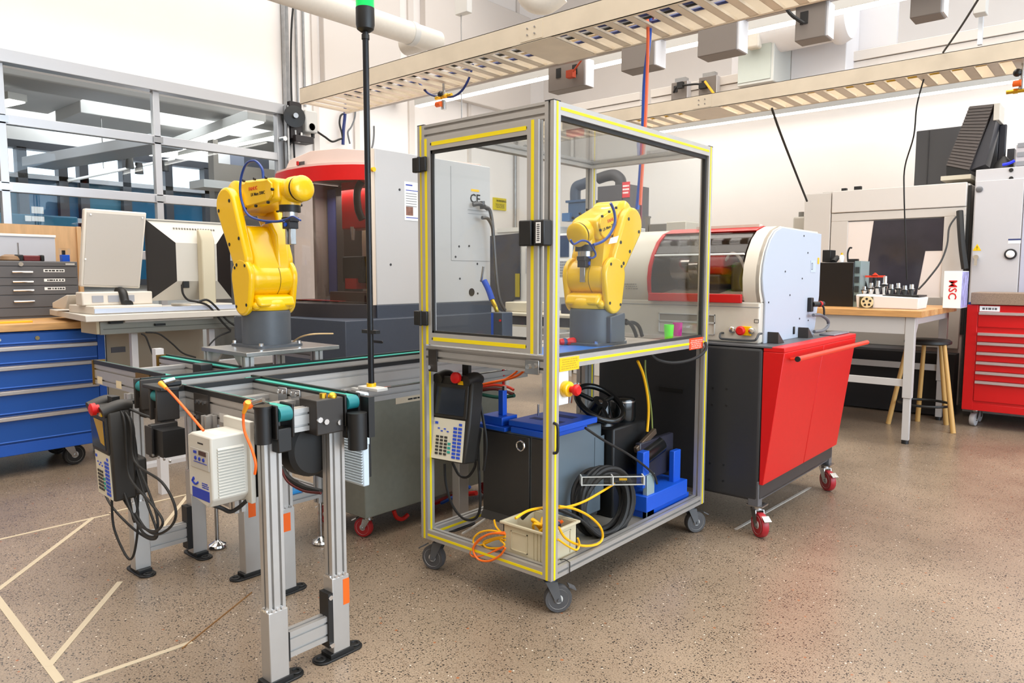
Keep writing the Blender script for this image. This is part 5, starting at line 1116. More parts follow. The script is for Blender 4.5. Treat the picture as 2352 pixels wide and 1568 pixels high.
# beige bin
t = thing('plastic_bin', 'beige plastic storage bin full of yellow leads in the front corner of the cage', 'bin', (-1.83, 2.34, .182))
bx0, bx1, by0, by1, bz0, bz1 = -2.00, -1.765, 2.262, 2.47, .206, .325
th = .005
BN = M('bin_beige', '#c9bfa2', .5)
part('bin_wall', MB().box(bx0, by0, bz0-.02, bx1, by0+th, bz1), BN, t); part('bin_wall', MB().box(bx0, by1-th, bz0-.02, bx1, by1, bz1), BN, t); part('bin_wall', MB().box(bx0, by0, bz0-.02, bx0+th, by1, bz1), BN, t); part('bin_wall', MB().box(bx1-th, by0, bz0-.02, bx1, by1, bz1), BN, t)
part('bin_floor', MB().box(bx0, by0, bz0-.022, bx1, by1, bz0-.016), BN, t)
m = MB(); e = .012
m.box(bx0-e, by0-e, bz1-.004, bx1+e, by0, bz1+.006).box(bx0-e, by1, bz1-.004, bx1+e, by1+e, bz1+.006).box(bx0-e, by0, bz1-.004, bx0, by1, bz1+.006).box(bx1, by0, bz1-.004, bx1+e, by1, bz1+.006)
part('rim', m, BN, t, bevel=.002)
m = MB()
for (u0, u1) in ((.045, .135),): m.box(bx0+u0, by0-.004, bz0+.01, bx0+u1, by0, bz0+.014).box(bx0+u0, by0-.004, bz1-.03, bx0+u1, by0, bz1-.026).box(bx0+u0, by0-.004, bz0+.01, bx0+u0+.004, by0, bz1-.026).box(bx0+u1-.004, by0-.004, bz0+.01, bx0+u1, by0, bz1-.026)
for k in range(4): m.box(bx0+.165+.018*k, by0-.004, bz0-.015, bx0+.169+.018*k, by0, bz1-.005)
m.box(bx1, by0+.05, bz0+.0, bx1+.004, by0+.054, bz1-.02).box(bx1, by1-.05, bz0+.0, bx1+.004, by1-.046, bz1-.02).box(bx1, by0+.05, bz1-.024, bx1+.004, by1-.046, bz1-.02)
part('rib', m, BN, t)
t = thing('lead_bundle', 'bundle of yellow and orange connector leads inside the beige bin', 'cable', (-1.87, 2.37, .2))
m = MB()
for k in range(7): a = k*1.3; m.tube([(-1.90+.05*cos(a), 2.37+.05*sin(a), .215), (-1.88+.03*cos(a+1), 2.37+.04*sin(a+1), .28), (-1.87+.05*cos(a+2), 2.37+.05*sin(a+2), .33), (-1.86+.03*cos(a+3), 2.38, .30)], .006, n=7)
part('lead', m, YCAB, t, label='yellow leads'); m = MB()
for k in range(4): a = k*1.7; m.tube([(-1.83+.03*cos(a), 2.37+.05*sin(a), .22), (-1.82, 2.37+.03*sin(a+1), .30), (-1.82+.02*cos(a), 2.37+.05*sin(a+2), .335)], .007, n=7)
part('plug', m, ORG, t); m = MB(); m.sphere((-1.82, 2.40, .32), .02).sphere((-1.85, 2.42, .31), .018); part('dark_plug', m, M('dark_purple_plug', '#3a2c40', .4), t)
# yellow / orange loops
def loop(pts, x, r, m_, lab, closed=False): solo('network_cable', MB().tube([W(a, b, x=x) if not isinstance(x, tuple) else W(a, b, y=x[1]) for a, b in pts], r, n=7, sub=6, closed=closed), m_, lab, 'cable', 'yellow and orange network cables')
loop([(1412, 1110), (1380, 1130), (1340, 1152), (1300, 1164), (1255, 1165), (1215, 1172), (1185, 1190)], -1.775, .0055, YCAB, 'yellow cable arching from the clear box over the beige bin')
loop([(1285, 1162), (1320, 1168), (1355, 1185), (1380, 1210), (1385, 1235), (1370, 1250), (1335, 1252), (1300, 1235), (1284, 1210)], -1.715+.0, .0055, YCAB, 'big yellow cable loop hanging in front of the black coil')
loop([(1283, 1238), (1305, 1253), (1325, 1262), (1332, 1250), (1328, 1235)], -1.698, .0045, YCAB, 'small yellow cable loop below the big one at the cage rail')
loop([(1160, 1225), (1130, 1218), (1105, 1222), (1090, 1235), (1090, 1248), (1105, 1252), (1140, 1238), (1162, 1240)], (0, 2.235), .0045, YCAB, 'upper yellow loop left of the beige bin')
loop([(1162, 1232), (1135, 1236), (1112, 1245), (1120, 1257), (1150, 1258), (1160, 1250), (1150, 1240)], (0, 2.225), .0045, YCAB, 'lower yellow loop left of the beige bin')
OR = M('orange_cable', '#ee6d14', .4)
loop([(1160, 1222), (1120, 1228), (1095, 1248), (1082, 1268), (1090, 1278), (1120, 1272), (1158, 1255)], (0, 2.215), .0045, OR, 'wide orange loop left of the beige bin')
loop([(1162, 1226), (1130, 1225), (1100, 1240), (1088, 1262), (1100, 1284), (1125, 1288), (1150, 1275), (1162, 1258)], (0, 2.205), .0045, OR, 'lowest orange loop hanging over the cage bottom rail')
loop([(1136, 1193), (1140, 1208), (1150, 1220), (1162, 1228)], (0, 2.26), .0045, YCAB, 'short yellow cable end rising left of the beige bin')
solo('cable', MB().tube([W(1064, 1225, y=2.5), W(1085, 1212, y=2.5), W(1118, 1190, y=2.5)], .006), PAPER, 'white cable slanting across the open cage bottom at the left', 'cable')
solo('hose', MB().tube([W(1000, 1155, y=2.9), W(1040, 1140, y=2.9), W(1095, 1132, y=2.9)], .014), M('red_hose', '#c01c14', .45), 'red hose lying on the floor behind the cage bottom', 'hose')
solo('hose', MB().tube([W(1015, 1155, y=2.85), W(1045, 1140, y=2.85), W(1080, 1118, y=2.85)], .010), M('blue_air_hose', '#1c4fae', .4), 'blue hose lying over the red one behind the cage bottom', 'hose')
# ================================================================ LEFT SIDE
def scr(t, pts, ax, r=.006, m_=None):
    m = MB()
    for p in pts: m.cyl(Vector(p), Vector(p)+Vector(ax)*.003, r, n=8)
    return part('screw', m, m_ or DK, t)
# blue drawer cabinet
bc = thing('drawer_cabinet', 'blue rolling drawer cabinet with silver handle bars and a wooden top, at the left edge', 'cabinet', (-6.1, 1.2, 0))
cy0, cy1 = .42, 2.05; cx = -5.70
part('body', MB().box(-6.45, cy0, .17, cx-.01, cy1, .99), BLUE, bc, bevel=.006)
part('base_plinth', MB().box(-6.44, cy0+.01, .155, cx, cy1-.05, .235), M('blue_trim', '#1b55b5', .4), bc, bevel=.004)
part('corner_stile', MB().box(cx-.03, cy1-.05, .17, cx+.0, cy1, .99), M('blue_trim', '#1b55b5', .4), bc, bevel=.003)
edges = [W(0, q, x=cx).z for q in (803, 848, 905, 965)]
zz = [.985, edges[0]+.018, edges[1]+.018, edges[2]+.018, edges[3]+.018, .24]
for k in range(5):
    z1, z0 = zz[k], zz[k+1]
    d = part('drawer', MB().box(cx-.01, cy0+.04, z0+.008, cx+.006, cy1-.055, z1-.004), BLUE, bc, bevel=.003)
    if k: part('handle', MB().prism([(cx+.006, z1-.006), (cx+.03, z1-.012), (cx+.03, z1-.036), (cx+.018, z1-.04), (cx+.006, z1-.036)], 'y', cy0+.05, cy1-.06), M('handle_aluminium', '#c7beb8', .3, .8), d, bevel=.002)
    part('drawer_edge', MB().box(cx+.006, cy0+.05, z0+.010, cx+.008, cy1-.06, z0+.016), M('blue_highlight', '#4c7fe0', .3), d)
    if not k: part('lock', MB().cyl((cx+.006, 1.62, z0+.04), (cx+.014, 1.62, z0+.04), .014, n=16), M('brass_lock', '#8d7b57', .35, .8), d); part('lock', MB().cyl((cx+.006, 1.40, z0+.04), (cx+.014, 1.40, z0+.04), .011, n=16), STEEL, d)
part('worktop', MB().box(-6.47, cy0, .995, cx+.02, cy1-.02, 1.045), WOOD, bc, bevel=.004)
TW = M('tyre_black', '#191614', .6)
for (x, y) in ((-6.25, 1.83), (-5.80, 1.80), (-5.8, .6), (-6.25, .6)): caster(bc, x, y, .17, .075, TW, w=.04, ang=radians(95), brake=False)
# flat file on top
ff = thing('flat_file_cabinet', 'dark grey shallow drawer cabinet with labelled drawers standing on the blue cabinet', 'cabinet', (-6.4, 1.3, 1.045))
FG = M('file_grey', '#59585a', .5); fx = -6.36
ftop = W(90, 602, x=fx).z; fy1 = W(180, 640, x=fx).y
part('body', MB().box(-6.9, .5, 1.02, fx-.006, fy1, ftop), FG, ff, bevel=.005)
zl = [ftop-.004]+[W(90, q, x=fx).z for q in (614, 640, 658, 679, 708)]+[1.06]
for k in range(6):
    d = part('drawer', MB().box(fx-.006, .52, zl[k+1]+.003, fx+.002, fy1-.01, zl[k]-.003), FG, ff, bevel=.002)
    if 1 <= k <= 4:
        zc = (zl[k]+zl[k+1])/2; a = W(28, 630, x=fx).y; b = W(72, 630, x=fx).y
        part('pull', MB().tube([(fx, a, zc), (fx+.015, a, zc), (fx+.02, a+.01, zc), (fx+.02, b-.01, zc), (fx+.015, b, zc), (fx, b, zc)], .008, sub=2), CHR, d)
        part('drawer_label', MB().box(fx+.002, W(100, 630, x=fx).y, zc+.0, fx+.003, W(148, 630, x=fx).y, zc+.022), PAPER, d) if k < 4 else None
        if k < 4: marks(d, PRINT, 'x', fx+.003, W(102, 630, x=fx).y, zc+.005, W(146, 630, x=fx).y, zc+.017, 1, 20+k, .9)
    if k == 0: part('lock', MB().cyl((fx, W(47, 610, x=fx).y, zl[0]-.02), (fx+.012, W(47, 610, x=fx).y, zl[0]-.02), .016, n=16), CHR, d)
    if k == 0: part('drawer_label', MB().box(fx+.002, W(150, 608, x=fx).y, zl[0]-.022, fx+.003, W(171, 608, x=fx).y, zl[0]-.010), LTG, d)
p = W(20, 728, z=1.05)
solo('yellow_rule', MB().box(-5.86, 1.25, 1.045, -5.80, 1.63, 1.058), YCAB, 'yellow flat tool lying on the wooden top of the blue cabinet', 'tool', bevel=.002)
# plywood panel behind
a = W(0, 515, x=-7.2); b = W(187, 600, x=-7.2)
wp = thing('plywood_panel', 'upright light plywood panel behind the dark flat file cabinet', 'panel', (-7.2, 1.6, 0))
part('panel_board', MB().box(-7.22, .4, .9, -7.2, b.y, a.z+.0), WOODP, wp); part('panel_edge', MB().box(-7.20, b.y-.035, .9, -7.17, b.y, a.z), WOODP, wp, bevel=.003)
part('panel_leg', MB().box(-7.22, .45, 0, -7.18, .52, .9).box(-7.22, b.y-.08, 0, -7.18, b.y-.01, .9), WOODP, wp)
# white box behind tools
a = W(0, 540, x=-6.75); b = W(128, 600, x=-6.75)
wb = thing('white_case', 'low white case standing on the dark flat file cabinet behind the loose tools', 'case', (-6.8, 1.6, ftop))
part('case_body', MB().box(-6.8, .9, ftop, -6.74, b.y, a.z-.012), M('case_white', '#c6c6cb', .4), wb, bevel=.004); part('case_trim', MB().box(-6.81, .9, a.z-.014, -6.73, b.y+.004, a.z+.006), PAPER, wb, bevel=.003)
def onff(px, py, x=-6.5): q = W(px, py, x=x); return q
tb = thing('bench_vise', 'small black and red hand tool with an upright rod on the flat file cabinet', 'tool', (-6.5, 1.6, ftop))
q = onff(65, 600); part('red_body', MB().box(-6.53, q.y-.04, ftop, -6.47, q.y+.075, ftop+.045), M('tool_dark_red', '#6a1e20', .5), tb, bevel=.008); part('black_head', MB().box(-6.54, q.y+.075, ftop, -6.46, q.y+.10, ftop+.05).box(-6.54, q.y-.10, ftop, -6.46, q.y-.04, ftop+.05), BLK, tb, bevel=.008)
q = onff(42, 590); part('rod', MB().cyl((-6.5, q.y, ftop), (-6.5, q.y, ftop+.14), .006, n=8), STEEL, tb)
q = onff(22, 598); solo('tape_reel', MB().lathe((-6.5, q.y, ftop), (0, 0, 1), [(.06, 0), (.07, .01), (.06, .035), (.03, .05)], n=16), M('brown_tool', '#8a6a4a', .5), 'brown and white round tool at the far left on the flat file cabinet', 'tool')
q = onff(140, 598); bx_ = thing('small_bin', 'small box with a blue base and clear top on the flat file cabinet', 'box', (-6.5, q.y, ftop)); part('blue_base', MB().box(-6.53, q.y+.0, ftop, -6.47, q.y+.055, ftop+.055), BLUEP, bx_, bevel=.003); part('clear_top', MB().box(-6.53, q.y-.005, ftop+.055, -6.47, q.y+.06, ftop+.105), ACRY, bx_); part('content', MB().box(-6.51, q.y+.01, ftop+.056, -6.49, q.y+.03, ftop+.09), BLK, bx_)
# workstation desk
dk = thing('desk', 'white standing desk with a grey steel apron, between the blue cabinet and the left robot', 'desk', (-5.6, 2.3, 0))
tz = 1.115
DT = M('desk_top', '#cfc8be', .45)
part('desk_top', MB().prism([(-5.08, 1.72), (-5.08, 2.86), (-6.2, 2.86), (-6.25, 1.87)], 'z', tz-.042, tz), DT, dk, bevel=.004)
part('side_apron', MB().box(-5.50, 1.83, .98, -5.22, 1.85, tz-.042), M('apron_cream', '#cbbd9e', .5), dk, bevel=.003)
part('front_apron', MB().box(-5.24, 1.85, .975, -5.215, 2.83, tz-.05), M('desk_metal', '#8d8a80', .4, .5), dk, bevel=.004)
part('apron_groove', MB().box(-5.215, 1.87, 1.01, -5.213, 2.81, 1.014), M('desk_metal_dark', '#5b584f', .4, .5), dk)
part('rail', MB().box(-5.21, 2.0, tz-.062, -5.19, 2.62, tz-.05), M('rail_white', '#d9d7d3', .4), dk); part('socket_strip', MB().box(-5.213, 2.2, 1.02, -5.19, 2.27, 1.035).box(-5.21, 1.90, tz-.066, -5.17, 1.98, tz-.045), BLK, dk)
for (x, y) in ((-5.32, 2.10), (-5.32, 2.66), (-6.1, 2.10), (-6.1, 2.7)): part('leg', MB().box(x-.022, y-.022, 0, x+.022, y+.022, .98), M('leg_white', '#d5d4d6', .4), dk, bevel=.003)
part('modesty_panel', MB().box(-5.75, 2.07, .30, -5.73, 2.8, .95), M('modesty_beige', '#a79b88', .6), dk); part('vent_grille', MB().box(-5.73, 2.10, .80, -5.725, 2.20, .84), M('vent_dark', '#55545a', .5), dk)
part('foot_bar', MB().box(-5.36, 2.0, .0, -5.28, 2.68, .03), M('leg_white', '#d5d4d6', .4), dk)
# monitor seen from behind
mo = thing('monitor', 'old beige flat monitor seen from behind on a tall stand, on the white desk', 'monitor', (-5.3, 2.5, tz)); mx = -5.36
my0, my1, mz0, mz1 = 2.235, 2.86, 1.19, 1.765
MC = M('monitor_beige', '#cbc5ba', .45)
part('screen_frame', MB().box(mx-.03, my0, mz0, mx, my1, mz1), M('monitor_dark_side', '#1d1815', .5), mo, bevel=.004)
d = .10; i0, i1, j0, j1 = my0+.16, my1-.16, mz0+.14, mz1-.16
m = MB(); m.add([(mx, my0, mz0), (mx, my1, mz0), (mx, my1, mz1), (mx, my0, mz1), (mx+d, i0, j0), (mx+d, i1, j0), (mx+d, i1, j1), (mx+d, i0, j1)], [(4, 5, 6, 7), (0, 1, 5, 4), (2, 3, 7, 6)], 0)
m.add([(mx, my0, mz0), (mx, my1, mz0), (mx, my1, mz1), (mx, my0, mz1), (mx+d, i0, j0), (mx+d, i1, j0), (mx+d, i1, j1), (mx+d, i0, j1)], [(1, 2, 6, 5), (3, 0, 4, 7)], 1)
part('rear_shell', m, [MC, M('monitor_dark_side', '#1d1815', .5)], mo, smooth=20)
part('top_edge', MB().box(mx-.03, my0, mz1-.002, mx+.012, my1, mz1+.008), MC, mo)
v = MB()
for k in range(16): v.cbox((mx+.035, my0+.18+.02*k, mz1-.055), (.012, .010, .010), rot=Matrix.Rotation(-.55, 3, 'Y'))
part('vent_slot', v, M('vent_shadow', '#77736a', .6), mo)
yc = 2.60
part('stand_column', MB().prism([(mx+d, tz+.045), (mx+d+.07, tz+.045), (mx+d+.075, mz1-.14), (mx+d+.03, mz1-.06), (mx+d, mz1-.06)], 'y', yc-.05, yc+.05), M('stand_beige', '#c3b99f', .45), mo, bevel=.008)
part('stand_base', MB().prism([(mx-.12, yc-.16), (mx+.2, yc-.16), (mx+.2, yc+.16), (mx-.12, yc+.16)], 'z', tz+.031, tz+.05), MC, mo, bevel=.006)
part('power_plug', MB().box(mx+d-.03, my0+.20, j0-.05, mx+d+.01, my0+.245, j0), BLK, mo, bevel=.004)
for i, pts in enumerate(([(418, 655), (420, 675), (432, 690), (455, 695), (480, 705), (510, 740), (530, 760)], [(455, 695), (475, 690), (495, 705), (520, 735), (545, 752)])):
    solo('cable', MB().tube([W(a, b, x=-5.12+.02*i) for a, b in pts], .008), BLK2, ('black power cable from the monitor trailing over the desk edge', 'second black cable trailing over the right end of the desk')[i], 'cable')
for i, pts in enumerate(([(325, 768), (335, 775), (345, 800), (353, 822)], [(335, 765), (365, 768), (395, 790), (420, 812), (450, 822)], [(530, 762), (500, 775), (480, 795)])):
    solo('cable', MB().tube([W(a, b, x=-5.15) for a, b in pts], .006), BLK2, ('thin black cable hanging straight below the desk', 'thin black cable curving right below the desk', 'thin black cable under the right end of the desk')[i], 'cable')
# white opened panel + base (robot trainer)
wp2 = thing('desktop_trainer', 'white desktop unit with a tall upright lid, on the left end of the desk', 'electronic unit', (-5.4, 1.95, tz))
TB = M('trainer_white', '#d8cfc2', .42)
part('base_body', MB().box(-5.62, 1.80, tz, -5.16, 2.24, tz+.055), TB, wp2, bevel=.006); part('front_trim', MB().box(-5.158, 1.80, tz+.008, -5.15, 2.78, tz+.038), M('trim_silver', '#c9cfdd', .3, .4), wp2)
part('keyboard_shelf', MB().box(-5.62, 2.24, tz, -5.16, 2.80, tz+.03), TB, wp2, bevel=.004)
part('slanted_side', MB().prism([(-5.95, tz+.02), (-5.70, tz+.02), (-5.62, tz+.12), (-5.66, tz+.12), (-5.95, tz+.06)], 'y', 1.80, 2.2), TB, wp2, bevel=.006)
part('hinge_housing', MB().box(-5.42, 1.78, tz+.055, -5.30, 2.235, tz+.145), TB, wp2, bevel=.008)
m = MB()
for k in range(3): m.box(-5.299, 1.84+.10*k, tz+.075, -5.296, 1.91+.10*k, tz+.12)
part('window_slot', m, M('slot_grey', '#9c9da3', .4), wp2)
part('black_strap', MB().tube([(-5.36, 2.03, tz+.15), (-5.30, 2.035, tz+.14), (-5.27, 2.04, tz+.07), (-5.22, 2.045, tz+.06)], .028, n=10), BLK, wp2)
p0, p1, p2, p3 = W(185, 660, x=-5.33), W(322, 664, x=-5.33), W(337, 490, x=-5.33), W(194, 480, x=-5.33)
def quadslab(n_, P4, dx, mat, par, bev=.004, lab=None):
    vs = [p for p in P4]+[p-Vector((dx, 0, 0)) for p in P4]
    return part(n_, MB().add(vs, [(0, 1, 2, 3), (7, 6, 5, 4), (0, 4, 5, 1), (1, 5, 6, 2), (2, 6, 7, 3), (3, 7, 4, 0)]), mat, par, bevel=bev, label=lab)
ld = quadslab('lid', (p0, p1, p2, p3), .05, TB, wp2, .01)
cen = (p0+p1+p2+p3)/4
P4 = [cen+(q-cen)*.93+Vector((.004, 0, -.006)) for q in (p0, p1, p2, p3)]
quadslab('lid_panel', P4, .004, M('lid_grey', '#b5aca1', .4), ld, .002, 'greyer inset panel')
scr(ld, [(-5.322, P4[3].y+.02, P4[3].z-.015), (-5.322, P4[2].y-.02, P4[2].z-.015), (-5.322, P4[0].y+.02, P4[0].z+.17)], (1, 0, 0), .006, PAPER)
# small white things on floor conduit behind conveyors
solo('white_post', MB().box(-4.62, 1.93, .0, -4.57, 1.98, .92), M('leg_white', '#d5d4d6', .4), 'white square post rising behind the short cross conveyor', 'post')
# milling machine (left)
lm = thing('milling_machine', 'large grey milling machine with a curved red band and smoked door, behind the left robot', 'milling machine', (-5.1, 4.2, 0))
GP = M('mill_grey', '#c2c0bf', .35); CR2 = M('mill_cream', '#d9c7b4', .45)
part('side_panel', MB().box(-4.56, 3.60, 1.14, -4.5, 4.91, 2.345), GP, lm, bevel=.006, label='tall light grey side cabinet')
part('front_edge', MB().box(-4.57, 3.565, 1.14, -4.505, 3.60, 2.34), CR2, lm, bevel=.003)
# curved front: arc points in plan from right (x=-4.5) to left (x=-5.8)
arc = [(-4.51, 3.56), (-4.60, 3.47), (-4.72, 3.39), (-4.86, 3.34), (-5.02, 3.315), (-5.25, 3.32), (-5.5, 3.37), (-5.68, 3.47), (-5.80, 3.65)]
def curtain(n_, z0, z1, mat, off=0.0, th=.012, lab=None):
    o = [(x, y-off) for x, y in arc]; i_ = [(x, y-off+th) for x, y in arc][::-1]
    return part(n_, MB().prism(o+i_, 'z', z0, z1), mat, lm, label=lab)
curtain('red_band', 2.10, 2.215, RED, .012, .03, 'curved red band')
def curt2(n_, f0, f1, z0, z1, mat): return None
curtain('smoked_door', 1.15, 2.12, SMOKE, 0, .006, 'smoked clear curved door')
back = [(-4.51, 3.60), (-5.8, 3.9)]
part('top_cover', MB().prism([(x, y) for x, y in arc]+[(-5.85, 4.9), (-4.51, 4.9)], 'z', 2.215, 2.235), M('mill_pink', '#dcc3b8', .45), lm)
hood = [(-4.51, 3.57), (-4.75, 3.40), (-5.02, 3.34), (-5.35, 3.36), (-5.72, 3.62), (-5.75, 4.8), (-4.51, 4.8)]
m = MB(); n_ = len(hood); top = [2.325, 2.345, 2.345, 2.31, 2.26, 2.30, 2.36]
m.add([(x, y, 2.235) for x, y in hood]+[(x+(.0 if k in (0, 6) else .03), y+(.02 if k < 5 else 0), top[k]) for k, (x, y) in enumerate(hood)], [(i, (i+1) % n_, n_+(i+1) % n_, n_+i) for i in range(n_)]+[list(range(n_, 2*n_))])
part('hood', m, M('mill_pink', '#dcc3b8', .45), lm, bevel=.004)
part('hood_recess', MB().prism([(-4.85, 2.27), (-4.515, 2.29), (-4.515, 2.24), (-4.62, 2.24)], 'y', 3.55, 3.56), M('hood_shadow_red', '#b98a80', .5), lm)
a = W(682, 385, y=3.5); lg = part('logo_plate', MB().add([W(682, 389, y=3.32), W(699, 389, y=3.32), W(699, 371, y=3.33), W(682, 373, y=3.33)], [(0, 1, 2, 3)]), M('logo_dark', '#4a4644', .5), lm)
part('red_mark', MB().box(W(682, 380, y=3.32).x, 3.312, W(682, 381, y=3.32).z, W(686, 380, y=3.32).x, 3.319, W(682, 372, y=3.32).z), RPRINT, lg)
part('lower_band', MB().prism([(x, y-.0) for x, y in arc]+[(-5.8, 3.95), (-4.51, 3.95)], 'z', .955, 1.15), M('mill_dark', '#2b272a', .45), lm, bevel=.004)
part('cavity', MB().prism([(x+.0, y+.05) for x, y in arc]+[(-5.8, 3.95), (-4.51, 3.95)], 'z', .86, .955), BLK, lm)
part('base_tray', MB().prism([(-4.45, 3.22), (-5.6, 3.26), (-5.75, 3.6), (-5.75, 4.3), (-4.45, 4.3)], 'z', .80, .86), M('mill_dark', '#2b272a', .45), lm, bevel=.01)
part('side_base', MB().box(-5.3, 3.60, .95, -4.495, 4.92, 1.14), NAVY, lm, bevel=.004)
nb = part('drawer_base', MB().box(-5.2, 3.21, .30, -4.38, 4.93, 1.04), NAVY, lm, bevel=.006, label='dark navy lower base')
nb2 = part('grip_slot', MB().prism([(x, z) for x, z in rbox(.14, .018, .008)], 'y', 3.205, 3.212), BLK, nb); nb2.location = (-0, 0, 0)
for v_ in nb2.data.vertices: v_.co.x += W(865, 785, y=3.21).x; v_.co.z += W(865, 785, y=3.21).z
part('feet_frame', MB().box(-5.7, 3.3, 0, -4.5, 4.8, .30), M('mill_dark', '#2b272a', .45), lm)
# interior behind the smoked door
ih = M('mill_inner', '#b5aba1', .5); ihd = M('mill_inner_dark', '#4a4542', .5)
part('inner_back', MB().box(-5.75, 4.15, 1.15, -4.56, 4.2, 2.2), ih, lm); part('rear_body', MB().box(-5.8, 4.2, .95, -4.56, 4.91, 2.33), GP, lm); part('inner_left', MB().box(-5.78, 3.9, 1.15, -5.74, 4.2, 2.2), ih, lm)
part('inner_floor', MB().box(-5.7, 3.55, 1.15, -4.52, 4.15, 1.16), ihd, lm)
part('way_cover', MB().box(W(730, 500, y=4.0).x, 4.0, 1.2, W(745, 500, y=4.0).x, 4.03, 2.15).box(W(752, 500, y=4.0).x, 4.0, 1.2, W(770, 500, y=4.0).x, 4.03, 2.15), M('blue_rack', '#5661a0', .5), lm)
part('column', MB().box(W(772, 500, y=3.95).x, 3.95, 1.2, W(788, 500, y=3.95).x, 4.15, 2.15), ihd, lm)
a0, a1, a2, a3 = yb(782, 420, 843, 524, 3.75); part('head', MB().box(a0, 3.75, a1, a2, 3.95, a3), RED, lm, bevel=.01)
a = W(826, 470, y=3.68); part('spindle_hose', MB().tube([W(830, 418, y=3.68), W(820, 440, y=3.66), W(822, 480, y=3.66), W(832, 505, y=3.68)], .03, n=10), BLK, lm)
a = W(810, 530, y=3.75); part('spindle', MB().cyl(a+Vector((0, 0, .03)), a-Vector((0, 0, .08)), .022, .012, n=14), CHR, lm)
a0, a1, a2, a3 = yb(785, 590, 835, 650, 3.72); part('turret', MB().box(a0, 3.72, a1, a2, 3.9, a3), BLK, lm, bevel=.01)
part('vise_red', MB().box(*[W(793, 664, y=3.7).x, 3.7, W(793, 664, y=3.7).z, W(818, 640, y=3.7).x, 3.85, W(818, 640, y=3.7).z]), RED, lm)
a0, a1, a2, a3 = yb(758, 700, 845, 672, 3.62); part('work_table', MB().box(a0, 3.62, a1, a2, 3.9, a3), M('table_brown', '#5a463f', .4, .4), lm, bevel=.004)
a0, a1, a2, a3 = yb(684, 705, 778, 692, 3.55); part('red_ledge', MB().box(a0, 3.55, a1, a2, 3.65, a3), DRED, lm)
# side panel details
part('yellow_key', MB().cyl(W(855, 390, x=-4.5), W(855, 390, x=-4.5)+Vector((.02, 0, 0)), .018, n=12), YEL, lm)
pp = thing('instruction_sheet', 'printed instruction sheet on the grey side of the milling machine, left of the cage', 'sheet', (-4.5, 3.95, 1.83)); y0, z0, y1, z1 = xb(929, 506, 960, 421, -4.498)
part('paper', MB().box(-4.5, y0, z0, -4.497, y1+.03, z1), PAPER, pp); part('print_bar', MB().box(-4.497, y0+.015, z1-.03, -4.4965, y0+.085, z1-.02).box(-4.497, y0+.015, z1-.07, -4.4965, y1, z1-.064).box(-4.497, y0+.015, z0+.02, -4.4965, y1, z0+.026), BPRINT, pp)
part('photo', MB().box(-4.497, y0+.015, z0+.04, -4.4965, y0+.09, z0+.11), M('photo_print', '#8a5f50', .5, noise=.3), pp)
m = MB()
for k in range(6): m.box(-4.497, y0+.015, z1-.09-.02*k, -4.4965, y1-.02, z1-.094-.02*k)
part('text_line', m, M('grey_print', '#55565a', .6), pp)
scr(lm, [W(a, b, x=-4.5) for a, b in ((917, 436), (897, 608), (1054, 566), (1077, 565), (1046, 590), (1056, 640), (1096, 606), (1097, 674))], (1, 0, 0), .010)
part('hole_plug', MB().cyl(W(1083, 671, x=-4.5), W(1083, 671, x=-4.5)+Vector((.004, 0, 0)), .035, n=20), BLK, lm)
ce = part('rating_sticker', MB().box(-4.5, 4.66, 2.11, -4.498, 4.76, 2.13), YEL, lm)
text('CE', .11, PRINT, ce, (-4.497, 4.71, 2.045), '+x')
part('panel_seam', MB().box(-4.5, 4.41, 1.50, -4.498, 4.90, 1.504).box(-4.5, 4.41, 1.50, -4.498, 4.414, 2.30).box(-4.5, 4.62, 1.945, -4.498, 4.88, 1.95).box(-4.5, 4.62, 1.915, -4.498, 4.90, 1.918), M('seam_grey', '#9b9a99', .5), lm)
part('side_switch', MB().tube([W(1086, 470, x=-4.46), W(1100, 468, x=-4.44), W(1112, 474, x=-4.44), W(1120, 480, x=-4.44)], .02).cyl(W(1107, 462, x=-4.44), W(1108, 480, x=-4.44), .024, n=10), M('fitting_grey', '#5c5b5c', .4, .5), lm)
for i, pts in enumerate(([(1112, 474), (1124, 482), (1130, 510), (1134, 560), (1140, 640), (1148, 690), (1160, 712)], [(1107, 500), (1120, 502), (1130, 520), (1133, 545)])):
    solo('hose', MB().tube([W(a, b, x=-4.40) for a, b in pts], .016), M('fitting_grey', '#5c5b5c', .4, .5), ('long grey hose curving down the back edge of the milling machine, seen through the cage', 'short grey hose joining the long one on the milling machine')[i], 'hose')
area('mill_fill_light', (-5.1, 3.8, 2.08), (0, 0, 0), .9, .25, 9, WARM)  # unseen lamp added to brighten the interior behind the smoked door
# ================================================================ RIGHT SIDE
# lathe stand
ls = thing('machine_stand', 'black and red rolling machine stand with tilted red doors, under the bench lathe', 'stand', (-1.9, 4.25, 0))
SB = M('stand_black', '#2c2c2e', .42, noise=.03)
part('body', MB().box(-2.46, 3.65, .19, -1.445, 4.86, 1.005), SB, ls, bevel=.02, seg=3)
part('top_plate', MB().box(-2.46, 3.65, 1.005, -1.40, 4.86, 1.013), M('stand_top', '#55565a', .4), ls)
m = MB(); m.prism([(-1.445, 1.006), (-1.336, 1.006), (-1.336, .985), (-1.425, .285), (-1.445, .285)], 'y', 3.652, 4.87); dp = part('door', MB(), RED, ls) if False else None
for a, b in ((3.652, 4.255), (4.262, 4.87)):
    d = part('door', MB().prism([(-1.445, .985), (-1.336, .985), (-1.425, .285), (-1.445, .285)], 'y', a, b), RED, ls, bevel=.003)
part('door_top_rail', MB().box(-1.445, 3.652, .985, -1.336, 4.87, 1.012), RED, ls, bevel=.004)
hb = part('handle_bar', MB().cyl((-1.285, 3.70, .955), (-1.285, 4.93, .955), .013, n=16), M('handle_orange_red', '#f03c22', .35), ls)
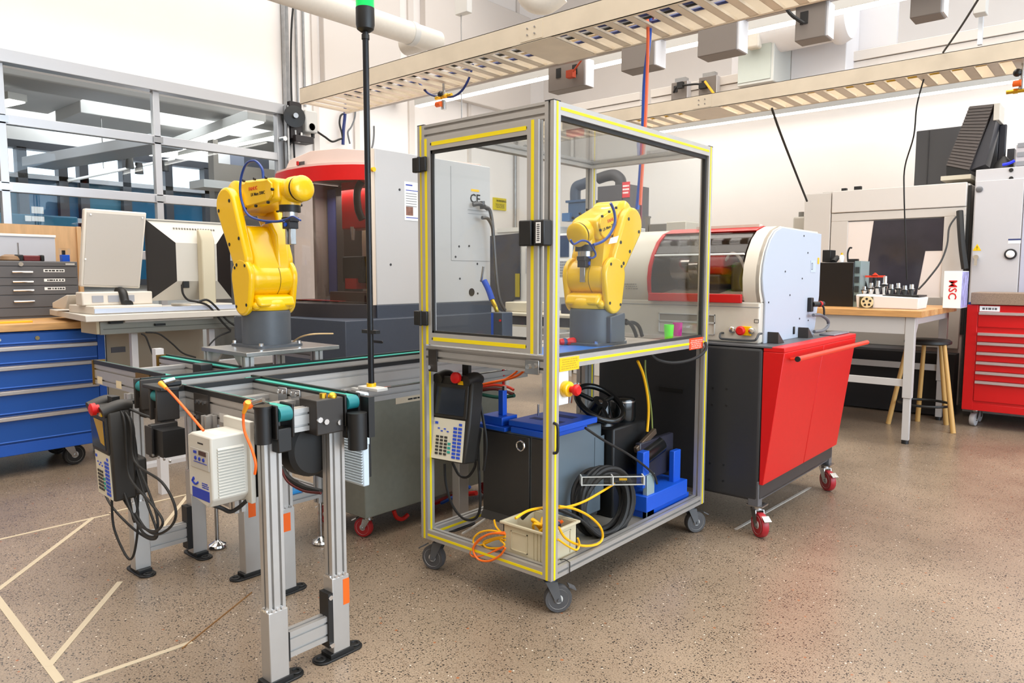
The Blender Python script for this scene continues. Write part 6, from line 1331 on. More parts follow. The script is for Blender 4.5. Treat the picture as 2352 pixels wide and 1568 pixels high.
part('end_cap', MB().cyl((-1.285, 3.692, .955), (-1.285, 3.702, .955), .014, n=16), BLK, hb)
m = MB()
for y in (3.75, 4.30, 4.82): m.cyl((-1.345, y, .945), (-1.285, y, .955), .007, n=8)
part('handle_bracket', m, M('handle_orange_red', '#f03c22', .35), ls)
FR = M('stand_frame_grey', '#5a595b', .45)
for (x, y) in ((-1.475, 3.68), (-1.475, 4.83), (-2.43, 3.68), (-2.43, 4.83)): part('leg', MB().box(x-.028, y-.028, .165, x+.028, y+.028, .30), FR, ls, bevel=.003)
part('lower_bar', MB().box(-1.50, 3.70, .185, -1.455, 4.81, .235), FR, ls, bevel=.004); part('lower_bar', MB().box(-2.45, 3.70, .185, -2.41, 4.81, .235), FR, ls, bevel=.004)
RW = M('red_polyurethane', '#a81e28', .4)
for (x, y) in ((-1.47, 3.70), (-1.47, 4.80), (-2.4, 3.72), (-2.4, 4.80)): caster(ls, x, y, .168, .066, RW, w=.036, ang=radians(-40))
scr(ls, [W(a, b, y=3.65) for a, b in ((1638, 890), (1669, 892), (1636, 928), (1669, 930), (1632, 1062), (1663, 1066), (1630, 1100), (1662, 1103))], (0, -1, 0), .006, BLK)
part('side_grip', MB().box(W(1515, 900, y=3.65).x, 3.644, .72, W(1570, 900, y=3.65).x, 3.65, .745), BLK, ls)
part('side_pocket', MB().prism(rbox(.001, .001, .0003), 'y', 3.6, 3.6001), BLK, ls) if False else None
# bench lathe
la = thing('bench_lathe', 'cream and red bench lathe with a curved clear guard, on the red and black stand', 'lathe', (-1.95, 4.2, 1.013))
LC = M('lathe_cream', '#cfc6b8', .35, noise=.02); LE = M('lathe_endplate', '#b3bac6', .4)
zb = 1.013; lx0, lx1 = -2.43, -1.5
prof = [(3.83, 1.235), (3.79, 1.29), (3.78, 1.36), (3.79, 1.43), (3.82, 1.50), (3.87, 1.565), (3.93, 1.61), (4.0, 1.636)]
end = [(3.80, zb), (3.80, 1.235), (3.765, 1.30), (3.755, 1.36), (3.765, 1.43), (3.795, 1.50), (3.845, 1.565), (3.91, 1.612), (4.0, 1.638)]+[(4.65, 1.63), (4.65, 1.25), (4.58, zb)]
part('end_plate', MB().prism(end, 'x', lx1-.012, lx1), LE, la, bevel=.003, label='pale blue-white flat end plate')
part('base', MB().box(lx0, 3.755, zb, lx1-.012, 4.6, 1.235), LC, la, bevel=.01)
def shell(n_, x0, x1, mat, th=.012, off=0, pr=None):
    pr = pr or prof; o = [(y-off, z+off*.3) for y, z in pr]; i_ = [(y-off+th, z+off*.3-.004) for y, z in pr][::-1]; return part(n_, MB().prism(o+i_, 'x', x0, x1), mat, la)
big = [(3.76, 1.235), (3.735, 1.29), (3.728, 1.36), (3.74, 1.43), (3.775, 1.50), (3.83, 1.57), (3.90, 1.618), (4.0, 1.645)]
shell('right_hood', -1.60, lx1-.01, M('lathe_hood', '#d9cfc0', .35), pr=big); shell('left_hood', lx0, -2.16, M('lathe_hood', '#d9cfc0', .35), pr=big)
part('top_cover', MB().box(lx0, 4.0, 1.618, lx1-.012, 4.62, 1.642), LC, la, bevel=.004); part('back_wall', MB().box(lx0, 4.58, 1.235, lx1-.012, 4.62, 1.62), LC, la)
part('inner_end', MB().prism([(3.76, 1.235)]+big[1:]+[(4.6, 1.64), (4.6, 1.235)], 'x', lx1-.03, lx1-.0125), LC, la); part('left_end', MB().prism([(3.76, 1.235)]+big[1:]+[(4.6, 1.645), (4.6, 1.235)], 'x', lx0, lx0+.01), LC, la)
shell('clear_guard', -2.15, -1.61, glassmat('guard_clear', (.86, .83, .81), .03, 1.5), th=.004, pr=[(y-.0, z) for y, z in big])
shell('red_frame', -2.175, -2.155, DRED, pr=[(y-.006, z) for y, z in big])
part('red_lower_rail', MB().box(-2.17, 3.728, 1.228, -1.605, 3.748, 1.275), DRED, la, bevel=.004)
part('red_top_rail', MB().prism([(3.90, 1.622), (4.0, 1.65), (4.03, 1.65), (4.03, 1.638), (3.92, 1.612)], 'x', -2.17, -1.605), DRED, la)
part('guard_bar', MB().cyl((-2.15, 3.765, 1.49), (-1.61, 3.765, 1.49), .006, n=10), PAPER, la)
# lathe inside
part('inner_tray', MB().add([(-2.15, 3.78, 1.26), (-1.61, 3.78, 1.26), (-1.61, 4.2, 1.32), (-2.15, 4.2, 1.32), (-2.15, 3.78, 1.24), (-1.61, 3.78, 1.24), (-1.61, 4.2, 1.24), (-2.15, 4.2, 1.24)], [(0, 1, 2, 3), (7, 6, 5, 4), (0, 4, 5, 1), (1, 5, 6, 2), (3, 2, 6, 7), (0, 3, 7, 4)]), LC, la)
part('inner_back', MB().box(-2.15, 4.2, 1.24, -1.61, 4.22, 1.62), M('lathe_inner', '#6b5f5a', .5), la)
part('chuck', MB().cyl((-2.14, 4.0, 1.42), (-2.02, 4.0, 1.42), .075, n=28).cyl((-2.02, 4.0, 1.42), (-1.98, 4.0, 1.42), .045, n=20), CHR, la)
part('red_slide', MB().box(-1.90, 3.9, 1.38, -1.79, 4.1, 1.50), RED, la, bevel=.01); part('slide_block', MB().box(-1.93, 3.88, 1.26, -1.80, 4.1, 1.38), ihd, la, bevel=.01)
part('headstock', MB().box(-2.15, 4.05, 1.28, -1.98, 4.2, 1.55), M('head_grey', '#77787c', .4, .4), la); part('tailstock', MB().box(-1.77, 3.95, 1.28, -1.64, 4.12, 1.45), M('olive_tail', '#6b6424', .5), la, bevel=.02)
part('coolant_hose', MB().tube([(-1.79, 3.93, 1.46), (-1.75, 3.92, 1.50), (-1.70, 3.92, 1.47), (-1.66, 3.92, 1.38), (-1.64, 3.92, 1.32)], .008), LTG, la)
part('rear_duct', MB().box(-2.0, 3.98, 1.645, -1.62, 4.02, 1.66), LC, la)
part('seam', MB().box(lx0, 3.753, 1.205, lx1-.012, 3.755, 1.209), M('seam_grey', '#9b9a99', .5), la)
marks(la, M('grey_print2', '#8c8680', .6), 'y', 3.73, -2.33, 1.29, -2.24, 1.33, 3, 31, .4)
# lathe front controls
hx0, hx1 = W(1660, 775, y=3.75).x, W(1748, 768, y=3.75).x
part('grab_handle', MB().tube([(hx0, 3.755, 1.062), (hx0-.0, 3.72, 1.060), (hx0+.01, 3.70, 1.038), (hx0+.04, 3.70, 1.034), (hx1-.03, 3.70, 1.034), (hx1-.004, 3.70, 1.045), (hx1, 3.72, 1.068), (hx1, 3.755, 1.07)], .006, sub=4), M('handle_dark', '#3a3d40', .4), la)
ex = W(1703, 758, y=3.75).x
eb = part('stop_plate', MB().box(ex+.0, 3.742, 1.055, ex+.055, 3.755, 1.105), YEL, la, bevel=.002)
part('stop_button', MB().lathe((ex+.01, 3.742, 1.082), (0, -1, 0), [(.014, 0), (.016, .02), (.025, .022), (.025, .034), (.018, .04)], n=20), RED, eb)
kx = W(1682, 758, y=3.75).x; part('key_switch', MB().lathe((kx, 3.755, 1.082), (0, -1, 0), [(.017, 0), (.017, .012), (.012, .016)], n=18), CHR, la); kx = W(1728, 758, y=3.75).x; part('key_switch', MB().lathe((kx, 3.755, 1.082), (0, -1, 0), [(.016, 0), (.016, .02), (.011, .024)], n=18), CHR, la)
sx = W(1737, 737, y=3.75).x; part('socket_mark', MB().box(sx-.012, 3.753, 1.125, sx+.012, 3.7545, 1.127).box(sx-.012, 3.753, 1.142, sx+.012, 3.7545, 1.144).box(sx-.012, 3.753, 1.125, sx-.01, 3.7545, 1.144).box(sx+.01, 3.753, 1.125, sx+.012, 3.7545, 1.144), PRINT, la)
y0 = W(1513, 752, y=3.75); y1 = W(1642, 718, y=3.75)
part('front_vent', MB().box(y0.x, 3.748, 1.155, y1.x, 3.756, 1.16).box(y0.x, 3.748, 1.11, y1.x, 3.756, 1.118).box(y0.x, 3.748, 1.05, y1.x, 3.753, 1.052).box(y1.x-.003, 3.748, 1.05, y1.x, 3.756, 1.16).box(y0.x, 3.748, 1.05, y0.x+.003, 3.756, 1.16), LTG, la); part('vent_recess', MB().box(y0.x, 3.752, 1.118, y1.x, 3.7555, 1.155), M('recess', '#8f877b', .5), la)
# end plate details
scr(la, [W(a, b, x=-1.5) for a, b in ((1846, 540), (1855, 579), (1803, 622), (1814, 676), (1842, 638), (1765, 693), (1836, 730), (1856, 734))], (1, 0, 0), .005)
q = W(1867, 612, x=-1.499); part('rating_plate', MB().box(-1.5, q.y-.04, q.z-.03, -1.498, q.y+.05, q.z+.04), M('plate_blue_grey', '#b9c4d4', .4), la)
part('rating_mark', MB().box(-1.498, q.y-.03, q.z-.015, -1.4975, q.y-.026, q.z+.025).box(-1.498, q.y-.01, q.z-.015, -1.4975, q.y-.006, q.z+.025).box(-1.498, q.y-.03, q.z+.022, -1.4975, q.y-.006, q.z+.025).box(-1.498, q.y-.03, q.z-.015, -1.4975, q.y-.006, q.z-.012), PRINT, la)
q = W(1880, 597, x=-1.499); part('warning_sticker', MB().box(-1.5, q.y-.018, q.z-.02, -1.498, q.y+.012, q.z+.018), YCAB, la)
q = W(1866, 697, x=-1.48); part('rear_socket', MB().box(-1.5, q.y-.03, q.z-.045, -1.475, q.y+.01, q.z+.04), BLK, la, bevel=.004)
part('plug', MB().cyl(q+Vector((0, 0, 0)), q+Vector((.03, .10, 0)), .016, n=12), BLK, la); part('plug_ring', MB().cyl(q+Vector((.02, .06, 0)), q+Vector((.024, .075, 0)), .018, n=12), RED, la)
solo('cable', MB().tube([W(1885, 697, x=-1.45), W(1892, 705, x=-1.44), W(1893, 722, x=-1.44)], .006), BLK2, 'black cable dropping behind the lathe end plate', 'cable')
solo('flexible_conduit', MB().tube([W(1868, 722, x=-1.46), W(1885, 722, x=-1.45), W(1900, 732, x=-1.44), (W(1902, 745, x=-1.44)), W(1890, 757, x=-1.44), W(1870, 760, x=-1.45)], .010), M('flex_grey', '#6f7075', .4, .4), 'grey flexible conduit looping out of the lathe end plate', 'conduit')
for pq in ((1768, 790), (1838, 770)):
    a = W(*pq, x=-1.49); part('foot_bracket', MB().prism([(a.y-.01, 1.013), (a.y+.08, 1.013), (a.y-.01, 1.075)], 'x', -1.5, -1.44), DKSLOT, la, bevel=.002)
q = W(1823, 757, x=-1.498); part('black_switch', MB().box(-1.5, q.y-.008, q.z-.022, -1.492, q.y+.01, q.z+.022), BLK, la, bevel=.003)
q = W(1895, 765, x=-1.42); solo('phone', MB().box(-1.46, 4.55, 1.013, -1.37, 4.85, 1.024), M('phone_grey', '#7a7c84', .25), 'flat grey tray lying on the back corner of the red stand', 'tray', bevel=.004)
# wooden workbench
wt = thing('workbench', 'butcher block workbench on pale steel legs, right of the lathe', 'table', (-2, 7.3, 0))
tx0, tx1, ty0, ty1, tz1 = -3.2, -1.30, 6.5, 7.95, 1.092
LG = M('bench_leg', '#bfbab6', .4)
n = 12
for k in range(n):
    a = ty0+(ty1-ty0)*k/n; part('block_strip', MB().box(tx0, a+.0006, tz1-.05, tx1, a+(ty1-ty0)/n-.0006, tz1), M('block_wood_%d' % (k % 3), ('#c9955c', '#d3a369', '#bf8a52')[k % 3], .42, noise=.16, nscale=5, stretch=(1, 9, 9)), wt, bevel=.001)
part('apron', MB().box(tx0, ty0+.03, .90, -1.42, ty0+.05, tz1-.05), LG, wt, bevel=.004); part('apron', MB().box(-1.37, ty0+.1, .98, -1.35, ty1-.1, tz1-.05), LG, wt, bevel=.003)
for (x, y) in ((-1.385, 6.555), (-1.385, 7.86), (-3.0, 6.555), (-3.0, 7.86)):
    l = part('leg', MB().box(x-.035, y-.03, .38, x+.035, y+.03, tz1-.05), LG, wt, bevel=.003); part('lower_leg', MB().box(x-.027, y-.023, .03, x+.027, y+.023, .38), LG, l, bevel=.003); part('foot_pad', MB().cyl((x, y, 0), (x, y, .03), .028, n=16), BLK, l)
    part('corner_gusset', MB().prism([(y+.03, tz1-.05), (y+.03, .90), (y+.10, .98), (y+.10, tz1-.05)], 'x', x+.02, x+.033), LG, wt) if y < 7 else None
part('stretcher', MB().box(-3.0, 6.54, .47, -1.42, 6.57, .53), LG, wt, bevel=.003); part('stretcher', MB().box(-3.0, 7.85, .47, -1.42, 7.87, .53), LG, wt, bevel=.003); part('stretcher', MB().box(-3.0, 6.6, .47, -2.97, 7.85, .53), LG, wt)
# things on the bench
def on(px, py): return W(px, py, z=tz1)
a = W(1905, 690, y=7.0); b = W(1962, 600, y=7.0)
dk_ = thing('black_cabinet', 'black box standing on the workbench right behind the lathe', 'box', (a.x, 7.2, tz1)); part('box_body', MB().box(a.x-.12, 7.0, tz1, b.x, 7.35, b.z), M('gloss_dark', '#171312', .3), dk_, bevel=.006); part('side_rack', MB().box(b.x, 7.02, tz1, b.x+.05, 7.3, b.z+.01), M('rack_teal', '#8fa5a8', .35, .3), dk_)
for k in range(4): part('rack_slot', MB().box(b.x+.008, 7.01, tz1+.05+.085*k, b.x+.042, 7.02, tz1+.105+.085*k), M('rack_dark', '#2f3638', .5), dk_)
a = W(1888, 600, y=7.15); b = W(1908, 572, y=7.15); solo('black_case', MB().box(a.x, 7.15, dk_.location.z+.0+W(1905, 600, y=7.15).z-tz1, b.x, 7.3, b.z), BLK, 'small black case on top of the black box beside the lathe', 'case', bevel=.004)
a = W(1914, 598, y=7.1); solo('black_can', MB().cyl((a.x, 7.1, a.z-.01), (a.x, 7.2, a.z+.035), .025, n=14), BLK, 'black round part lying on the black box', 'part')
a = W(1933, 600, y=7.1); gl = thing('glue_bottle', 'small white bottle with a yellow cap on the black box', 'bottle', a); part('bottle_body', MB().lathe(a-Vector((0, 0, .005)), (0, 0, 1), [(.02, 0), (.022, .05), (.012, .07)], n=14), PAPER, gl); part('cap', MB().cyl(a+Vector((0, 0, .06)), a+Vector((0, 0, .085)), .010, n=10), YEL, gl)
a = W(1950, 598, y=7.1); solo('desk_clamp', MB().tube([a+Vector((-.01, 0, 0)), a+Vector((-.015, 0, .07)), a+Vector((.0, 0, .12)), a+Vector((.02, 0, .12))], .008).box(a.x-.01, a.y-.02, a.z-.01, a.x+.08, a.y+.02, a.z+.02), BLK, 'black clamp tool with a bent arm on the black box', 'tool')
# tool carousel row of collets on white box
a = W(1968, 696, y=6.78); b = W(2110, 668, y=6.78)
wx = thing('tool_tray', 'white curved tray holding steel tool holders, on the workbench', 'tray', ((a.x+b.x)/2, 6.9, tz1))
TP = M('tray_white', '#e4e0dd', .45)
m = MB(); m.add([(a.x, 6.78, tz1), (b.x, 6.78, tz1), (b.x, 7.1, tz1), (a.x, 7.1, tz1), (a.x-.01, 6.77, tz1+.12), (b.x+.01, 6.77, tz1+.10), (b.x+.01, 7.12, tz1+.10), (a.x-.01, 7.12, tz1+.12)], [(0, 3, 2, 1), (0, 1, 5, 4), (1, 2, 6, 5), (2, 3, 7, 6), (3, 0, 4, 7), (4, 5, 6, 7)]); part('tray_body', m, TP, wx, bevel=.01)
part('dark_liner', MB().box(a.x+.2, 6.79, tz1+.105, b.x, 7.10, tz1+.118), BLK, wx)
dx_ = W(1991, 686, y=6.75); part('reel_recess', MB().box(dx_.x-.065, 6.765, tz1+.01, dx_.x+.045, 6.775, tz1+.10), M('olive_dark', '#4c4520', .5), wx)
rr = part('round_reel', MB().lathe((dx_.x+.0, 6.765, tz1+.055), (0, -1, 0), [(.05, 0), (.05, .008), (.04, .009)], n=24), M('reel_cream', '#d9c9a0', .5), wx)
m = MB()
for k in range(5): an = 2*pi*k/5+.4; m.cyl((dx_.x+.028*cos(an), 6.757, tz1+.055+.028*sin(an)), (dx_.x+.028*cos(an), 6.753, tz1+.055+.028*sin(an)), .010, n=10)
part('dark_hole', m, BLK, rr)
for k in range(8):
    px = 1985+15.5*k; q = W(px, 668, y=6.95+.05*(k % 2)); th = thing('tool_holder', 'steel tool holder standing %s in the white tray on the workbench' % ('first from the left', 'second from the left', 'third from the left', 'fourth from the left', 'fourth from the right', 'third from the right', 'second from the right', 'last at the right')[k], 'tool holder', (q.x, q.y, tz1+.118), 'steel tool holders in the white tray')
    h = (.07, .10, .12, .16, .09, .10, .08, .09)[k]; part('taper', MB().lathe((q.x, q.y, tz1+.118), (0, 0, 1), [(.014, 0), (.024, h*.4), (.026, h*.45), (.026, h*.6), (.018, h*.62), (.016, h)], n=16), CHR if k % 2 else STEEL, th); part('collar', MB().cyl((q.x, q.y, tz1+.118+h*.45), (q.x, q.y, tz1+.118+h*.55), .0275, n=16), BLK, th)
q = W(2010, 632, y=7.15); cl_ = thing('red_clamp', 'red winged clamp top sticking out behind the tool holders', 'tool', (q.x, 7.15, tz1)); part('wing', MB().box(q.x-.08, 7.13, q.z-.012, q.x+.08, 7.17, q.z+.006).prism([(q.x-.03, q.z), (q.x+.03, q.z), (q.x, q.z+.03)], 'y', 7.13, 7.17), M('clamp_red', '#e8452c', .4), cl_); part('clamp_post', MB().cyl((q.x, 7.15, tz1), (q.x, 7.15, q.z), .02, n=12), BLK, cl_)
for i, px in enumerate((1975, 1982, 1990)): q = W(px, 640, y=7.2); solo('black_lever', MB().tube([(q.x, 7.2, tz1), (q.x+.01, 7.2, tz1+.15), (q.x-.03, 7.2, tz1+.27)], .010), BLK, ('leftmost', 'middle', 'rightmost')[i]+' of three thin black levers behind the tool tray', 'lever')
q0 = on(1888, 694); solo('cable', MB().tube([q0+Vector((0, .1, .01)), on(1915, 690)+Vector((0, 0, .01)), on(1935, 686)+Vector((0, 0, .01)), on(1955, 672)+Vector((0, 0, .03))], .008), M('tan_hose', '#c9a979', .5), 'tan cord lying on the workbench beside the black box', 'cord')
# MSC box
q = W(2165, 693, y=7.3); b = W(2192, 620, y=7.3); c_ = W(2212, 625, y=7.9)
ms = thing('cardboard_box', 'tall white carton with vertical red MSC lettering on the workbench', 'box', (q.x+.1, 7.4, tz1))
part('carton', MB().box(q.x, 7.3, tz1, b.x+.06, 7.62, b.z), PAPER, ms, bevel=.003); part('printed_side', MB().box(b.x+.06, 7.305, tz1+.005, b.x+.061, 7.615, b.z-.005), M('side_print', '#9d98c8', .5, noise=.5, nscale=18), ms)
text('MSC', .088, RPRINT, ms, ((q.x+b.x+.06)/2, 7.2985, (tz1+b.z)/2+.0), '-y', roll=-pi/2)
# stool
st = thing('stool', 'round black-topped stool with pale wooden legs under the workbench', 'stool', (-1.42, 7.4, 0))
part('seat', MB().lathe((-1.42, 7.4, .76), (0, 0, 1), [(.17, 0), (.19, .01), (.19, .03), (.17, .045)], n=28), BLK, st); part('foot_ring', MB().tube([(-1.42+.21*cos(a), 7.4+.21*sin(a), .22) for a in [2*pi*k/14 for k in range(14)]], .012, closed=True, sub=2), BLK, st)
for (dx, dy) in ((.26, -.14), (-.10, .25), (-.28, -.06), (.14, .24)): part('leg', MB().cyl((-1.42+dx, 7.4+dy, 0), (-1.42+dx*.55, 7.4+dy*.55, .77), .022, .018, n=12), M('stool_wood', '#c89d5c', .5), st)
# cream machining centre
vm = thing('machining_centre', 'large cream machining centre with a dark window behind the workbench', 'machining centre', (-2, 9, 0))
vy = 8.2
VC = M('vmc_cream', '#bfb9b2', .42)
part('body', MB().box(-2.83, vy+.03, .1, -1.29, 9.9, 2.26), VC, vm, bevel=.01)
part('left_panel', MB().box(-2.84, vy, .12, -2.56, vy+.03, 2.26), VC, vm, bevel=.006); part('upper_panel', MB().box(-2.55, vy-.01, 2.04, -1.31, vy+.03, 2.27), M('vmc_light', '#c7c1bb', .42), vm, bevel=.008)
part('lower_panel', MB().box(-2.55, vy, .66, -1.31, vy+.03, 1.16), M('vmc_lower', '#9d968d', .5), vm, bevel=.004); part('dark_base', MB().box(-3.3, vy-.2, .02, -1.30, vy+.02, .62), M('vmc_base', '#18171a', .6), vm)
part('door_frame', MB().box(-2.55, vy, 1.95, -1.31, vy+.03, 2.035).box(-2.55, vy, 1.16, -2.38, vy+.03, 1.95).box(-1.49, vy, 1.16, -1.31, vy+.03, 1.95), VC, vm, bevel=.004)
part('window', MB().add([(-2.20, vy+.01, 1.16), (-1.70, vy+.01, 1.16), (-1.64, vy+.01, 1.62), (-1.49, vy+.01, 1.62), (-1.49, vy+.01, 1.94), (-2.13, vy+.01, 1.94)], [(0, 1, 2, 3, 4, 5)]), M('vmc_window', '#35333a', .12, noise=.25, nscale=3), vm, label='dark machine window')
part('sliding_door', MB().add([(-2.38, vy+.012, 1.16), (-2.20, vy+.012, 1.16), (-2.13, vy+.012, 1.94), (-2.38, vy+.012, 1.94)], [(0, 1, 2, 3)]).add([(-1.70, vy+.012, 1.16), (-1.49, vy+.012, 1.16), (-1.49, vy+.012, 1.62), (-1.64, vy+.012, 1.62)], [(0, 1, 2, 3)]), M('vmc_door', '#d9cfc8', .45), vm)
part('top_fitting', MB().box(-2.75, 8.5, 2.26, -2.3, 8.8, 2.30), VC, vm, bevel=.004); part('eye_bolt', MB().box(-2.55, 8.5, 2.30, -2.5, 8.55, 2.33).box(-2.42, 8.5, 2.30, -2.35, 8.55, 2.34), BLK, vm)
part('side_gap', MB().box(-1.305, vy+.02, .8, -1.28, vy+.05, 2.24), BLK, vm)
q0, q1 = W(2198, 480, y=8.1), W(2218, 620, y=8.1); solo('rubber_hose', MB().tube([W(2204, 482, y=8.15), W(2206, 520, y=8.12), W(2210, 570, y=8.1), W(2216, 615, y=8.1)], .03), BLK2, 'thick black hose down the right edge of the machining centre', 'hose')
solo('cable', MB().tube([W(2196, 495, y=8.0), W(2180, 520, y=7.9), W(2175, 560, y=7.8), W(2160, 600, y=7.7), W(2130, 640, y=7.5), W(2110, 662, y=7.4)], .008), BLK2, 'thin black cord running from the hose down to the tool tray', 'cable')
a = W(1820, 520, y=8.6); b = W(1852, 495, y=8.6); tk = thing('coolant_tank', 'small grey tank with a cap, between the lathe and the machining centre', 'tank', (a.x+.06, 8.7, a.z)); part('tank_body', MB().box(a.x, 8.6, 0, -2.86, 8.9, b.z), M('tank_grey', '#b5b0a6', .45), tk, bevel=.02); part('cap', MB().cyl((a.x+.06, 8.7, b.z), (a.x+.06, 8.7, b.z+.06), .03, n=12), M('tank_cap', '#77756f', .5), tk)
# dark screen and chip conveyor
sx0, sz0, sx1, sz1 = yb(2098, 425, 2180, 290, 9.0)
dm = thing('dark_enclosure', 'dark grey flat enclosure against the wall above the machining centre', 'enclosure', (sx0+.2, 9, 2.26)); part('panel', MB().box(sx0, 9.0, 2.26, sx1+.45, 9.4, sz1), M('encl_dark', '#4b4b4e', .5), dm, bevel=.01); part('panel_edge', MB().box(sx0+.12, 8.99, 2.27, sx0+.13, 9.0, sz1-.01), M('encl_edge', '#3c3c3f', .5), dm)
cv = thing('chip_conveyor', 'slanted dark ribbed chip conveyor hood rising at the right above the machining centre', 'conveyor hood', (-1.4, 8.7, 2.3))
K = M('hood_ribbed', '#5a524e', .5); y_ = 8.5
def pt(px, py, y=8.5): return W(px, py, y=y)
A, B, Cc, D_ = pt(2173, 378), pt(2226, 388), pt(2282, 236), pt(2226, 242)
th = Vector((0, .35, -.06))
vs = [A, B, Cc, D_, A+th, B+th, Cc+th, D_+th]
part('hood_body', MB().add(vs, [(0, 1, 2, 3), (7, 6, 5, 4), (0, 4, 5, 1), (1, 5, 6, 2), (2, 6, 7, 3), (3, 7, 4, 0)]), K, cv)
m = MB(); nrib = 20
for k in range(nrib):
    t0, t1 = k/nrib, (k+.55)/nrib; o = Vector((0, -.012, .002)); p0, p1, p2, p3 = A.lerp(D_, t0), B.lerp(Cc, t0), B.lerp(Cc, t1), A.lerp(D_, t1)
    m.add([p0, p1, p2, p3, p0+o, p1+o, p2+o, p3+o], [(4, 5, 6, 7), (0, 1, 5, 4), (1, 2, 6, 5), (2, 3, 7, 6), (3, 0, 4, 7)])
part('rib', m, K, cv)
E0, E1 = pt(2173, 403), pt(2226, 403)
part('lower_box', MB().add([A, B, E1, E0, A+Vector((0, .4, 0)), B+Vector((0, .4, 0)), E1+Vector((0, .4, 0)), E0+Vector((0, .4, 0))], [(3, 2, 1, 0), (4, 5, 6, 7), (0, 1, 5, 4), (1, 2, 6, 5), (2, 3, 7, 6), (3, 0, 4, 7)]), BLK, cv)
part('base_plate', MB().box(E0.x-.04, 8.45, 2.33, E1.x+.02, 9.0, E0.z), M('base_cream', '#c8c0ae', .45), cv)
t0 = pt(2283, 236); part('top_end', MB().box(t0.x, 8.48, t0.z-.16, t0.x+.05, 8.8, t0.z), M('end_cream', '#c9c2b6', .45), cv, bevel=.004)
q0, q1 = pt(2226, 393), pt(2290, 260, 8.7)
part('side_plate', MB().add([B+Vector((.0, .02, 0)), pt(2262, 375), pt(2290, 262), Cc+Vector((0, .02, -.06)), B+Vector((0, .3, 0)), pt(2262, 375)+Vector((0, .3, 0)), pt(2290, 262)+Vector((0, .3, 0)), Cc+Vector((0, .3, -.06))], [(0, 1, 2, 3), (7, 6, 5, 4), (1, 5, 6, 2), (0, 4, 5, 1), (2, 6, 7, 3)]), M('hood_side', '#35353b', .45), cv)
x0, z0, x1, z1 = yb(2288, 388, 2312, 282, 8.75); part('rear_plate', MB().box(x0, 8.75, z0, x1, 8.8, z1), M('hood_side2', '#23242c', .45), cv, bevel=.01)
x0, z0, x1, z1 = yb(2310, 392, 2330, 338, 8.8); part('rear_block', MB().box(x0, 8.8, z0, x1, 9.0, z1), M('hood_side', '#35353b', .45), cv)
x0, z0, x1, z1 = yb(2331, 380, 2400, 324, 8.4)
hx = thing('vented_unit', 'light grey louvred unit on the electrical cabinet at the right edge', 'unit', (x0+.1, 8.5, z0)); part('casing', MB().box(x0, 8.4, z0-.02, x1, 8.8, z1), M('unit_grey', '#b9b4b6', .45), hx)
for k in range(3): part('louvre', MB().box(x0+.01, 8.39, z0+.005+.085*k, x1, 8.40, z0+.045+.085*k), M('louvre_grey', '#85868a', .5), hx)
x0, z0, x1, z1 = yb(2300, 378, 2330, 372, 8.4); solo('blue_tag', MB().tube([W(2302, 376, y=8.38), W(2318, 372, y=8.38), W(2330, 366, y=8.38)], .014), M('vivid_blue', '#1a2fe0', .4), 'bright blue strap beside the louvred unit at the right edge', 'strap')
solo('black_bag', MB().lathe((W(2302, 378, y=8.45).x, 8.5, 2.40), (0, 0, 1), [(.09, 0), (.07, .06), (.02, .12)], n=12), BLK, 'black lump beside the blue strap on the electrical cabinet', 'bag')
# electrical cabinet
ec = thing('electrical_cabinet', 'white electrical cabinet with a warning triangle at the right edge behind the red tool chest', 'cabinet', (-.9, 8.6, 0)); EC = M('ecab_white', '#bebcbe', .4)
ex0 = -1.25
part('body', MB().box(ex0, 8.22, .05, -.2, 9.2, 2.38), EC, ec, bevel=.006); dd = part('door', MB().box(ex0+.01, 8.20, .08, W(2347, 500, y=8.2).x, 8.22, 2.27), EC, ec, bevel=.005); part('door', MB().box(W(2349, 500, y=8.2).x, 8.2, .08, -.2, 8.22, 2.27), M('ecab_lav', '#b4b5c6', .4), ec, bevel=.005)
q = W(2249, 432, y=8.2); part('round_lock', MB().lathe((q.x, 8.2, q.z), (0, -1, 0), [(.03, 0), (.03, .008), (.02, .012)], n=16), M('lock_grey', '#77787c', .4, .6), dd)
q = W(2243, 588, y=8.2); part('door_handle', MB().cyl((q.x, 8.2, q.z), (q.x, 8.16, q.z), .022, n=14).box(q.x-.012, 8.155, q.z-.08, q.x+.012, 8.168, q.z+.01), CHR, dd)
q = W(2321, 581, y=8.2); part('rotary_switch', MB().lathe((q.x, 8.2, q.z), (0, -1, 0), [(.05, 0), (.05, .012), (.04, .014)], n=24), M('switch_black', '#2a2a2c', .4), dd); part('switch_knob', MB().lathe((q.x, 8.186, q.z), (0, -1, 0), [(.034, 0), (.034, .012), (.02, .02)], n=20), PAPER, dd)
q = W(2244, 566, y=8.2); tr = part('warning_triangle', MB().prism([(q.x-.035, q.z-.03), (q.x+.035, q.z-.03), (q.x, q.z+.035)], 'y', 8.198, 8.2), YEL, dd); text('!', .045, PRINT, tr, (q.x, 8.197, q.z-.005), '-y')
x0, z0, x1, z1 = yb(2315, 557, 2345, 545, 8.2); part('name_label', MB().box(x0, 8.198, z0, x1, 8.2, z1), PAPER, dd); part('label_bar', MB().box(x0, 8.197, z1-.015, x1, 8.198, z1), M('navy_bar', '#2f3a6a', .5), dd)
part('vent_plug', MB().cyl(W(2322, 388, y=8.22), W(2322, 388, y=8.22)-Vector((0, .008, 0)), .018, n=12).cyl(W(2322, 407, y=8.22), W(2322, 407, y=8.22)-Vector((0, .008, 0)), .018, n=12), PRINT, ec)
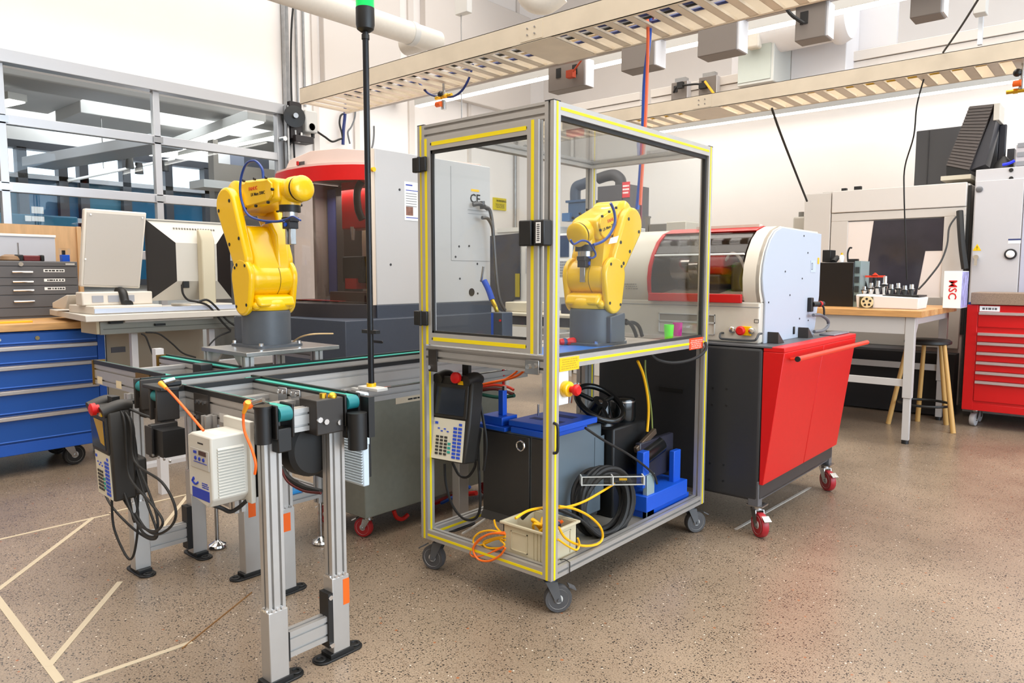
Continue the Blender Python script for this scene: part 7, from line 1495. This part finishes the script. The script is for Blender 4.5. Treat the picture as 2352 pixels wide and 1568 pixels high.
# red tool chest
rc = thing('tool_chest', 'red rolling tool chest with silver pulls and a speckled stone top at the right edge', 'tool chest', (-.5, 8, 0))
ry = 7.66; rx0 = -1.17; RC = M('chest_red', '#c80d12', .35)
part('body', MB().box(rx0, ry+.004, .16, .2, 8.15, 1.115), RC, rc, bevel=.006)
part('stone_top', MB().box(W(2231, 680, y=ry).x, ry-.02, 1.118, .2, 8.1, 1.225), GRAN, rc, bevel=.005)
part('blue_mat', MB().box(-1.17, ry+.05, 1.115, -1.11, ry+.3, 1.135), BLUEP, rc)
part('base_rail', MB().box(rx0, ry-.002, .16, .2, ry+.004, .225), RC, rc, bevel=.003); part('corner_stile', MB().box(rx0, ry-.004, .16, rx0+.085, ry+.004, 1.115), RC, rc, bevel=.003)
tops = [W(2280, q, y=ry).z for q in (717, 765, 787, 810, 832, 855, 877)]; bots = [W(2280, 750, y=ry).z]+[t_+.012 for t_ in tops[2:]]+[.245]
for k in range(7):
    z1 = tops[k]+.012; z0 = bots[k] if k < 7 else .245
    d = part('drawer', MB().box(rx0+.09, ry-.008, z0+.004, .18, ry+.004, z1), RC, rc, bevel=.002)
    part('drawer_pull', MB().prism([(ry-.008, z1), (ry-.03, z1-.004), (ry-.03, z1-.024), (ry-.008, z1-.03)], 'x', rx0+.095, .17), M('pull_aluminium', '#c9c1bf', .3, .6), d)
x0, z0, x1, z1 = yb(2250, 712, 2297, 701, ry); lb = part('brand_plate', MB().box(x0, ry-.004, z0, x1, ry+.004, z1), PAPER, rc); marks(lb, M('grey_print', '#55565a', .6), 'y', ry-.004, x0+.012, z0+.012, x1-.012, z1-.012, 1, 33, .8)
WW = M('white_wheel', '#b9b6b6', .45)
for (x, y) in ((-1.08, 7.80), (-1.08, 8.05), (.1, 7.8)): caster(rc, x, y, .16, .06, WW, w=.04, ang=radians(-100), brake=False)
# distant machines seen through the cage glass
bm = thing('control_machine', 'white machine with a large dark window, seen through the cage door', 'machine', (-6.9, 8.4, 0)); by = 8.0
part('body', MB().box(-7.35, by+.02, .0, -6.1, 9.6, 2.05), M('bm_white', '#d3d1cd', .45), bm, bevel=.01); part('window', MB().add([W(a, b, y=by) for a, b in ((1124, 542), (1195, 535), (1195, 688), (1180, 688), (1160, 720), (1124, 700))], [(0, 5, 4, 3, 2, 1)]), M('bm_window', '#262c3a', .15, noise=.3, nscale=4), bm, label='dark window')
part('top_trim', MB().box(-7.2, by, 2.0, -6.3, by+.03, 2.06), LTG, bm); x0, z0, x1, z1 = yb(1183, 628, 1193, 682, by-.02); part('yellow_label', MB().box(x0, by-.02, z0, x1, by-.015, z1), M('olive_yellow', '#9a8a1e', .5), bm)
x0, z0, x1, z1 = yb(1205, 570, 1215, 628, by-.03); part('grey_strip', MB().box(x0, by-.01, z0, x1+.05, by+.02, z1), M('strip_grey', '#a8a9ad', .5), bm)
cb = thing('machine_console', 'white machine console with a screen and keypad, seen right of the cage post', 'control panel', (-5.95, 7.9, .9))
x0, z0, x1, z1 = yb(1270, 657, 1312, 535, 7.9); part('console_body', MB().box(x0, 7.9, z0, x1, 7.95, z1), PAPER, cb, bevel=.01); part('pole', MB().cyl((x1-.05, 7.97, 0), (x1-.05, 7.97, z1-.1), .02, n=12), LTG, cb)
x0, z0, x1, z1 = yb(1284, 590, 1306, 540, 7.89); part('screen', MB().box(x0, 7.89, z0, x1, 7.9, z1), M('console_screen', '#1e3a5e', .2), cb)
x0, z0, x1, z1 = yb(1285, 635, 1305, 597, 7.89); m = MB()
for r in range(6):
    for c in range(5): m.box(x0+(x1-x0)*c/5, 7.893, z0+(z1-z0)*r/6, x0+(x1-x0)*(c+.7)/5, 7.9, z0+(z1-z0)*(r+.7)/6)
part('key', m, GBUT, cb); x0, z0, x1, z1 = yb(1284, 682, 1300, 640, 7.89); part('paper_sheet', MB().box(x0, 7.89, z0, x1, 7.895, z1), PAPER, cb)
hm = thing('mill_head', 'dark grey box with black hose ducts on a distant machine, seen through the cage', 'machine', (-5.2, 8.5, 1.0))
part('machine_body', MB().box(-5.95, 8.2, .0, -4.9, 9.6, 1.98), M('bm_white', '#d3d1cd', .45), hm, bevel=.01); x0, z0, x1, z1 = yb(1371, 510, 1427, 423, 8.2); part('dark_box', MB().box(x0, 8.2, 1.98, x1, 8.7, z1), M('dark_box', '#4d4b4f', .45), hm, bevel=.006)
x2 = W(1444, 480, y=8.2).x; part('dark_box_side', MB().box(x1, 8.22, 1.98, x2, 8.7, z1-.005), M('dark_box2', '#5d5a5c', .45), hm); q = W(1436, 433, y=8.2); rl = part('red_logo', MB().box(x1+.005, 8.21, q.z-.11, x2, 8.22, q.z+.09), M('logo_red', '#d8343c', .5), hm); marks(rl, PAPER, 'y', 8.21, x1+.012, q.z-.07, x2-.01, q.z+.06, 3, 32, .5)
hose = M('duct_hose', '#2f3d52', .5)
part('hose_duct', MB().tube([W(1321, 460, y=8.3), W(1321, 440, y=8.3), W(1325, 428, y=8.3), W(1340, 422, y=8.3), W(1350, 418, y=8.3)], .075, n=12), hose, hm); part('hose_duct', MB().tube([W(1374, 410, y=8.35), W(1395, 403, y=8.35), W(1412, 402, y=8.35), W(1424, 412, y=8.35), W(1425, 426, y=8.35)], .075, n=12), M('duct_dark', '#413f42', .5), hm)
x0, z0, x1, z1 = yb(1304, 500, 1346, 462, 8.1); part('blue_unit', MB().box(x0, 8.1, z0, x1, 8.5, z1), M('unit_blue', '#25496f', .45), hm, bevel=.01); part('blue_unit_lid', MB().box(x0-.03, 8.08, z1, x1+.03, 8.5, z1+.03), M('unit_blue', '#25496f', .45), hm)
x0, z0, x1, z1 = yb(1290, 508, 1308, 488, 8.05); part('blue_unit_small', MB().box(x0, 8.05, z0, x1, 8.2, z1), M('unit_blue2', '#2d5f92', .45), hm)
x0, z0, x1, z1 = yb(1341, 508, 1350, 450, 7.9); part('yellow_bar', MB().box(x0, 7.95, z0, x1, 8.0, z1), YCAB, hm)
ba = thing('side_table', 'pale side table with a printer-like beige box, seen low through the cage', 'table', (-5.9, 6.6, 0)); q0 = W(1150, 735, y=6.2); q1 = W(1345, 740, y=6.2)
part('table_top', MB().box(q0.x, 6.2, .92, q1.x, 7.0, .95), BEIGE, ba, bevel=.004); part('lower_shelf', MB().box(q0.x, 6.2, .80, q1.x, 7.0, .82), BEIGE, ba); part('dark_drawer', MB().box(q0.x, 6.22, .82, q1.x, 6.6, .92), M('drawer_dark', '#3a3a40', .5), ba)
for x in (q0.x+.05, q1.x-.05):
    for y in (6.25, 6.95): part('leg', MB().box(x-.02, y-.02, 0, x+.02, y+.02, .92), LTG, ba)
a = W(1185, 720, y=6.4); pr = thing('beige_box', 'beige box on the side table seen through the cage door', 'box', (a.x, 6.4, .95)); part('box_body', MB().box(W(1160, 700, y=6.4).x, 6.4, .95, W(1222, 700, y=6.4).x, 6.7, W(1160, 693, y=6.4).z), BEIGE, pr, bevel=.01)
a = W(1310, 700, y=6.5); rv = thing('red_vise', 'red and dark vise on the side table, seen through the cage beside the robot base', 'vise', (a.x, 6.5, .95)); part('jaw', MB().box(a.x-.08, 6.5, 1.06, a.x+.10, 6.6, 1.13), M('vise_red', '#b8333a', .4), rv, bevel=.01); part('vise_base', MB().box(a.x-.12, 6.48, .95, a.x+.14, 6.65, 1.06), M('vise_dark', '#2b2b3c', .45), rv, bevel=.01)
x0, z0, x1, z1 = yb(1490, 528, 1530, 512, 7.0)
rb = thing('rooftop_unit', 'grey and cream instrument seen above the lathe through the cage panel', 'instrument', (x0, 7.1, 1.0)); part('dark_block', MB().box(x0, 7.0, 1.3, x1, 7.3, z1), M('inst_dark', '#6c6862', .45), rb, bevel=.006)
x2, z2, x3, z3 = yb(1530, 530, 1575, 507, 7.0); part('cream_block', MB().box(x1, 7.0, 1.3, x3, 7.3, z3), M('inst_cream', '#bdb6a9', .45), rb, bevel=.006); q = W(1484, 500, y=7.0); part('bracket', MB().box(q.x-.01, 7.0, 1.3, q.x+.02, 7.05, q.z).box(q.x-.03, 7.0, q.z, q.x+.03, 7.05, q.z+.02), M('inst_dark', '#6c6862', .45), rb)
part('stand_frame', MB().box(x0, 7.0, 0, x3, 7.3, 1.3), M('inst_cream', '#bdb6a9', .45), rb)
# ---------------------------------------------------------------- floor tape
TK = [0]
def tape(n_, a, b, w, lab, m_=TAPE):
    TK[0] += 1
    A = W(*a, z=0); B = W(*b, z=0); d = (B-A); d.z = 0; d.normalize(); nn = Vector((-d.y, d.x, 0))*w/2; h = Vector((0, 0, .0006+.0004*TK[0])); e = Vector((0, 0, .0002))
    solo(n_, MB().add([A-nn+e, B-nn+e, B+nn+e, A+nn+e, A-nn+h, B-nn+h, B+nn+h, A+nn+h], [(0, 3, 2, 1), (4, 5, 6, 7), (0, 1, 5, 4), (1, 2, 6, 5), (2, 3, 7, 6), (3, 0, 4, 7)]), m_, lab, 'floor tape')
tape('floor_tape', (-30, 1248), (252, 1183), .022, 'cream floor tape line running from the left edge to the left conveyor leg')
tape('floor_tape', (-10, 1362), (216, 1190), .024, 'cream floor tape line slanting up from the left edge to meet the far one')
tape('floor_tape', (-8, 1372), (140, 1568), .028, 'cream floor tape line slanting down to the bottom edge')
tape('floor_tape', (113, 1533), (277, 1338), .024, 'cream floor tape line from the bottom left up to the conveyor foot')
tape('floor_tape', (170, 1572), (443, 1476), .022, 'short cream floor tape line at the bottom, ending between the conveyor legs')
tape('floor_tape', (252, 1180), (440, 1135), .018, 'cream floor tape seen between the left conveyor legs')
tape('floor_tape', (365, 1225), (440, 1130), .022, 'cream floor tape slanting behind the left conveyor leg')
tape('floor_tape', (1690, 1215), (1862, 1118), .016, 'pale line on the floor below the red machine stand', M('pale_line', '#bdb4aa', .6))
tape('floor_crack', (420, 1492), (580, 1362), .004, 'thin brown crack line in the floor beyond the short tape', M('crack_brown', '#8a6238', .8))
